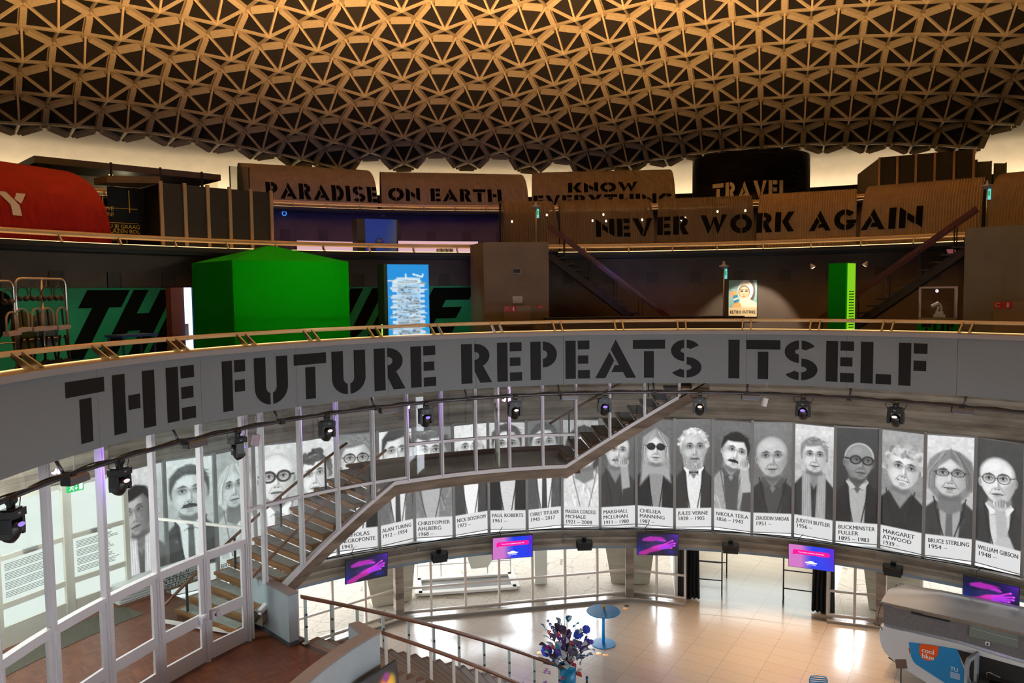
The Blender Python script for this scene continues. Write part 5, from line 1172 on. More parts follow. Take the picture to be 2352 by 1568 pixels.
gstair('dark open staircase climbing right past the green column to the right grey block', 1860, 750, 2240, 590, 1.46, 16, 1)
# long low counter
a, b = phi(1256, 735, 1.3), phi(1708, 735, 1.3); M = frame(1.3, (a+b)/2, zA); iv = M.inverted(); zt_ = at_r(1500, 727, 1.3)[1]; ct = thing('low_counter', 'long low dark counter in front of the left open staircase', 'counter', M)
mb = MB(); mb.ring([(1.3, zA), (1.3, zt_-.004), (1.34, zt_-.004), (1.34, zA)], a, b, 20); mb.v = [tuple(iv @ Vector(v)) for v in mb.v]; ccw_fix(mb.build('front', mat('counter_front', S(84, 80, 96), .7), ct))
mb = MB(); mb.ring([(1.295, zt_-.004), (1.295, zt_), (1.345, zt_), (1.345, zt_-.004)], a-.1, b+.1, 20); mb.v = [tuple(iv @ Vector(v)) for v in mb.v]; ccw_fix(mb.build('top', BLKM, ct))
t = thing('blue_stool', 'round blue seat half hidden behind the handrail below the poster', 'stool', frame(1.22, phi(1598, 745, 1.22), zA)); mb = MB(); mb.lathe([(.05, 0), (.3, .02), (.36, .3), (.3, .56), (.02, .6)], 24, Matrix.Scale(.9, 4)); mb.build('seat', mat('stool_blue', S(20, 96, 150), .5), t, smooth=True)
# retro poster on the wall
M, nn = facing(cyl(1.665, phi(1706, 690, 1.665), zA), frame(1.665, phi(1706, 690, 1.665), zA).col[0].to_3d()); FM = M; fn = nn; q1 = M.translation
x0, z1 = onf(1674, 643); x1, z0 = onf(1738, 727); Wp, Hp = x1-x0, z1-z0
t = thing('retro_poster', 'framed poster of a woman in a white space hood holding a bottle', 'poster', M @ Matrix.Translation((x0, 0, z0)))
mb = MB(); mb.box((Wp/2, -.03, Hp/2), (Wp+.06, .06, Hp+.05)); mb.build('frame', BLKM, t)
c = Cv(1, Hp/Wp, 70, 92, (.55, .72, .70)); H1 = Hp/Wp
c.ell(.62, .42, .30, .40, (.92, .86, .80), .06); c.ell(.80, .40, .14, .38, (.36, .28, .28), .2); c.ell(.60, .40, .27, .38, (.95, .90, .83), .08)
c.poly([(.36, H1*.8), (.42, .62), (.5, .7), (.75, .7), (.85, .78), (1.02, .86), (1.02, H1), (.36, H1)], (.95, .89, .80), .03)
c.ell(.55, .45, .20, .24, (.30, .2, .2), .1); c.ell(.55, .47, .175, .225, (.95, .74, .58), .1); c.ell(.47, .42, .055, .03, (.25, .18, .18), .4); c.ell(.63, .42, .06, .03, (.25, .18, .18), .4); c.line([(.41, .37), (.53, .365)], .01, (.35, .22, .18)); c.line([(.57, .365), (.70, .37)], .01, (.35, .22, .18)); c.ell(.54, .54, .02, .03, (.8, .5, .4), .4); c.ell(.54, .61, .055, .02, (.8, .36, .3), .3); c.ell(.63, .54, .07, .06, (.98, .66, .5), .8, 0, .5)
c.poly([(.12, .46), (.27, .40), (.36, .86), (.20, .92)], (.86, .64, .34), .02); c.poly([(.13, .58), (.32, .55), (.36, .80), (.2, .86)], (.16, .48, .68), .02); c.poly([(.16, .70), (.34, .64), (.35, .70), (.18, .77)], (.88, .86, .8), .02); c.ell(.16, .36, .06, .03, (.8, .8, .76), .3)
for i in range(4): c.ell(.09+.012*i, .47+.05*i, .055, .028, (.88, .6, .42), .3)
c.poly([(.14, .92), (.42, .86), (.46, 1.02), (.14, 1.02)], (.92, .68, .42), .03)
c.poly([(-.1, 1.02), (1.1, 1.02), (1.1, 2), (-.1, 2)], (.90, .80, .62), .01)
mb = MB(); c.mesh(mb, Matrix.Translation((0, -.062, 0)) @ Matrix.Diagonal((Wp, 1, Wp, 1))); mb.build('print', picture('paper_print', 0, 1), t)
mb = MB(); 
for ps in word_polys('RETRO FUTURE', Wp*.05, Wp*.95, Hp*.085, Hp*.17): lay(mb, ps, lambda x, z: (x, -.066, z))
mb.build('lettering', BLACK, t)
light('poster_spot', 'SPOT', cyl(1.50, phi(1745, 640, 1.5), .055), 330, (1, .9, .72), spot_size=78*D2R, spot_blend=.35, target=cyl(1.665, phi(1722, 690, 1.66), -.14))
# lamp posts with exit signs
def lamp_post(px, pyb, pyt, R, zb, label):
    p, zt_ = at_r(px, pyt, R); h = (zt_-zb)*U; M = frame(R, p, zb); t = thing('lamp_post', label, 'lamp post', M)
    mb = MB(); mb.tube([(0, 0, 0), (0, 0, h-.25)], .03, 8); mb.build('pole', STEEL, t, smooth=True)
    mb = MB(); mb.lathe([(.03, h-.3), (.13, h-.24), (.17, h-.2), (.17, h-.17), (.06, h-.12), (.05, h-.06), (.06, h-.02), (.01, h)], 14); mb.build('lamp_head', mat('lamp_head_grey', S(150, 150, 160), .4, .3), t, smooth=True)
    mb = MB(); mb.box((.06, 0, h-.45), (.1, .04, .34)); s_ = mb.build('exit_plate', mat('exit_plate_glow', S(90, 190, 190), .4, emit=S(110, 215, 215), es=.85), t)
    mb = MB(); mb.box((.06, -.023, h-.42), (.05, .005, .16)); mb.build('arrow', EXG, s_); return t
lamp_post(1663, 725, 599, 1.42, zA, 'thin lamp post with lit exit plate left of the retro poster')
lamp_post(1231, 560, 463, R2-.015, zb2, 'thin lamp post with lit exit plate beside the small mesh shed')
lamp_post(2268, 515, 414, R2-.02, zb2, 'thin lamp post with lit exit plate above the right grey block')
# green column with two spot lamps
M, Wd, h = totem(1902, 1950, 604, 1.3, .5); gc = thing('green_column', 'narrow tall green column with lit lime side on the gallery', 'column', M @ Matrix.Rotation(-.35, 4, 'Z'))
mb = MB(); mb.box((-.05, .3, h/2), (Wd*.92, .56, h)); mb.build('shaft', GREEN, gc)
mb = MB(); mb.box((Wd*.46, .3, h/2), (.02, .5, h-.02)); mb.build('lit_side', emit('lime_panel', (.32, .85, .02), .75), gc)
mb = MB()
for i in range(24): mb.box((Wd*.46+.012, .3, .1+i*(h-.9)/24), (.006, .34, .03)); 
mb.build('printed_lines', mat('lime_text', S(60, 110, 20), .6), gc)
for px, py, lab in ((1866, 612, 'small lit spot lamp left of the green column top'), (1988, 607, 'small lit spot lamp right of the green column top')):
    R = 1.36; p, z = at_r(px, py, R); t = thing('spot_lamp', lab, 'spot lamp', frame(R, p, z)); s_ = 1 if px > 1925 else -1
    mb = MB(); mb.lathe([(.03, .1), (.045, .05), (.09, -.03), (.10, -.05)], 14, Matrix.Rotation(s_*.5, 4, 'Y'), cap=False); mb.build('shade', mat('lamp_shade_white', S(180, 160, 140), .5), t, smooth=True)
    mb = MB(); mb.lathe([(.001, -.06), (.05, -.055), (.06, -.03), (.02, .02)], 10, Matrix.Rotation(s_*.5, 4, 'Y')); mb.build('bulb', emit('warm_spot_bulb', (1, .82, .6), 5), t, smooth=True)
    mb = MB(); mb.bar((0, 0, .1), (-s_*.75, 0, .16), .02, .02); mb.build('arm', BLKM, t)
# vitrine with white robot arm on lettered green base
R = 1.26; a, b = phi(2114, 700, R), phi(2196, 700, R); M = frame(R, (a+b)/2, zA, 14); Wd = 2*R*U*math.tan((b-a)/2*D2R); z1_, z0_ = (at_r(2155, 660, R)[1]-zA)*U, (at_r(2155, 732, R)[1]-zA)*U
t = thing('display_case', 'glass display case with purple back on a lettered green base', 'display case', M); mb = MB()
dp = .55
for sx in (-1, 1):
    for y in (0, dp): mb.box((sx*Wd/2, y, (z0_+z1_)/2), (.05, .05, z1_-z0_))
for z in (z0_, z1_):
    for y in (0, dp): mb.box((0, y, z), (Wd+.05, .05, .05))
    for sx in (-1, 1): mb.box((sx*Wd/2, dp/2, z), (.05, dp, .05))
mb.build('frame', mat('case_frame', S(150, 120, 100), .4, .6), t)
mb = MB(); mb.box((0, dp/2, (z0_+z1_)/2), (Wd, dp, z1_-z0_)); mb.build('glass', glass('case_glass', refl=.08), t)
mb = MB(); mb.box((0, dp/2, z0_/2-.02), (Wd+.1, dp+.1, z0_-.05)); bs = mb.build('base', GREEN, t)
mb = MB()
for ps in word_polys('THE', -Wd*.45, Wd*.45, z0_-.62, z0_-.12): lay(mb, ps, lambda x, z: (x, -.055, z))
mb.build('lettering', BLACK, bs)
light('case_light', 'POINT', M @ Vector((0, dp*.5, z1_-.1)), 5, (.8, .75, 1), shadow_soft_size=.05)
ra = thing('robot_arm', 'small white jointed robot arm model inside the glass display case', 'model', M @ Matrix.Translation((.05, dp/2, z0_+.035))); mb = MB(); mb.box((0, 0, .04), (.3, .2, .08)); mb.box((0, 0, .12), (.2, .15, .1)); mb.build('base', WHITE, ra)
for A_, B_, r_ in (((-.06, 0, .15), (-.02, 0, .32), .03), ((.05, 0, .15), (.04, 0, .34), .03), ((.04, 0, .34), (-.02, 0, .42), .025), ((-.02, 0, .42), (-.2, 0, .32), .05)): mb = MB(); mb.tube([A_, B_], r_, 8); mb.build('arm_segment', WHITE, ra)
# grey wall block on the right
a = phi(2215, 600, 1.42); zt_ = at_r(2260, 521, 1.42)[1]; mb = MB(); mb.ring([(1.42, zA), (1.42, zt_), (1.58, zt_), (1.58, zA)], a, a+26, 14); struct(ccw_fix(mb.build('wall_right_block', noisy('right_block', S(96, 92, 80), S(104, 100, 88), 1.5, .8))))
q1 = cyl(1.418, phi(2300, 700, 1.418), zA); FM, fn = facing(q1, frame(1.418, phi(2300, 700, 1.418), zA).col[0].to_3d())
hose_cabinet('beige fire hose cabinet with red signs on the right grey block', [(2285, 692, 2375, 765), (2286, 692.5, 2305, 708), (2308.5, 692.5, 2327, 708)], FM, flat)
t = thing('pink_sign', 'small pink pentagon sign beside the right open staircase', 'sign', frame(1.62, phi(2185, 572, 1.62), at_r(2185, 572, 1.62)[1])); mb = MB(); mb.prism([(.17*math.sin(2*PI*i/5), .17*math.cos(2*PI*i/5)) for i in range(5)], .02); mb.box((0, .01, -.22), (.28, .02, .05)); mb.build('plate', mat('sign_pink', S(200, 120, 120), .5, emit=S(190, 110, 110), es=.35), t)
# ================================================================ SECOND GALLERY
# black striped pavilion with gold strips and questions
R = 1.66; a, b = phi(368, 430, R), phi(621, 440, R); zt_ = at_r(480, 431, R)[1]; M = frame(R, (a+b)/2, zb2); iv = M.inverted(); bp = thing('black_pavilion', 'black box pavilion with vertical pale strips and gold questions beside the red shed', 'pavilion', M)
A = iv @ cyl(R, a, zb2); B = iv @ cyl(R, b, zb2); h = (zt_-zb2)*U; BLKP = noisy('black_panel', S(34, 32, 31), S(40, 38, 36), 6, .7)
mb = MB(); mb.add([A, B, B+Vector((0, 2.2, 0)), A+Vector((0, 2.2, 0))]+[v+Vector((0, 0, h)) for v in (A, B, B+Vector((0, 2.2, 0)), A+Vector((0, 2.2, 0)))], [(0, 1, 5, 4), (1, 2, 6, 5), (2, 3, 7, 6), (3, 0, 4, 7), (4, 5, 6, 7)]); ccw_fix(mb.build('body', BLKP, bp))
GOLD = mat('pale_strip', S(176, 146, 112), .5); EG = mat('gold_text', S(190, 140, 50), .5, emit=S(200, 140, 40), es=.22)
for i in range(6): p = A.lerp(B, i/5); mb = MB(); mb.box((p.x, p.y-.03, h/2+.03), (.1, .08, h+.06)); mb.build('strip', GOLD, bp)
a2 = phi(268, 430, R+.02); A2 = iv @ cyl(R+.02, a2, zb2); A3 = A+Vector((0, 1.4, 0))
mb = MB(); mb.add([A2+Vector((.2, 1.6, 0)), A+Vector((-.02, 1.6, 0)), A+Vector((-.02, 1.6, h)), A2+Vector((.2, 1.6, h))], [(0, 1, 2, 3)]); bk = mb.build('back_wall', BLKP, bp)
mb = MB(); mb.add([A2+Vector((-.1, .5, h*.98)), A+Vector((0, 0, h*1.0)), A+Vector((0, 1.8, h*1.02)), A2+Vector((-.1, 1.8, h*1.02))]+[v+Vector((0, 0, .2)) for v in (A2+Vector((-.1, .5, h*.98)), A+Vector((0, 0, h)), A+Vector((0, 1.8, h*1.02)), A2+Vector((-.1, 1.8, h*1.02)))], [(0, 1, 2, 3), (4, 7, 6, 5), (0, 4, 5, 1), (1, 5, 6, 2), (2, 6, 7, 3), (3, 7, 4, 0)]); ccw_fix(mb.build('canopy', noisy('canopy_board', S(96, 78, 56), S(110, 90, 66), 3, .7), bp))
mb = MB(); xr = A.x-.12
for s_, z in (('NTDEKKEN WE', .62), ('TOEKOMSTEN?', .53), ('\u00bfWAT ZOU JIJ GRAAG', .345), ('IN EEN GLAZEN BOL', .27), ('WILLEN ZIEN?', .195)): add_text(mb, s_, .17, xr-(.75 if z > .5 else 0), h*z, A.y+1.57, align='R')
mb.build('question_text', EG, bp)
mb = MB()
for x, z0, z1 in ((-1.55, .03, .17), (-.5, .03, .17), (-2.3, .55, .85), (-.35, .6, .95), (-1.3, .72, .9)): mb.box((xr+x*.8, A.y+1.58, h*(z0+z1)/2), (.018, .02, h*(z1-z0)))
for x, z in ((-.7, .66), (-.7, .43), (-1.2, .16)): mb.box((xr+x, A.y+1.58, h*z), (1.3, .02, .012))
mb.build('gold_lines', EG, bp)
# exhibit cube with sky picture, pink light band
R = 1.70; M, Wd, h = totem(840, 912, 503, R, .5); M = frame(R, phi(876, 540, R), zb2); h = (at_r(876, 503, R)[1]-zb2)*U
ec = thing('picture_cube', 'blue picture cube with a figure on its front, standing in the pink light band', 'exhibit', M)
mb = MB(); mb.box((-.12, .4, h/2), (Wd+.36, .7, h)); mb.build('body', mat('cube_side', S(52, 48, 52), .6), ec)
c = Cv(Wd, h, 40, 44, (.10, .24, .62)); c.put(np.clip((c.X/Wd-.55)*1.6+(c.Y/h-.4)*.6, 0, .8), (.40, .38, .40)); c.ell(Wd*.44, h*.66, .15, .17, (.16, .14, .28), .2); c.ell(Wd*.44, h*.62, .10, .06, (.35, .3, .45), .4); c.ell(Wd*.25, h*.84, .1, .1, (.05, .05, .12), .2); c.poly([(Wd*.56, h*.78), (Wd*.75, h*.78), (Wd*.75, h*.86), (Wd*.56, h*.86)], (.16, .16, .3), .02)
mb = MB(); c.mesh(mb, Matrix.Translation((-Wd/2, .04, 0))); mb.build('picture', picture('screen_dim', .5), ec)
mb = MB(); 
PK = emit('pink_lightbox', (.93, .56, .62), .78)
for i, (x0, x1, lab) in enumerate(((682, 820, 'glowing pink light box left of the blue picture cube'), (914, 1098, 'glowing pink light box right of the blue picture cube'))):
    R = 1.95; a, b = phi(x0, 560, R), phi(x1, 560, R); M = frame(R, (a+b)/2, zb2); iv = M.inverted(); z_ = at_r((x0+x1)/2, 554, R)[1]; t = thing('light_box', lab, 'light box', M); mb = MB(); mb.ring([(R, zb2+.002), (R, z_)], a, b, 8, closed=False); mb.v = [tuple(iv @ Vector(v)) for v in mb.v]; mb.build('lit_face', PK, t); mb = MB(); mb.ring([(R+.004, zb2+.001), (R+.004, z_), (R+.02, z_), (R+.02, zb2+.001)], a, b, 8); mb.v = [tuple(iv @ Vector(v)) for v in mb.v]; ccw_fix(mb.build('housing', BLKM, t))
t = thing('control_box', 'small pale box with knobs below the handrail right of the pink light', 'box', frame(1.64, phi(1022, 578, 1.64), zb2)); mb = MB(); mb.box((0, 0, .09), (.6, .2, .18)); mb.build('housing', mat('control_pale', S(140, 130, 128), .5), t); mb = MB()
for x in (-.15, .05, .2): mb.box((x, -.105, .1), (.05, .02, .09)); mb.lathe([(.02, 0), (.02, .05)], 8, Matrix.Translation((x, 0, .18)))
mb.build('knobs', BLKM, t)
light('blue_wash', 'SPOT', cyl(1.75, phi(760, 520, 1.75), .34), 420, (.16, .22, 1), spot_size=120*D2R, spot_blend=.8, target=cyl(2.74, phi(760, 500, 2.7), .2))
light('blue_wash', 'SPOT', cyl(1.75, phi(1040, 520, 1.75), .34), 260, (.22, .18, .9), spot_size=120*D2R, spot_blend=.8, target=cyl(2.74, phi(1040, 500, 2.7), .2))
light('violet_wash', 'SPOT', cyl(1.30, phi(1420, 640, 1.3), .10), 60, (.25, .2, 1), spot_size=70*D2R, spot_blend=.9, target=cyl(1.68, phi(1460, 640, 1.68), -.06))
light('violet_wash', 'SPOT', cyl(1.30, phi(960, 600, 1.3), .10), 60, (.25, .2, 1), spot_size=70*D2R, spot_blend=.9, target=cyl(1.68, phi(990, 610, 1.68), .02))
t = thing('ring_lamp', 'small blue glowing ring under the top gallery edge', 'lamp', frame(2.72, phi(653, 490, 2.72), at_r(653, 490, 2.72)[1])); mb = MB(); mb.tube([(.1*math.cos(q), 0, .1*math.sin(q)) for q in np.linspace(0, 2*PI, 20)[:-1]], .022, 6, closed=True); mb.build('ring', emit('blue_ring', (.05, .25, 1), 1.2), t)
t = thing('round_speaker', 'small round pale disc on the wall above the blue picture cube', 'speaker', frame(2.73, phi(880, 493, 2.73), at_r(880, 493, 2.73)[1])); mb = MB(); mb.lathe([(.1, 0), (.1, .04)], 16, Matrix.Rotation(PI/2, 4, 'X')); mb.build('disc', mat('disc_pale', S(150, 130, 140), .5), t)
# ================================================================ THIRD GALLERY
# roofed glass pavilion at the left
R = 2.95; zr_ = at_r(300, 375, R)[1]
a, b = phi(60, 380, R), phi(507, 410, R); M = frame(R, (a+b)/2, zb3); iv = M.inverted(); gpv = thing('glass_pavilion', 'dark flat-roofed glass pavilion behind the red shed on the top gallery', 'pavilion', M)
p0, p1 = wpt(78, 357, at_r(78, 357, R)[1]), wpt(507, 401, at_r(78, 357, R)[1]); th = .30; dv = (p1-p0); bk_ = Vector((-dv.y, dv.x, 0)).normalized(); bk_ = bk_ if bk_.dot(p0) > 0 else -bk_
mb = MB(); q = [p0, p1, p1+bk_*3, p0+bk_*3]; mb.add([iv @ (v-Vector((0, 0, th))) for v in q]+[iv @ v for v in q], [(0, 1, 2, 3), (4, 7, 6, 5), (0, 4, 5, 1), (1, 5, 6, 2), (2, 6, 7, 3), (3, 7, 4, 0)]); ccw_fix(mb.build('roof', mat('roof_dark', S(70, 62, 54), .6), gpv))
mb = MB(); mb.add([iv @ (v+bk_*.4-Vector((0, 0, z))) for z in (th, 2.2) for v in (p0, p1)], [(0, 1, 3, 2)]); mb.build('pane', glass('pavilion_glass', (.75, .75, .66)), gpv)
mb = MB(); mb.add([iv @ (v+bk_*2.6-Vector((0, 0, z))) for z in (th, 2.2) for v in (p0, p1)], [(0, 1, 3, 2)]); mb.build('back_wall', mat('pavilion_back', S(150, 140, 116), .7), gpv)
for px, pyt in ((228, 368), (341, 373), (444, 378)):
    v = p0.lerp(p1, (px-78)/430.); mb = MB(); mb.bar(iv @ (v-bk_*.6-Vector((0, 0, .05))), iv @ (v-bk_*.6-Vector((0, 0, 2.0))), .09, .09); mb.build('post', DKSTEEL, gpv)
for px, py in ((262, 407), (310, 412)): v = p0.lerp(p1, (px-78)/430.)+bk_*1.5-Vector((0, 0, th+.02)); mb = MB(); mb.lathe([(.1, 0), (.1, .02)], 12, Matrix.Translation(iv @ v)); mb.build('ceiling_lamp', emit('warm_downlight', (1, .7, .3), 3), gpv)
light('pavilion_inside', 'POINT', p0.lerp(p1, .5)+bk_*1.5-Vector((0, 0, .9)), 30, (1, .85, .6), shadow_soft_size=.3)
t = thing('glass_partition', 'upright glass pane at the left end of the lettered galvanised sheds', 'partition', frame(2.72, phi(550, 405, 2.72), zb3)); h = (at_r(550, 383, 2.72)[1]-zb3)*U
mb = MB(); mb.box((0, 0, h/2), (.85, .02, h)); mb.build('pane', glass('partition_glass', (.8, .82, .8), .5), t); mb = MB(); mb.box((-.44, 0, h/2), (.05, .05, h)); mb.box((.44, 0, h/2), (.05, .05, h)); mb.build('post', DKSTEEL, t)
# dark striped box and curved grey panels at the right
R = 2.85; a, b = phi(2020, 390, R), phi(2236, 380, R); M = frame(R, (a+b)/2, zb3, 4); Wd = 2*R*U*math.tan((b-a)/2*D2R); h = (at_r(2130, 352, R)[1]-zb3)*U
t = thing('dark_striped_box', 'dark box with pale vertical strips above the right end of the shed row', 'pavilion', M); mb = MB(); mb.box((0, .8, h/2), (Wd, 1.6, h)); mb.build('body', BLKP, t)
for i in range(6): mb = MB(); mb.box((-Wd/2+Wd*i/5, -.03, h/2), (.1, .08, h)); mb.build('strip', GOLD, t)
mb = MB(); mb.add([(-Wd/2, .1, 0), (-Wd/2-1.1, 1.3, 0), (-Wd/2-1.1, 1.3, h*.74), (-Wd/2, .1, h*1.0)], [(0, 1, 2, 3)]); mb.build('side_panel', mat('side_panel_grey', S(104, 98, 88), .6), t)
t = thing('curved_panels', 'curved grey ribbed panels right of the dark striped box', 'partition', frame(3.05, phi(2268, 380, 3.05), zb3)); h = (at_r(2268, 364, 3.05)[1]-zb3)*U
for i in range(3): mb = MB(); mb.box((-.75+.62*i, .1*i*i, h/2-.06*i), (.6, .06, h-.12*i), None, Matrix.Rotation(.35*i, 3, 'Z')); mb.box((-.46+.6*i, .05+.1*i*i, h/2-.06*i), (.07, .1, h-.1*i)); mb.build('panel', mat('curved_panel_grey', S(110, 108, 96), .6), t)
# ================================================================ LIGHTING TUBE WITH MOVING HEADS
RT, ZTB = .985, -.272
ltb = thing('lighting_tube', 'long curved lighting tube hanging under the lettered balustrade', 'lighting tube', Matrix.Translation(cyl(RT, -40, ZTB))); iv = ltb.matrix_world.inverted()
TBM = mat('tube_grey_metal', S(96, 92, 98), .35, .8)
mb = MB(); mb.tube([iv @ cyl(RT, p, ZTB) for p in np.linspace(-118, 45, 110)], .045, 10); mb.build('tube', TBM, ltb, smooth=True)
mb = MB(); mb.tube([iv @ (cyl(RT-.004, p, ZTB+.0035+.0012*math.sin(p*1.7))) for p in np.linspace(-118, 45, 240)], .018, 6); mb.build('cable', BLKM, ltb, smooth=True)
mb = MB(); mb.tube([iv @ (cyl(RT+.002, p, ZTB+.004+.0014*math.sin(p*1.1+1))) for p in np.linspace(-118, 45, 240)], .014, 6); mb.build('cable', BLKM, ltb, smooth=True)
for px in (158, 418, 645, 864, 1076, 1287, 1503, 1716, 1950, 2211):
    p = at_r(px, 930 if px > 600 else 1060-px*.2, RT)[0]; mb = MB(); mb.tube([iv @ cyl(RT+.01, p, ZTB), iv @ cyl(RT+.025, p, -.246)], .03, 8); mb.build('hanger', TBM, ltb, smooth=True)
    mb = MB(); mb.box((0, 0, 0), (.12, .14, .12), iv @ frame(RT, p, ZTB)); mb.build('clamp', BLKM, ltb)
HEADS = [(20, 1130, 'largest black moving-head lamp cut by the left frame edge'), (272, 1065, 'black moving-head lamp in front of the left foyer doors'), (543, 1000, 'black moving-head lamp seen sideways beside the foyer screen corner'), (749, 955, 'moving-head lamp in front of the lower stair flight'), (977, 940, 'moving-head lamp above the stair landing'), (1182, 915, 'violet-lit moving-head lamp above the right end of the landing'), (1388, 905, 'moving-head lamp in front of the upper stair flight'), (1607, 908, 'moving-head lamp at the top end of the concrete stringer'), (1845, 920, 'moving-head lamp above the poster of the short-haired person in a scarf'), (2058, 935, 'rightmost moving-head lamp above the smiling curly-haired woman poster')]
LENS = [emit('violet_lens', (.35, .22, 1), 1.3), emit('warm_lens', (1, .75, .72), 1.2)]
HB = mat('moving_head_black', S(22, 22, 26), .35)
for i, (px, py, lab) in enumerate(HEADS):
    p = at_r(px, py, RT)[0]; M = frame(RT, p, ZTB) @ Matrix.Translation((0, -.02, -.04)); t = thing('moving_head_lamp', lab, 'stage lamp', M, group='moving-head lamps on the lighting tube')
    side = i == 2
    mb = MB(); mb.bar((-.05, 0, .06), (-.05, 0, -.12), .05, .04); mb.bar((.05, 0, .06), (.05, 0, -.12), .05, .04); mb.lathe([(.07, -.05), (.07, .07)], 10, Matrix.Rotation(PI/2, 4, 'Y')); mb.build('clamp', HB, t)
    mb = MB(); mb.box((0, 0, -.19), (.36, .24, .12)); mb.box((0, 0, -.13), (.26, .18, .04)); bs = mb.build('base', HB, t)
    mb = MB(); mb.box((.0, -.122, -.185), (.06, .005, .03)); mb.build('status_panel', mat('status_grey', S(120, 120, 130), .5), bs)
    R_ = Matrix.Rotation(1.2 if side else 0, 4, 'Z')
    mb = MB()
    for s_ in (-1, 1): mb.prism([(-.03, 0), (.03, 0), (.04, -.22), (.03, -.30), (-.03, -.30), (-.04, -.22)], .16, R_ @ Matrix.Translation((s_*.165, -.08, -.24)))
    mb.box((0, 0, -.255), (.36, .14, .04), R_); mb.build('yoke', HB, t)
    tl = R_ @ Matrix.Translation((0, 0, -.45)) @ Matrix.Rotation(.55 if not side else -.5, 4, 'X')
    mb = MB(); mb.lathe([(.02, .16), (.09, .14), (.125, .06), (.13, -.08), (.115, -.15), (.11, -.15)], 20, tl, cap=False); mb.lathe([(.001, -.13), (.115, -.13)], 20, tl, cap=False); hd_ = mb.build('head', HB, t, smooth=True)
    mb = MB(); mb.lathe([(.001, .10), (.07, .098), (.075, .07)], 14, R_ @ Matrix.Translation((0, -.075, -.40)) @ Matrix.Rotation(1.0, 4, 'X') @ Matrix.Diagonal((.9, .45, 1, 1)), cap=False); mb.build('lens', LENS[i % 2], hd_)
    mb = MB(); mb.tube([(-.2, 0, -.16), (-.26, .02, -.05), (-.2, .02, .05), (-.05, .02, .08)], .008, 5); mb.tube([(.2, 0, -.16), (.27, .02, -.02), (.2, .02, .07), (.06, .02, .08)], .008, 5); mb.build('cable', BLKM, t)
    if px < 1300: light('head_beam', 'SPOT', M @ Vector((.1, .12, -.25)), 55, (.42, .22, 1) if i % 2 == 0 or i < 4 else (.8, .5, 1), spot_size=150*D2R, spot_blend=1, shadow_soft_size=.06, target=M @ Vector((.2, 1.5, -.1)))
FLM = mat('flood_housing', S(120, 118, 124), .4, .6)
for px, py, lab in ((160, 1098, 'grey flood lamp on the tube above the green exit sign'), (437, 1024, 'violet-lit grey flood lamp on the tube in front of the moustached man poster'), (884, 943, 'grey flood lamp with square lens above the stair landing'), (1300, 915, 'silver flood lamp on the tube in front of the upper stair flight'), (1717, 912, 'silver flood lamp on the tube left of the small white speaker'), (2205, 948, 'grey flood lamp at the right end of the tube')):
    p = at_r(px, py, RT)[0]; M = frame(RT, p, ZTB) @ Matrix.Translation((.1, -.04, -.10)); t = thing('flood_lamp', lab, 'flood lamp', M, group='flood lamps on the lighting tube')
    mb = MB(); mb.prism([(-.09, -.06), (-.07, .05), (0, .09), (.07, .05), (.09, -.06)], .5, Matrix.Rotation(-PI/2, 4, 'Z') @ Matrix.Translation((0, -.25, 0))); mb.build('housing', FLM, t)
    mb = MB(); mb.box((0, .0, -.066), (.40, .14, .012)); mb.build('lens', mat('flood_glass', S(190, 196, 205), .2), t)
    mb = MB(); mb.box((-.26, 0, .02), (.03, .16, .14)); mb.box((0, .03, .10), (.1, .04, .08)); mb.build('bracket', BLKM, t)
for px, py, lab, c_ in ((587, 1010, 'small pinkish speaker hanging left of the lower stair flight', S(170, 150, 160)), (1756, 922, 'small white speaker hanging from the balustrade on the right', S(220, 214, 208))):
    p, z = at_r(px, py, .995); t = thing('hanging_speaker', lab, 'speaker', frame(.995, p, z)); mb = MB(); mb.lathe([(.085, -.13), (.09, -.12), (.09, .12), (.07, .13)], 16, Matrix.Rotation(.25, 4, 'Y')); mb.build('cabinet', mat('speaker_shell_%d' % px, c_, .5), t, smooth=False); mb = MB(); mb.tube([(.03, 0, .12), (.06, 0, .3), (.05, .06, .55)], .007, 5); mb.build('cable', mat('cable_white', S(190, 186, 180), .5), t)
# ================================================================ SCREENS AND SPEAKERS ON THE RING BEAM
def hand_pic():
    c = Cv(1.6, .9, 120, 68, (.03, .03, .16)); c.put(np.clip((c.X-.9)*1.2, 0, 1)*np.clip(1-c.Y*1.6, 0, 1), (.36, .08, .75)); c.put(np.clip(1-c.X*2.2, 0, 1)*np.clip(c.Y*1.5-.2, 0, 1), (.0, .12, .55))
    c.line([(.25, .26), (.5, .16), (.8, .2), (1.02, .27)], .055, (.58, .12, .6)); c.line([(.8, .27), (1.0, .33)], .03, (.66, .16, .7)); c.ell(.62, .22, .42, .10, (.62, .12, .62), .5, -.1); c.ell(.95, .30, .18, .06, (.75, .2, .8), .4, -.1); c.ell(.7, .45, .4, .13, (.14, .12, .34), .5, -.2)
    c.poly([(.05, .92), (.05, .78), (.45, .62), (.70, .50), (.95, .44), (1.08, .50), (1.05, .62), (.85, .72), (.5, .80), (.3, .92)], (.62, .10, .52), .06)
    for i, (x, y) in enumerate(((1.38, .27), (1.47, .38), (1.46, .48), (1.34, .58))): c.line([(.85, .50+.045*i), (1.08, .43+.055*i), (x, y)], .038, (.76-.05*i, .17, .82)); c.line([(.92, .545+.045*i), (1.1, .475+.055*i), (x-.06, y+.045)], .010, (.20, .03, .34)); c.ell(x-.01, y, .03, .02, (.9, .35, .9), .5)
    c.ell(.75, .55, .2, .07, (.80, .18, .72), .7, -.3, .7); c.ell(1.3, .75, .2, .08, (.02, .08, .42), .6); return c
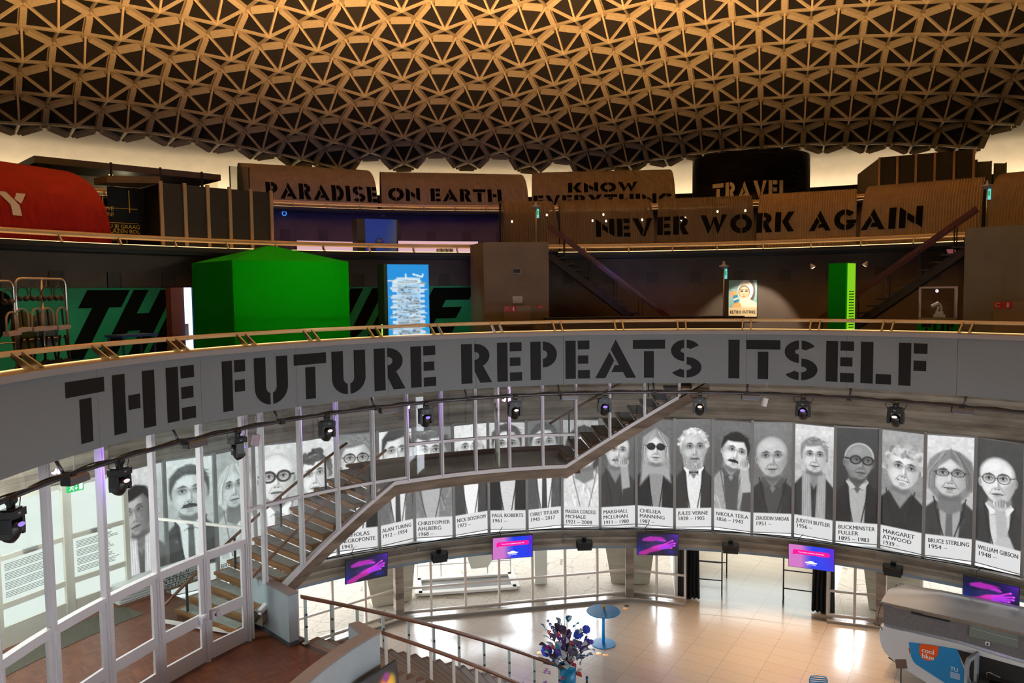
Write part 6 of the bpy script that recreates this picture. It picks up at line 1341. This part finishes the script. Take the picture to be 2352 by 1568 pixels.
def promo_pic():
    c = Cv(1.6, .9, 64, 38, (.75, .42, .72)); c.put(np.clip((c.X-.45)*2.4, 0, 1), (.05, .20, .86)); c.put(np.clip((c.X-1.25)*2.6, 0, 1)*np.clip(1.1-c.Y, 0, 1), (.42, .05, .72)); return c
PINK = mat('promo_bubble', S(220, 0, 140), .5, emit=S(225, 0, 140), es=.9); PWH = mat('promo_white', S(240, 240, 250), .5, emit=(1, 1, 1), es=.9)
SCR = [(-46.9, -.843, 1, 'screen with a purple hand picture under the lower end of the stair stringer', -5), (at_r(1178, 1260, 1.46)[0], -.843, 0, 'screen with a pink speech bubble on the ring beam, left one', -3), (-8.85, -.846, 1, 'screen with a purple hand picture in the middle of the ring beam', 0), (at_r(1863, 1280, 1.46)[0], -.848, 0, 'screen with a pink speech bubble above the right black curtain', 3), (28.9, -.858, 1, 'screen with a purple hand picture above the camper roof', 6)]
for p, z, kind, lab, ln in SCR:
    M = frame(1.462, p, z) @ Matrix.Rotation(.12, 4, 'X'); w, h = 1.47, .83
    t = thing('wall_screen', lab, 'screen', M, group='screens on the ring beam'); mb = MB(); mb.box((0, .03, 0), (w+.03, .06, h+.03)); mb.build('casing', BLKM, t)
    mb = MB(); (hand_pic() if kind else promo_pic()).mesh(mb, Matrix.Translation((-w/2, -.002, -h/2)) @ Matrix.Diagonal((w/1.6, 1, h/.9, 1))); d = mb.build('display', picture('screen_bright', 1.2), t)
    if not kind:
        mb = MB(); x0, x1, zc, r = -.52, .52, .16, .085; pts = [(x0+r*math.cos(a), zc+r*math.sin(a)) for a in np.linspace(PI/2, 1.5*PI, 10)]+[(x1+r*math.cos(a), zc+r*math.sin(a)) for a in np.linspace(-PI/2, PI/2, 10)]; mb.add([(x, -.006, zz) for x, zz in pts], [tuple(range(len(pts)))]); mb.add([(x0-.09, -.006, .04), (x0+.05, -.006, .08), (x0-.07, -.006, .14)], [(0, 1, 2)]); mb.build('speech_bubble', PINK, d)
        mb = MB(); add_text(mb, 'Your phone is jealous of your life.', .062, 0, zc-.02, -.009, align='C'); mb.add([(.2*math.cos(a), -.007, -.2+.035*math.sin(a)) for a in np.linspace(0, 2*PI, 20)[:-1]], [tuple(range(19))]); mb.add([(.1*math.cos(a), -.007, -.18+.05*math.sin(a)) for a in np.linspace(0, PI, 12)], [tuple(range(12))]); add_text(mb, 'NEXT NATURE', .045, 0, -.29, -.007, align='C'); mb.build('writing', PWH, d)
    mb = MB(); mb.box((0, .11, .2), (.2, .14, .3)); mb.tube([(-.4, .1, .4), (-.45, .3, .5), (-.3, .45, .62)], .012, 5); mb.build('wall_bracket', BLKM, t)
for px, py, lab in ((1009, 1278, 'black box speaker under the beam between the two left screens'), (1342, 1251, 'black box speaker under the beam left of the middle screen'), (1678, 1258, 'black box speaker under the beam above the passage'), (2051, 1309, 'black box speaker under the beam above the right window column')):
    p, z = at_r(px, py, 1.468); t = thing('box_speaker', lab, 'speaker', frame(1.468, p, z) @ Matrix.Rotation(.2, 4, 'X'), group='black speakers on the ring beam'); mb = MB(); mb.box((0, 0, 0), (.52, .3, .30)); mb.build('cabinet', BLKM, t); mb = MB(); mb.box((0, -.155, -.02), (.48, .01, .22)); mb.build('grille', mat('speaker_grille', S(30, 30, 32), .9), t); mb = MB(); mb.box((-.28, .0, .05), (.03, .18, .25)); mb.box((.28, .0, .05), (.03, .18, .25)); mb.box((0, .1, .2), (.16, .1, .12)); mb.build('bracket', DKSTEEL, t)
cd_ = thing('conduit', 'thin galvanised conduit running along the face of the ring beam', 'conduit', Matrix.Translation(cyl(1.5, -10, -.836))); iv = cd_.matrix_world.inverted()
mb = MB(); mb.tube([iv @ cyl(1.506, p, -.836) for p in np.linspace(-66, 60, 120)], .018, 6); mb.build('pipe', STEEL, cd_, smooth=True)
for px, py in ((1298, 1230), (1295, 1243), (960, 1260), (1640, 1222), (2005, 1275), (2230, 1310)): p, z = at_r(px, py, 1.507); mb = MB(); mb.box((0, 0, 0), (.12, .06, .12), iv @ frame(1.505, p, z)); mb.build('junction_box', mat('junction_grey', S(110, 106, 100), .6), cd_)
cb = thing('floor_cable', 'black cables lying loose on the ledge under the portraits', 'cable', Matrix.Translation(cyl(1.53, -10, -.8140))); iv = cb.matrix_world.inverted()
for k in range(2): mb = MB(); mb.tube([iv @ cyl(1.53+.012*math.sin(p*.23+k*2), p, -.8133) for p in np.linspace(-64, 60, 200)], .014, 5); mb.build('cable', BLKM, cb)
# ================================================================ HALL FLOOR
BLUE = mat('bright_blue_paint', S(0, 134, 204), .45)
def on_floor(px, py): R, p = at_z(px, py, -EYE); return cyl(R, p, -EYE)
pos = on_floor(1386, 1478); t = thing('standing_table', 'bright blue round standing table on the hall floor', 'table', Matrix.Translation(pos))
mb = MB(); mb.lathe([(.001, 0), (.38, 0), (.40, .012), (.39, .025), (.06, .035), (.001, .035)], 40, cap=False); mb.build('base', BLUE, t)
mb = MB(); mb.lathe([(.05, .03), (.05, 1.10)], 20); mb.build('column', BLUE, t, smooth=True)
mb = MB(); mb.lathe([(.001, 1.10), (.55, 1.10), (.565, 1.115), (.55, 1.13), (.001, 1.13)], 48, cap=False); mb.build('top', BLUE, t)
v = thing('flower_glass', 'small glass with yellow flowers on the blue standing table', 'vase', Matrix.Translation(pos+Vector((.02, .08, 1.13)))); mb = MB(); mb.lathe([(.035, 0), (.045, .11), (.04, .11), (.032, .01)], 16, cap=False); mb.build('glass', mat('brown_glass', S(96, 70, 62), .1), v, smooth=True)
mb = MB()
for i in range(16): a = i*2.4; r = .01+.045*((i*7) % 5)/5; mb.lathe([(.001, .02), (.025, .01), (.02, -.015), (.001, -.02)], 6, Matrix.Translation((r*math.cos(a), r*math.sin(a), .13+.05*random.random())), cap=False)
mb.build('flowers', mat('yellow_petals', S(222, 160, 20), .7), v)
# big vase with bouquet
pos = wpt(1302, 1527, -EYE+.86/U); pos.z = 0
t = thing('floor_vase', 'tall bright blue cylinder vase in front of the stair foot', 'vase', Matrix.Translation(pos)); mb = MB(); mb.lathe([(.25, 0), (.262, .4), (.27, .86), (.25, .86), (.24, .3), (.001, .28)], 40, cap=False); mb.build('body', mat('vase_blue', S(0, 134, 190), .35), t, smooth=True)
mb = MB(); mb.lathe([(.001, .80), (.25, .80)], 30, cap=False); mb.build('soil', mat('vase_dark', S(24, 18, 16), .9), t)
bq = thing('bouquet', 'large bouquet of silver, purple, blue and red flowers in the blue floor vase', 'bouquet', Matrix.Translation(pos+Vector((0, 0, .81))) @ Matrix.Scale(1.28, 4))
rs = random.Random(11)
def leaf(mb, M, L, w, fold=.25):
    n = 6; rows = []
    for i in range(n+1):
        u = i/n; ww = w*math.sin(PI*min(1, u*.96+.02))**.8; zc = L*.25*math.sin(u*2.2); rows.append([(-ww, u*L, zc+fold*ww), (0, u*L, zc), (ww, u*L, zc+fold*ww)])
    mb.grid(rows, M)
def orient(pos, d, roll=0.):
    d = Vector(d).normalized(); q = d.to_track_quat('Y', 'Z'); return Matrix.Translation(pos) @ q.to_matrix().to_4x4() @ Matrix.Rotation(roll, 4, 'Y')
LEAFM = {'silver': noisy('leaf_silver', S(190, 206, 214), S(226, 236, 240), 14, .45), 'plum': noisy('leaf_plum', S(62, 46, 74), S(100, 82, 120), 8, .5), 'slate': noisy('leaf_slate', S(100, 100, 138), S(134, 136, 166), 8, .55), 'blue': mat('leaf_blue', S(10, 150, 210), .5)}
EXTRA = [(rs.choice(['silver', 'silver', 'silver', 'plum', 'slate', 'blue']), rs.uniform(-.42, .42), rs.uniform(-.25, .2), rs.uniform(-.05, .85), rs.uniform(.15, .26)) for _ in range(46)]
spots = {'silver': [(.18, -.2, .5, .28), (-.3, -.1, .42, .26), (.3, -.15, .3, .24), (-.05, -.25, .3, .34), (-.1, .05, .12, .3), (.12, .02, .30, .3), (-.2, .4, .05, .34), (-.02, -.02, .62, .30), (-.28, .1, .58, .22), (.22, .1, .12, .25), (.06, -.2, .05, .34), (.26, .0, -.1, .22), (-.12, -.2, .52, .22), (.08, .1, 1.05, .16), (-.16, .0, 1.0, .16), (.02, -.22, .12, .36), (-.2, -.2, .1, .3)],
         'plum': [(-.36, -.1, .66, .26), (-.22, 0, .78, .24), (-.3, .1, .52, .24), (-.04, -.1, .80, .24), (.0, .1, .52, .28), (-.26, .1, .26, .26), (.32, .05, .40, .22), (-.12, .1, .68, .24), (-.2, -.18, .28, .25)],
         'slate': [(.2, -.2, .62, .24), (-.3, -.15, .1, .26), (.1, -.2, .35, .3), (.42, 0, .42, .28), (.36, .1, .18, .28), (.44, -.1, .52, .2), (.3, .1, .02, .3), (.24, -.1, .28, .24), (.05, .08, .60, .22), (-.22, .05, .90, .24)],
         'blue': [(-.5, .05, .74, .22), (.16, .05, .92, .22), (.2, .0, .78, .2), (-.14, .1, .82, .16), (.02, .1, 1.0, .18), (.3, .1, .62, .16)]}
for k, x, y, z, L in EXTRA:
    if math.hypot(x/.45, (z-.4)/.5) < 1.05: spots[k].append((x, y, z, L))
for k, lst in spots.items():
    for x, y, z, L in lst:
        mb = MB(); d = Vector((x*1.3+rs.uniform(-.2, .2), y-.25, .25+rs.uniform(-.2, .5))); leaf(mb, orient(Vector((x, y, z)), d, rs.uniform(-.8, .8)), L, L*.38); mb.build('leaf', LEAFM[k], bq, smooth=True)
STEMM = mat('dark_twig', S(60, 46, 42), .8)
for i in range(34):
    a = rs.uniform(0, 2*PI); r = rs.uniform(.1, .5); z = rs.uniform(.3, .8); mb = MB(); mb.tube([(0, 0, 0), (r*.4*math.cos(a), r*.4*math.sin(a), z*.6), (r*math.cos(a), r*math.sin(a), z)], .006, 5); mb.build('stem', STEMM, bq)
for x0, x1, h in ((-.1, -.3, 1.42), (-.08, -.16, 1.3), (-.04, -.06, 1.45), (0, .02, 1.40), (.02, .0, 1.3), (.1, .26, 1.22)): mb = MB(); mb.tube([(x0*.3, 0, .2), ((x0+x1)/2, 0, h*.65), (x1, 0, h)], [.007, .006, .002], 5); mb.build('twig', STEMM, bq)
def pom(x, y, z, r, m, n=26):
    mb = MB()
    for i in range(n): a = i*2.4; u = 1-2*(i+.5)/n; q = math.sqrt(1-u*u); c = Vector((x+r*.7*q*math.cos(a), y+r*.7*q*math.sin(a), z+r*.7*u)); mb.lathe([(.001, r*.34), (r*.3, r*.1), (r*.26, -r*.2), (.001, -r*.3)], 6, Matrix.Translation(c), cap=False)
    mb.build('flower', m, bq)
FBLUE = mat('flower_blue', S(52, 88, 225), .7); FVIO = mat('flower_violet', S(112, 92, 190), .7); FPUR = mat('flower_purple', S(110, 40, 130), .7); FRED = mat('flower_red', S(220, 40, 70), .6); FPINK = mat('flower_orchid', S(170, 110, 190), .6)
for x, z, r in ((.26, .80, .1), (.46, .95, .1), (-.46, .35, .14), (-.30, .08, .07), (.48, .66, .09)): pom(x, -.05, z, r, FBLUE)
for x, z, r in ((-.14, .42, .12), (-.2, .36, .1), (.32, .60, .09), (.38, .55, .09), (.58, .70, .06)): pom(x, -.1, z, r, FVIO if z > .4 else FBLUE)
for i in range(8): pom(-.42+.05*i, -.05, 1.05-.07*i, .035+.006*i, FVIO, 14)
for i in range(6): pom(.0+.015*i, -.08, .62+.055*i, .07-.006*i, FPUR, 16)
for x, z in ((.33, -.02), (.22, .16), (.15, .22), (-.41, .5), (-.13, .84), (-.02, .42), (.16, .66), (-.36, .86), (-.05, -.16), (-.28, .52)): pom(x, -.2, z, .055, FRED, 9)
for x, z in ((-.42, -.0), (-.46, -.06), (-.44, -.3), (-.48, -.32), (-.02, -.36), (-.12, -.28), (-.36, -.06), (-.1, -.42)): pom(x, -.25, z, .045, FPINK, 7)
pom(.18, -.1, .42, .1, mat('succulent_green', S(84, 120, 76), .6), 30)
# round floor lamps
FLR = mat('floor_lamp_brass', S(206, 150, 90), .3, .7, emit=S(255, 190, 120), es=.5)
for px, py, lab in ((1239, 1499, 'round brass floor lamp left of the blue vase'), (1253, 1503, 'round brass floor lamp touching the vase bouquet in view'), (1375, 1501, 'round brass floor lamp right of the bouquet, left of a pair'), (1391, 1504, 'round brass floor lamp right of the bouquet, right of a pair'), (1439, 1391, 'dark round floor socket near the window column, far one'), (1436, 1397, 'round brass floor socket near the window column, near one')):
    t = thing('floor_lamp_disc', lab, 'floor lamp', Matrix.Translation(on_floor(px, py)), group='discs set in the hall floor'); mb = MB(); mb.lathe([(.001, .012), (.05, .012), (.085, .008), (.09, 0.0005)], 24, cap=False); mb.build('disc', FLR if 'dark' not in lab else mat('socket_dark', S(96, 66, 40), .5, .5), t)
# black barrier post
pos = wpt(1348, 1553, -EYE+.95/U); pos.z = 0; t = thing('barrier_post', 'slim black barrier post with a blue band right of the blue vase', 'post', Matrix.Translation(pos)); mb = MB(); mb.lathe([(.17, 0), (.17, .015), (.03, .03), (.03, .86), (.035, .95), (.02, .95)], 20); mb.build('post', mat('barrier_black', S(28, 30, 34), .4), t, smooth=False); mb = MB(); mb.lathe([(.0365, .85), (.0365, .91)], 20); mb.build('band', BLUE, t)
# blue slatted chair cut by the lower edge
pos = wpt(1880, 1551, -EYE+.82/U); pos.z = 0; t = thing('slatted_chair', 'blue slatted metal chair cut by the lower frame edge', 'chair', Matrix.Translation(pos) @ Matrix.Rotation(.1, 4, 'Z')); CB = mat('chair_blue', S(20, 128, 190), .4)
mb = MB(); mb.tube([(-.22, .02, .44), (-.24, 0, .70), (-.20, 0, .79), (0, -.02, .82), (.20, 0, .79), (.24, 0, .70), (.22, .02, .44)], .016, 8); mb.build('back_frame', CB, t, smooth=True)
for z in (.74, .68, .62, .56): mb = MB(); mb.box((0, 0, z), (.44, .014, .035)); mb.build('back_slat', CB, t)
mb = MB()
for k in range(6): mb.box((0, -.06-.075*k, .445), (.43, .055, .016))
mb.build('seat', CB, t)
for sx in (-1, 1):
    for y in (.02, -.46): mb = MB(); mb.tube([(sx*.21, y, .44), (sx*.25, y+(.06 if y > 0 else -.03), 0)], .014, 8); mb.build('leg', CB, t)
# black curtains in the passage mouth and wheeled frames
CUR = noisy('black_curtain', S(16, 17, 20), S(26, 28, 32), 20, .9)
def curtain(px, py, w, lab):
    pos = on_floor(px, py); M, n_ = facing(pos, frame(1.55, math.degrees(math.atan2(pos.x, pos.y)), -EYE).col[0].to_3d()); t = thing('curtain', lab, 'curtain', M); h = 2.35; rows = []
    for i in range(14):
        z = .06+(h-.06)*i/13; fl_ = 1.0-.10*i/13; rows.append([(x*fl_, .07*math.sin(x*42+.4*math.sin(i*.5))*(1.1-.4*i/13)+.02*math.sin(x*90), z) for x in np.linspace(-w/2, w/2, 80)])
    mb = MB(); mb.grid(rows); k = len(mb.v); mb.grid([[(x, y+.06, z) for x, y, z in r] for r in rows], flip=True); mb.build('drape', CUR, t, smooth=True)
    mb = MB(); mb.box((.02, .05, .03), (.18, .12, .06)); mb.build('hem_weight', BLKM, t); mb = MB(); mb.tube([(-w/2, .03, h), (w/2, .03, h)], .025, 8); mb.build('rail', DKSTEEL, t)
curtain(1579, 1376, .92, 'black curtain left of the passage, beside the sill end'); curtain(1890, 1410, .80, 'black curtain right of the passage, under the speech-bubble screen')
def wframe(px, py, w, sgn, lab):
    pos = on_floor(px, py); M, n_ = facing(pos, frame(1.6, math.degrees(math.atan2(pos.x, pos.y)), -EYE).col[0].to_3d()); t = thing('wheeled_frame', lab, 'frame', M); h = 2.2
    for x in (0, sgn*w):
        mb = MB(); mb.bar((x, 0, .12), (x, 0, h), .05, .05); mb.build('upright', BLKM, t); mb = MB(); mb.bar((x, -.25, .11), (x, .3, .11), .05, .04); f = mb.build('foot', BLKM, t)
        for y in (-.22, .27): mb = MB(); mb.lathe([(.045, -.015), (.045, .015)], 12, Matrix.Translation((x, y, .045)) @ Matrix.Rotation(PI/2, 4, 'Y')); mb.build('castor', DKSTEEL, f)
    for z in (.55, 1.25, 1.95): mb = MB(); mb.bar((0, 0, z), (sgn*w, 0, z), .035, .035); mb.build('crossbar', BLKM, t)
wframe(1658, 1365, 1.25, -1, 'black wheeled frame behind the left black curtain'); wframe(1669, 1322, 1.3, -1, 'second black wheeled frame standing deeper in the passage on the left'); wframe(1799, 1383, 1.2, 1, 'black wheeled frame behind the right black curtain')
light('passage_fill_light', 'AREA', cyl(2.1, 3, -.866), 230, (.92, 1, .98), size=5, specular_factor=0, target=cyl(2.1, 3, -EYE))  # added fill light that brightens the passage, no fixture there
# grey courtyard bits seen through the windows: stair pit with white rail
e0, e1 = on_floor(962, 1368), on_floor(1187, 1352); M, n_ = facing((e0+e1)/2+Vector((0, 0, 0)), e1-e0); M = M @ Matrix.Translation((0, .8, 0)); PL = (e1-e0).length/2
t = struct(thing('trim_courtyard_pit', None, None, M)); mb = MB()
for y0, x0, dx, dy in ((-.7, 0, PL*2, .28), (.75, 0, PL*2, .28)): mb.box((x0, y0, .05), (dx, dy, .1))
for x in (-PL, PL): mb.box((x, 0, .05), (.28, 1.6, .1))
mb.build('curb', mat('pit_curb', S(214, 208, 198), .8), t); mb = MB(); mb.box((0, .02, .012), (PL*2-.2, 1.25, .02)); mb.build('pit_shade_sheet', mat('pit_shadow', S(120, 118, 114), .8), t)  # flat grey sheet painted as the shade inside the pit
mb = MB()
for x in np.linspace(-PL, PL, 5): mb.bar((x, .85, .1), (x, .85, 1.1), .05, .05)
for z in (.6, 1.1): mb.bar((-PL, .85, z), (PL, .85, z), .05, .05)
mb.build('railing', WHITE, t)
b0 = on_floor(1243, 1341); M, n_ = facing(b0, frame(2, math.degrees(math.atan2(b0.x, b0.y)), 0).col[0].to_3d()); mb = MB(); mb.box((0, .3, 1.2), (.5, .6, 2.4), M); struct(mb.build('pillar_courtyard', mat('pale_pillar', S(206, 204, 192), .8)))
b0 = on_floor(1110, 1325); M, n_ = facing(b0, frame(2, math.degrees(math.atan2(b0.x, b0.y)), 0).col[0].to_3d()); mb = MB(); mb.prism([(-1.2, 2.6), (1.4, 2.6), (1.4, 2.2), (.2, .4), (-.5, .4)], 1.2, M); struct(mb.build('pillar_courtyard_stair', mat('pale_pillar', (0, 0, 0))))
# ================================================================ CAMPER
oc = Vector((4.5, 12.8, 0)); dv = Vector((3.31, -1.35, 0)); CM, cn = facing(oc, dv); ci = CM.inverted()
def cp(px, py): v = ci @ on_plane(px, py, oc, cn); return (v.x, v.z)
cv_ = thing('camper_van', 'white camper pod with pop-up grey canvas roof and blue sticker on the hall floor', 'camper', CM)
BODYW = mat('camper_white', S(206, 212, 220), .22, coat=.6)
hull = [cp(*q) for q in ((2022, 1437), (2018, 1455), (2020, 1472), (2023.5, 1485), (2030, 1497), (2042, 1509), (2060, 1524), (2080, 1538), (2105, 1554), (2140, 1576), (2180, 1602))]
ztop = [cp(2022, 1437), cp(2100, 1453), cp(2200, 1477), cp(2300, 1508), cp(2352, 1523)]
ext = (5.2, ztop[-1][1]-.02); bot = (5.2, .30); mid = (2.3, .27)
outl = hull+[mid, bot, ext]+ztop[::-1][:-1]
D_ = 1.9
mb = MB(); n = len(outl); cx = sum(x for x, z in outl)/n; cz = .9; rings = []
for y, k in ((.0, .985), (.06, 1.0), (.5, 1.0), (D_-.06, 1.0), (D_, .985)): rings.append([((x-cx)*k+cx, y, (z-cz)*k+cz) for x, z in outl])
vs = [v for r in rings for v in r]; fs = [tuple(range(n))[::-1]]
for i in range(4): fs += [(i*n+j, i*n+(j+1) % n, (i+1)*n+(j+1) % n, (i+1)*n+j) for j in range(n)]
fs += [tuple(4*n+j for j in range(n))]; mb.add(vs, fs); ccw_fix(mb.build('hull', BODYW, cv_))
for wx in (1.45, 3.9):
    for y in (.25, D_-.25): mb = MB(); mb.lathe([(.16, -.1), (.30, -.1), (.32, -.06), (.32, .06), (.30, .1), (.16, .1)], 24, Matrix.Translation((wx, y, .32)) @ Matrix.Rotation(PI/2, 4, 'X')); mb.build('wheel', mat('tyre', S(24, 24, 26), .8), cv_)
mb = MB(); a_, b_ = cp(2040, 1508), cp(2150, 1580); mb.bar((a_[0], .1, a_[1]-.03), (b_[0], .1, b_[1]-.03), .1, .05); mb.build('underbody', BLKM, cv_)
def fl_poly(pts, y, name, m, parent, t=.006):
    q = [cp(*p) for p in pts]; mb = MB(); mb.prism(q, t, Matrix.Translation((0, y-t, 0))); return ccw_fix(mb.build(name, m, parent))
STK = mat('sticker_blue', S(0, 128, 200), .3); ORG = mat('sticker_orange', S(228, 86, 16), .3); SWH = mat('sticker_white', S(240, 244, 248), .4)
stk = fl_poly([(2087, 1475), (2090, 1474), (2140, 1480), (2199, 1490), (2206, 1515), (2222, 1556), (2250, 1600), (2180, 1574), (2104, 1525), (2098, 1518), (2093, 1508)], -.004, 'sticker', STK, cv_)
oc_ = [(2133.5+22.5*math.cos(a), 1491+25.5*math.sin(a)) for a in np.linspace(0, 2*PI, 40)[:-1]]; oc_ = [p for p in oc_ if p[1] > 1477+.12*(p[0]-2112)]
fl_poly(oc_, -.012, 'logo_disc', ORG, stk)
mb = MB(); (x0, z0), (x1, z1) = cp(2118, 1497), cp(2148, 1503); sc_ = math.hypot(x1-x0, z1-z0); tilt = math.atan2(z1-z0, x1-x0)
def wr(mb, s_, px, py, size, y=-.022, bold=2):
    x, z = cp(px, py); v, f = text_parts(s_, size, .95)
    for k in range(bold): mb.add([(x+(p[0])+.006*k, y-.0005*k, z+p[1]+(p[0])*math.tan(0.0)) for p in v], f)
wr(mb, 'cool', 2116.5, 1495.5, .20); wr(mb, 'blue', 2117, 1508.5, .20); mb.build('logo_text', SWH, stk)
mb = MB(); wr(mb, 'TU', 2182, 1538, .16, -.012); mb.build('title_text', SWH, stk); mb = MB()
for i in range(6): x, z = cp(2182, 1542+2.4*i); mb.box((x+.13, -.012, z), (.26-.03*(i % 2), .003, .012))
mb.build('small_text', SWH, stk)
fl_poly([(2087, 1487), (2089, 1487), (2091, 1500), (2089, 1500)], -.006, 'side_marker', mat('marker_orange', S(190, 70, 20), .4), cv_)
# canvas and roof
CANV = noisy('grey_canvas', S(96, 98, 104), S(110, 112, 118), 14, .9)
zr0 = cp(2026, 1381)[1]; c_ = [cp(2031, 1384), cp(2033, 1434), cp(2100, 1449), cp(2200, 1472), cp(2352, 1518)]
mb = MB(); rows = []
for i in range(40):
    x = .04+5.1*i/39; zb_ = np.interp(x, [p[0] for p in c_[1:]]+[5.2], [p[1] for p in c_[1:]]+[c_[-1][1]-.02]); ztp = zr0-.03
    rows.append([(x, .06+.02*math.sin(x*9+z*6)*math.sin(PI*k/5), z) for k, z in enumerate(np.linspace(zb_, ztp, 6))])
mb.grid(rows); rows2 = [[(.04+.02*math.sin(z*7), .06+(D_-.1)*j/8, z) for z in np.linspace(c_[1][1], zr0-.03, 6)] for j in range(9)]; mb.grid(rows2, flip=True); mb.build('canvas', CANV, cv_, smooth=True)
q = [cp(*p) for p in ((2228, 1430), (2338, 1461), (2339, 1489), (2225, 1461))]; mb = MB(); mb.add([(x, .03, z) for x, z in q], [(0, 1, 2, 3)]); wn = mb.build('canvas_window', mat('clear_vinyl', S(104, 122, 122), .12, 0, .8), cv_)
mb = MB(); a_ = cp(2228, 1440); b_ = cp(2337, 1470); mb.tube([(a_[0], .022, a_[1]), ((a_[0]+b_[0])/2, .018, (a_[1]+b_[1])/2-.02), (b_[0], .022, b_[1])], .008, 5); mb.build('vinyl_fold_glint', mat('vinyl_glint', S(190, 205, 205), .2), wn)  # pale tube paints the glint along the vinyl fold
mb = MB(); x, z = cp(2268, 1478); mb.box((x, .02, z), (.11, .02, .10)); lb = mb.build('badge', SWH, cv_); mb = MB(); mb.lathe([(.012, 0), (.03, .004)], 10, Matrix.Translation((x, .008, z-.01)) @ Matrix.Rotation(PI/2, 4, 'X')); mb.build('badge_mark', DKSTEEL, lb)
rows = []
for i in range(36):
    x = -.02+5.3*i/35; rows.append([(x+(.32*min(1, max(0, (j-6)/6.)) if i == 0 else 0), -.04+(D_+.1)*j/12, zr0+.26*math.sin(PI*j/12)**.8*min(1, .25+x*.55)) for j in range(13)])
mb = MB(); mb.grid(rows); mb.build('roof', mat('roof_gloss', S(186, 190, 196), .22, 0, .6, coat=.4), cv_, smooth=True)
mb = MB(); mb.box((2.6, -.035, zr0-.02), (5.3, .05, .05)); mb.box((2.6, .04, zr0-.10), (4.6, .03, .03)); mb.build('roof_rail', STEEL, cv_)
mb = MB(); mb.box((.95, .02, zr0-.14), (.3, .06, .06)); mb.box((1.4, .03, zr0-.16), (.8, .04, .03)); mb.build('latch', BLKM, cv_)
mb = MB(); mb.tube([(.0, -.05, zr0-.02), (-.09, -.06, zr0-.4), (-.09, -.06, zr0-.65), (.03, -.03, 1.42)], .012, 6); mb.build('strap', BLKM, cv_)
mb = MB(); q = [cp(*p) for p in ((2199, 1491), (2352, 1533), (2362, 1640), (2245, 1600))]; mb.prism(q, .01, Matrix.Translation((0, -.012, 0))); mb.build('side_opening', mat('opening_dark', S(20, 24, 26), .7), cv_)
# swung-out window door
dx, dz = cp(2243, 1494); Md = Matrix.Translation((dx, 0, 0)) @ Matrix.Rotation(-1.9, 4, 'Z'); mb = MB(); h0, h1 = dz-1.15, dz
ot = [(0, h0), (.66, h0), (.66, h1-.2), (.55, h1-.05), (0, h1)]; it = [(.12, h0+.3), (.52, h0+.3), (.54, h1-.3), (.46, h1-.17), (.12, h1-.12)]
vs = [(x, y, z) for y in (0, .08) for x, z in ot]+[(x, y, z) for y in (0, .08) for x, z in it]; fs = []
for i in range(5): j = (i+1) % 5; fs += [(i, j, 10+j, 10+i), (5+i, 15+i, 15+j, 5+j), (i, 5+i, 5+j, j), (10+i, 10+j, 15+j, 15+i)]
mb.add(vs, fs, Md); ccw_fix(mb.build('door', mat('door_silver', S(140, 148, 158), .35, .2), cv_))
# sink unit pulled out of the opening
sx, sz_ = cp(2290, 1520); Ms = CM @ Matrix.Translation((sx+.02, -.42, .42)); t = thing('sink_unit', 'dark pull-out sink unit with tap in the open side of the camper', 'sink', Ms)
mb = MB(); mb.box((0, 0, .2), (.8, .55, .4)); mb.build('cabinet', mat('sink_cabinet', S(66, 70, 74), .5), t); mb = MB(); mb.box((0, 0, .415), (.82, .57, .03)); tp = mb.build('worktop', mat('sink_worktop', S(44, 46, 48), .4), t)
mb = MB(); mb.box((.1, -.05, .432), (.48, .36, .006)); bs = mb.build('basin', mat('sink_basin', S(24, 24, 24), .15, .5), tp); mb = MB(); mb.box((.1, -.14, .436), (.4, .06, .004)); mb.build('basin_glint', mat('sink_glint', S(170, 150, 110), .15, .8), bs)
mb = MB(); mb.tube([(-.22, .1, .43), (-.22, .1, .62), (-.16, .08, .66), (.1, .0, .62)], .017, 8); mb.build('tap', STEEL, t, smooth=True)
# information lectern in front of the camper
pos = wpt(2070, 1524, -EYE+1.05/U); pos.z = 0; t = thing('sign_stand', 'small dark sign plate on a thin black stand in front of the camper', 'sign', Matrix.Translation(pos) @ Matrix.Rotation(-.35, 4, 'Z')); mb = MB(); mb.tube([(0, 0, 0), (0, 0, 1.0)], .018, 8); mb.build('pole', BLKM, t); mb = MB(); mb.lathe([(.18, 0), (.18, .012)], 20); mb.build('base', BLKM, t)
mb = MB(); mb.box((0, 0, 1.05), (.29, .02, .25), None, Matrix.Rotation(-.7, 3, 'X') @ Matrix.Rotation(-.25, 3, 'Y')); mb.build('plate', mat('sign_plate', S(70, 64, 66), .6), t)
# warm ceiling lamps over the hall (recessed in the slab around the void)
for p in (-1, 8, 15):
    light('hall_downlight', 'SPOT', cyl(1.3, p, -.26), 1250, (1, .68, .42), spot_size=52*D2R, spot_blend=.7, shadow_soft_size=.08, target=cyl(1.25, p, -EYE))
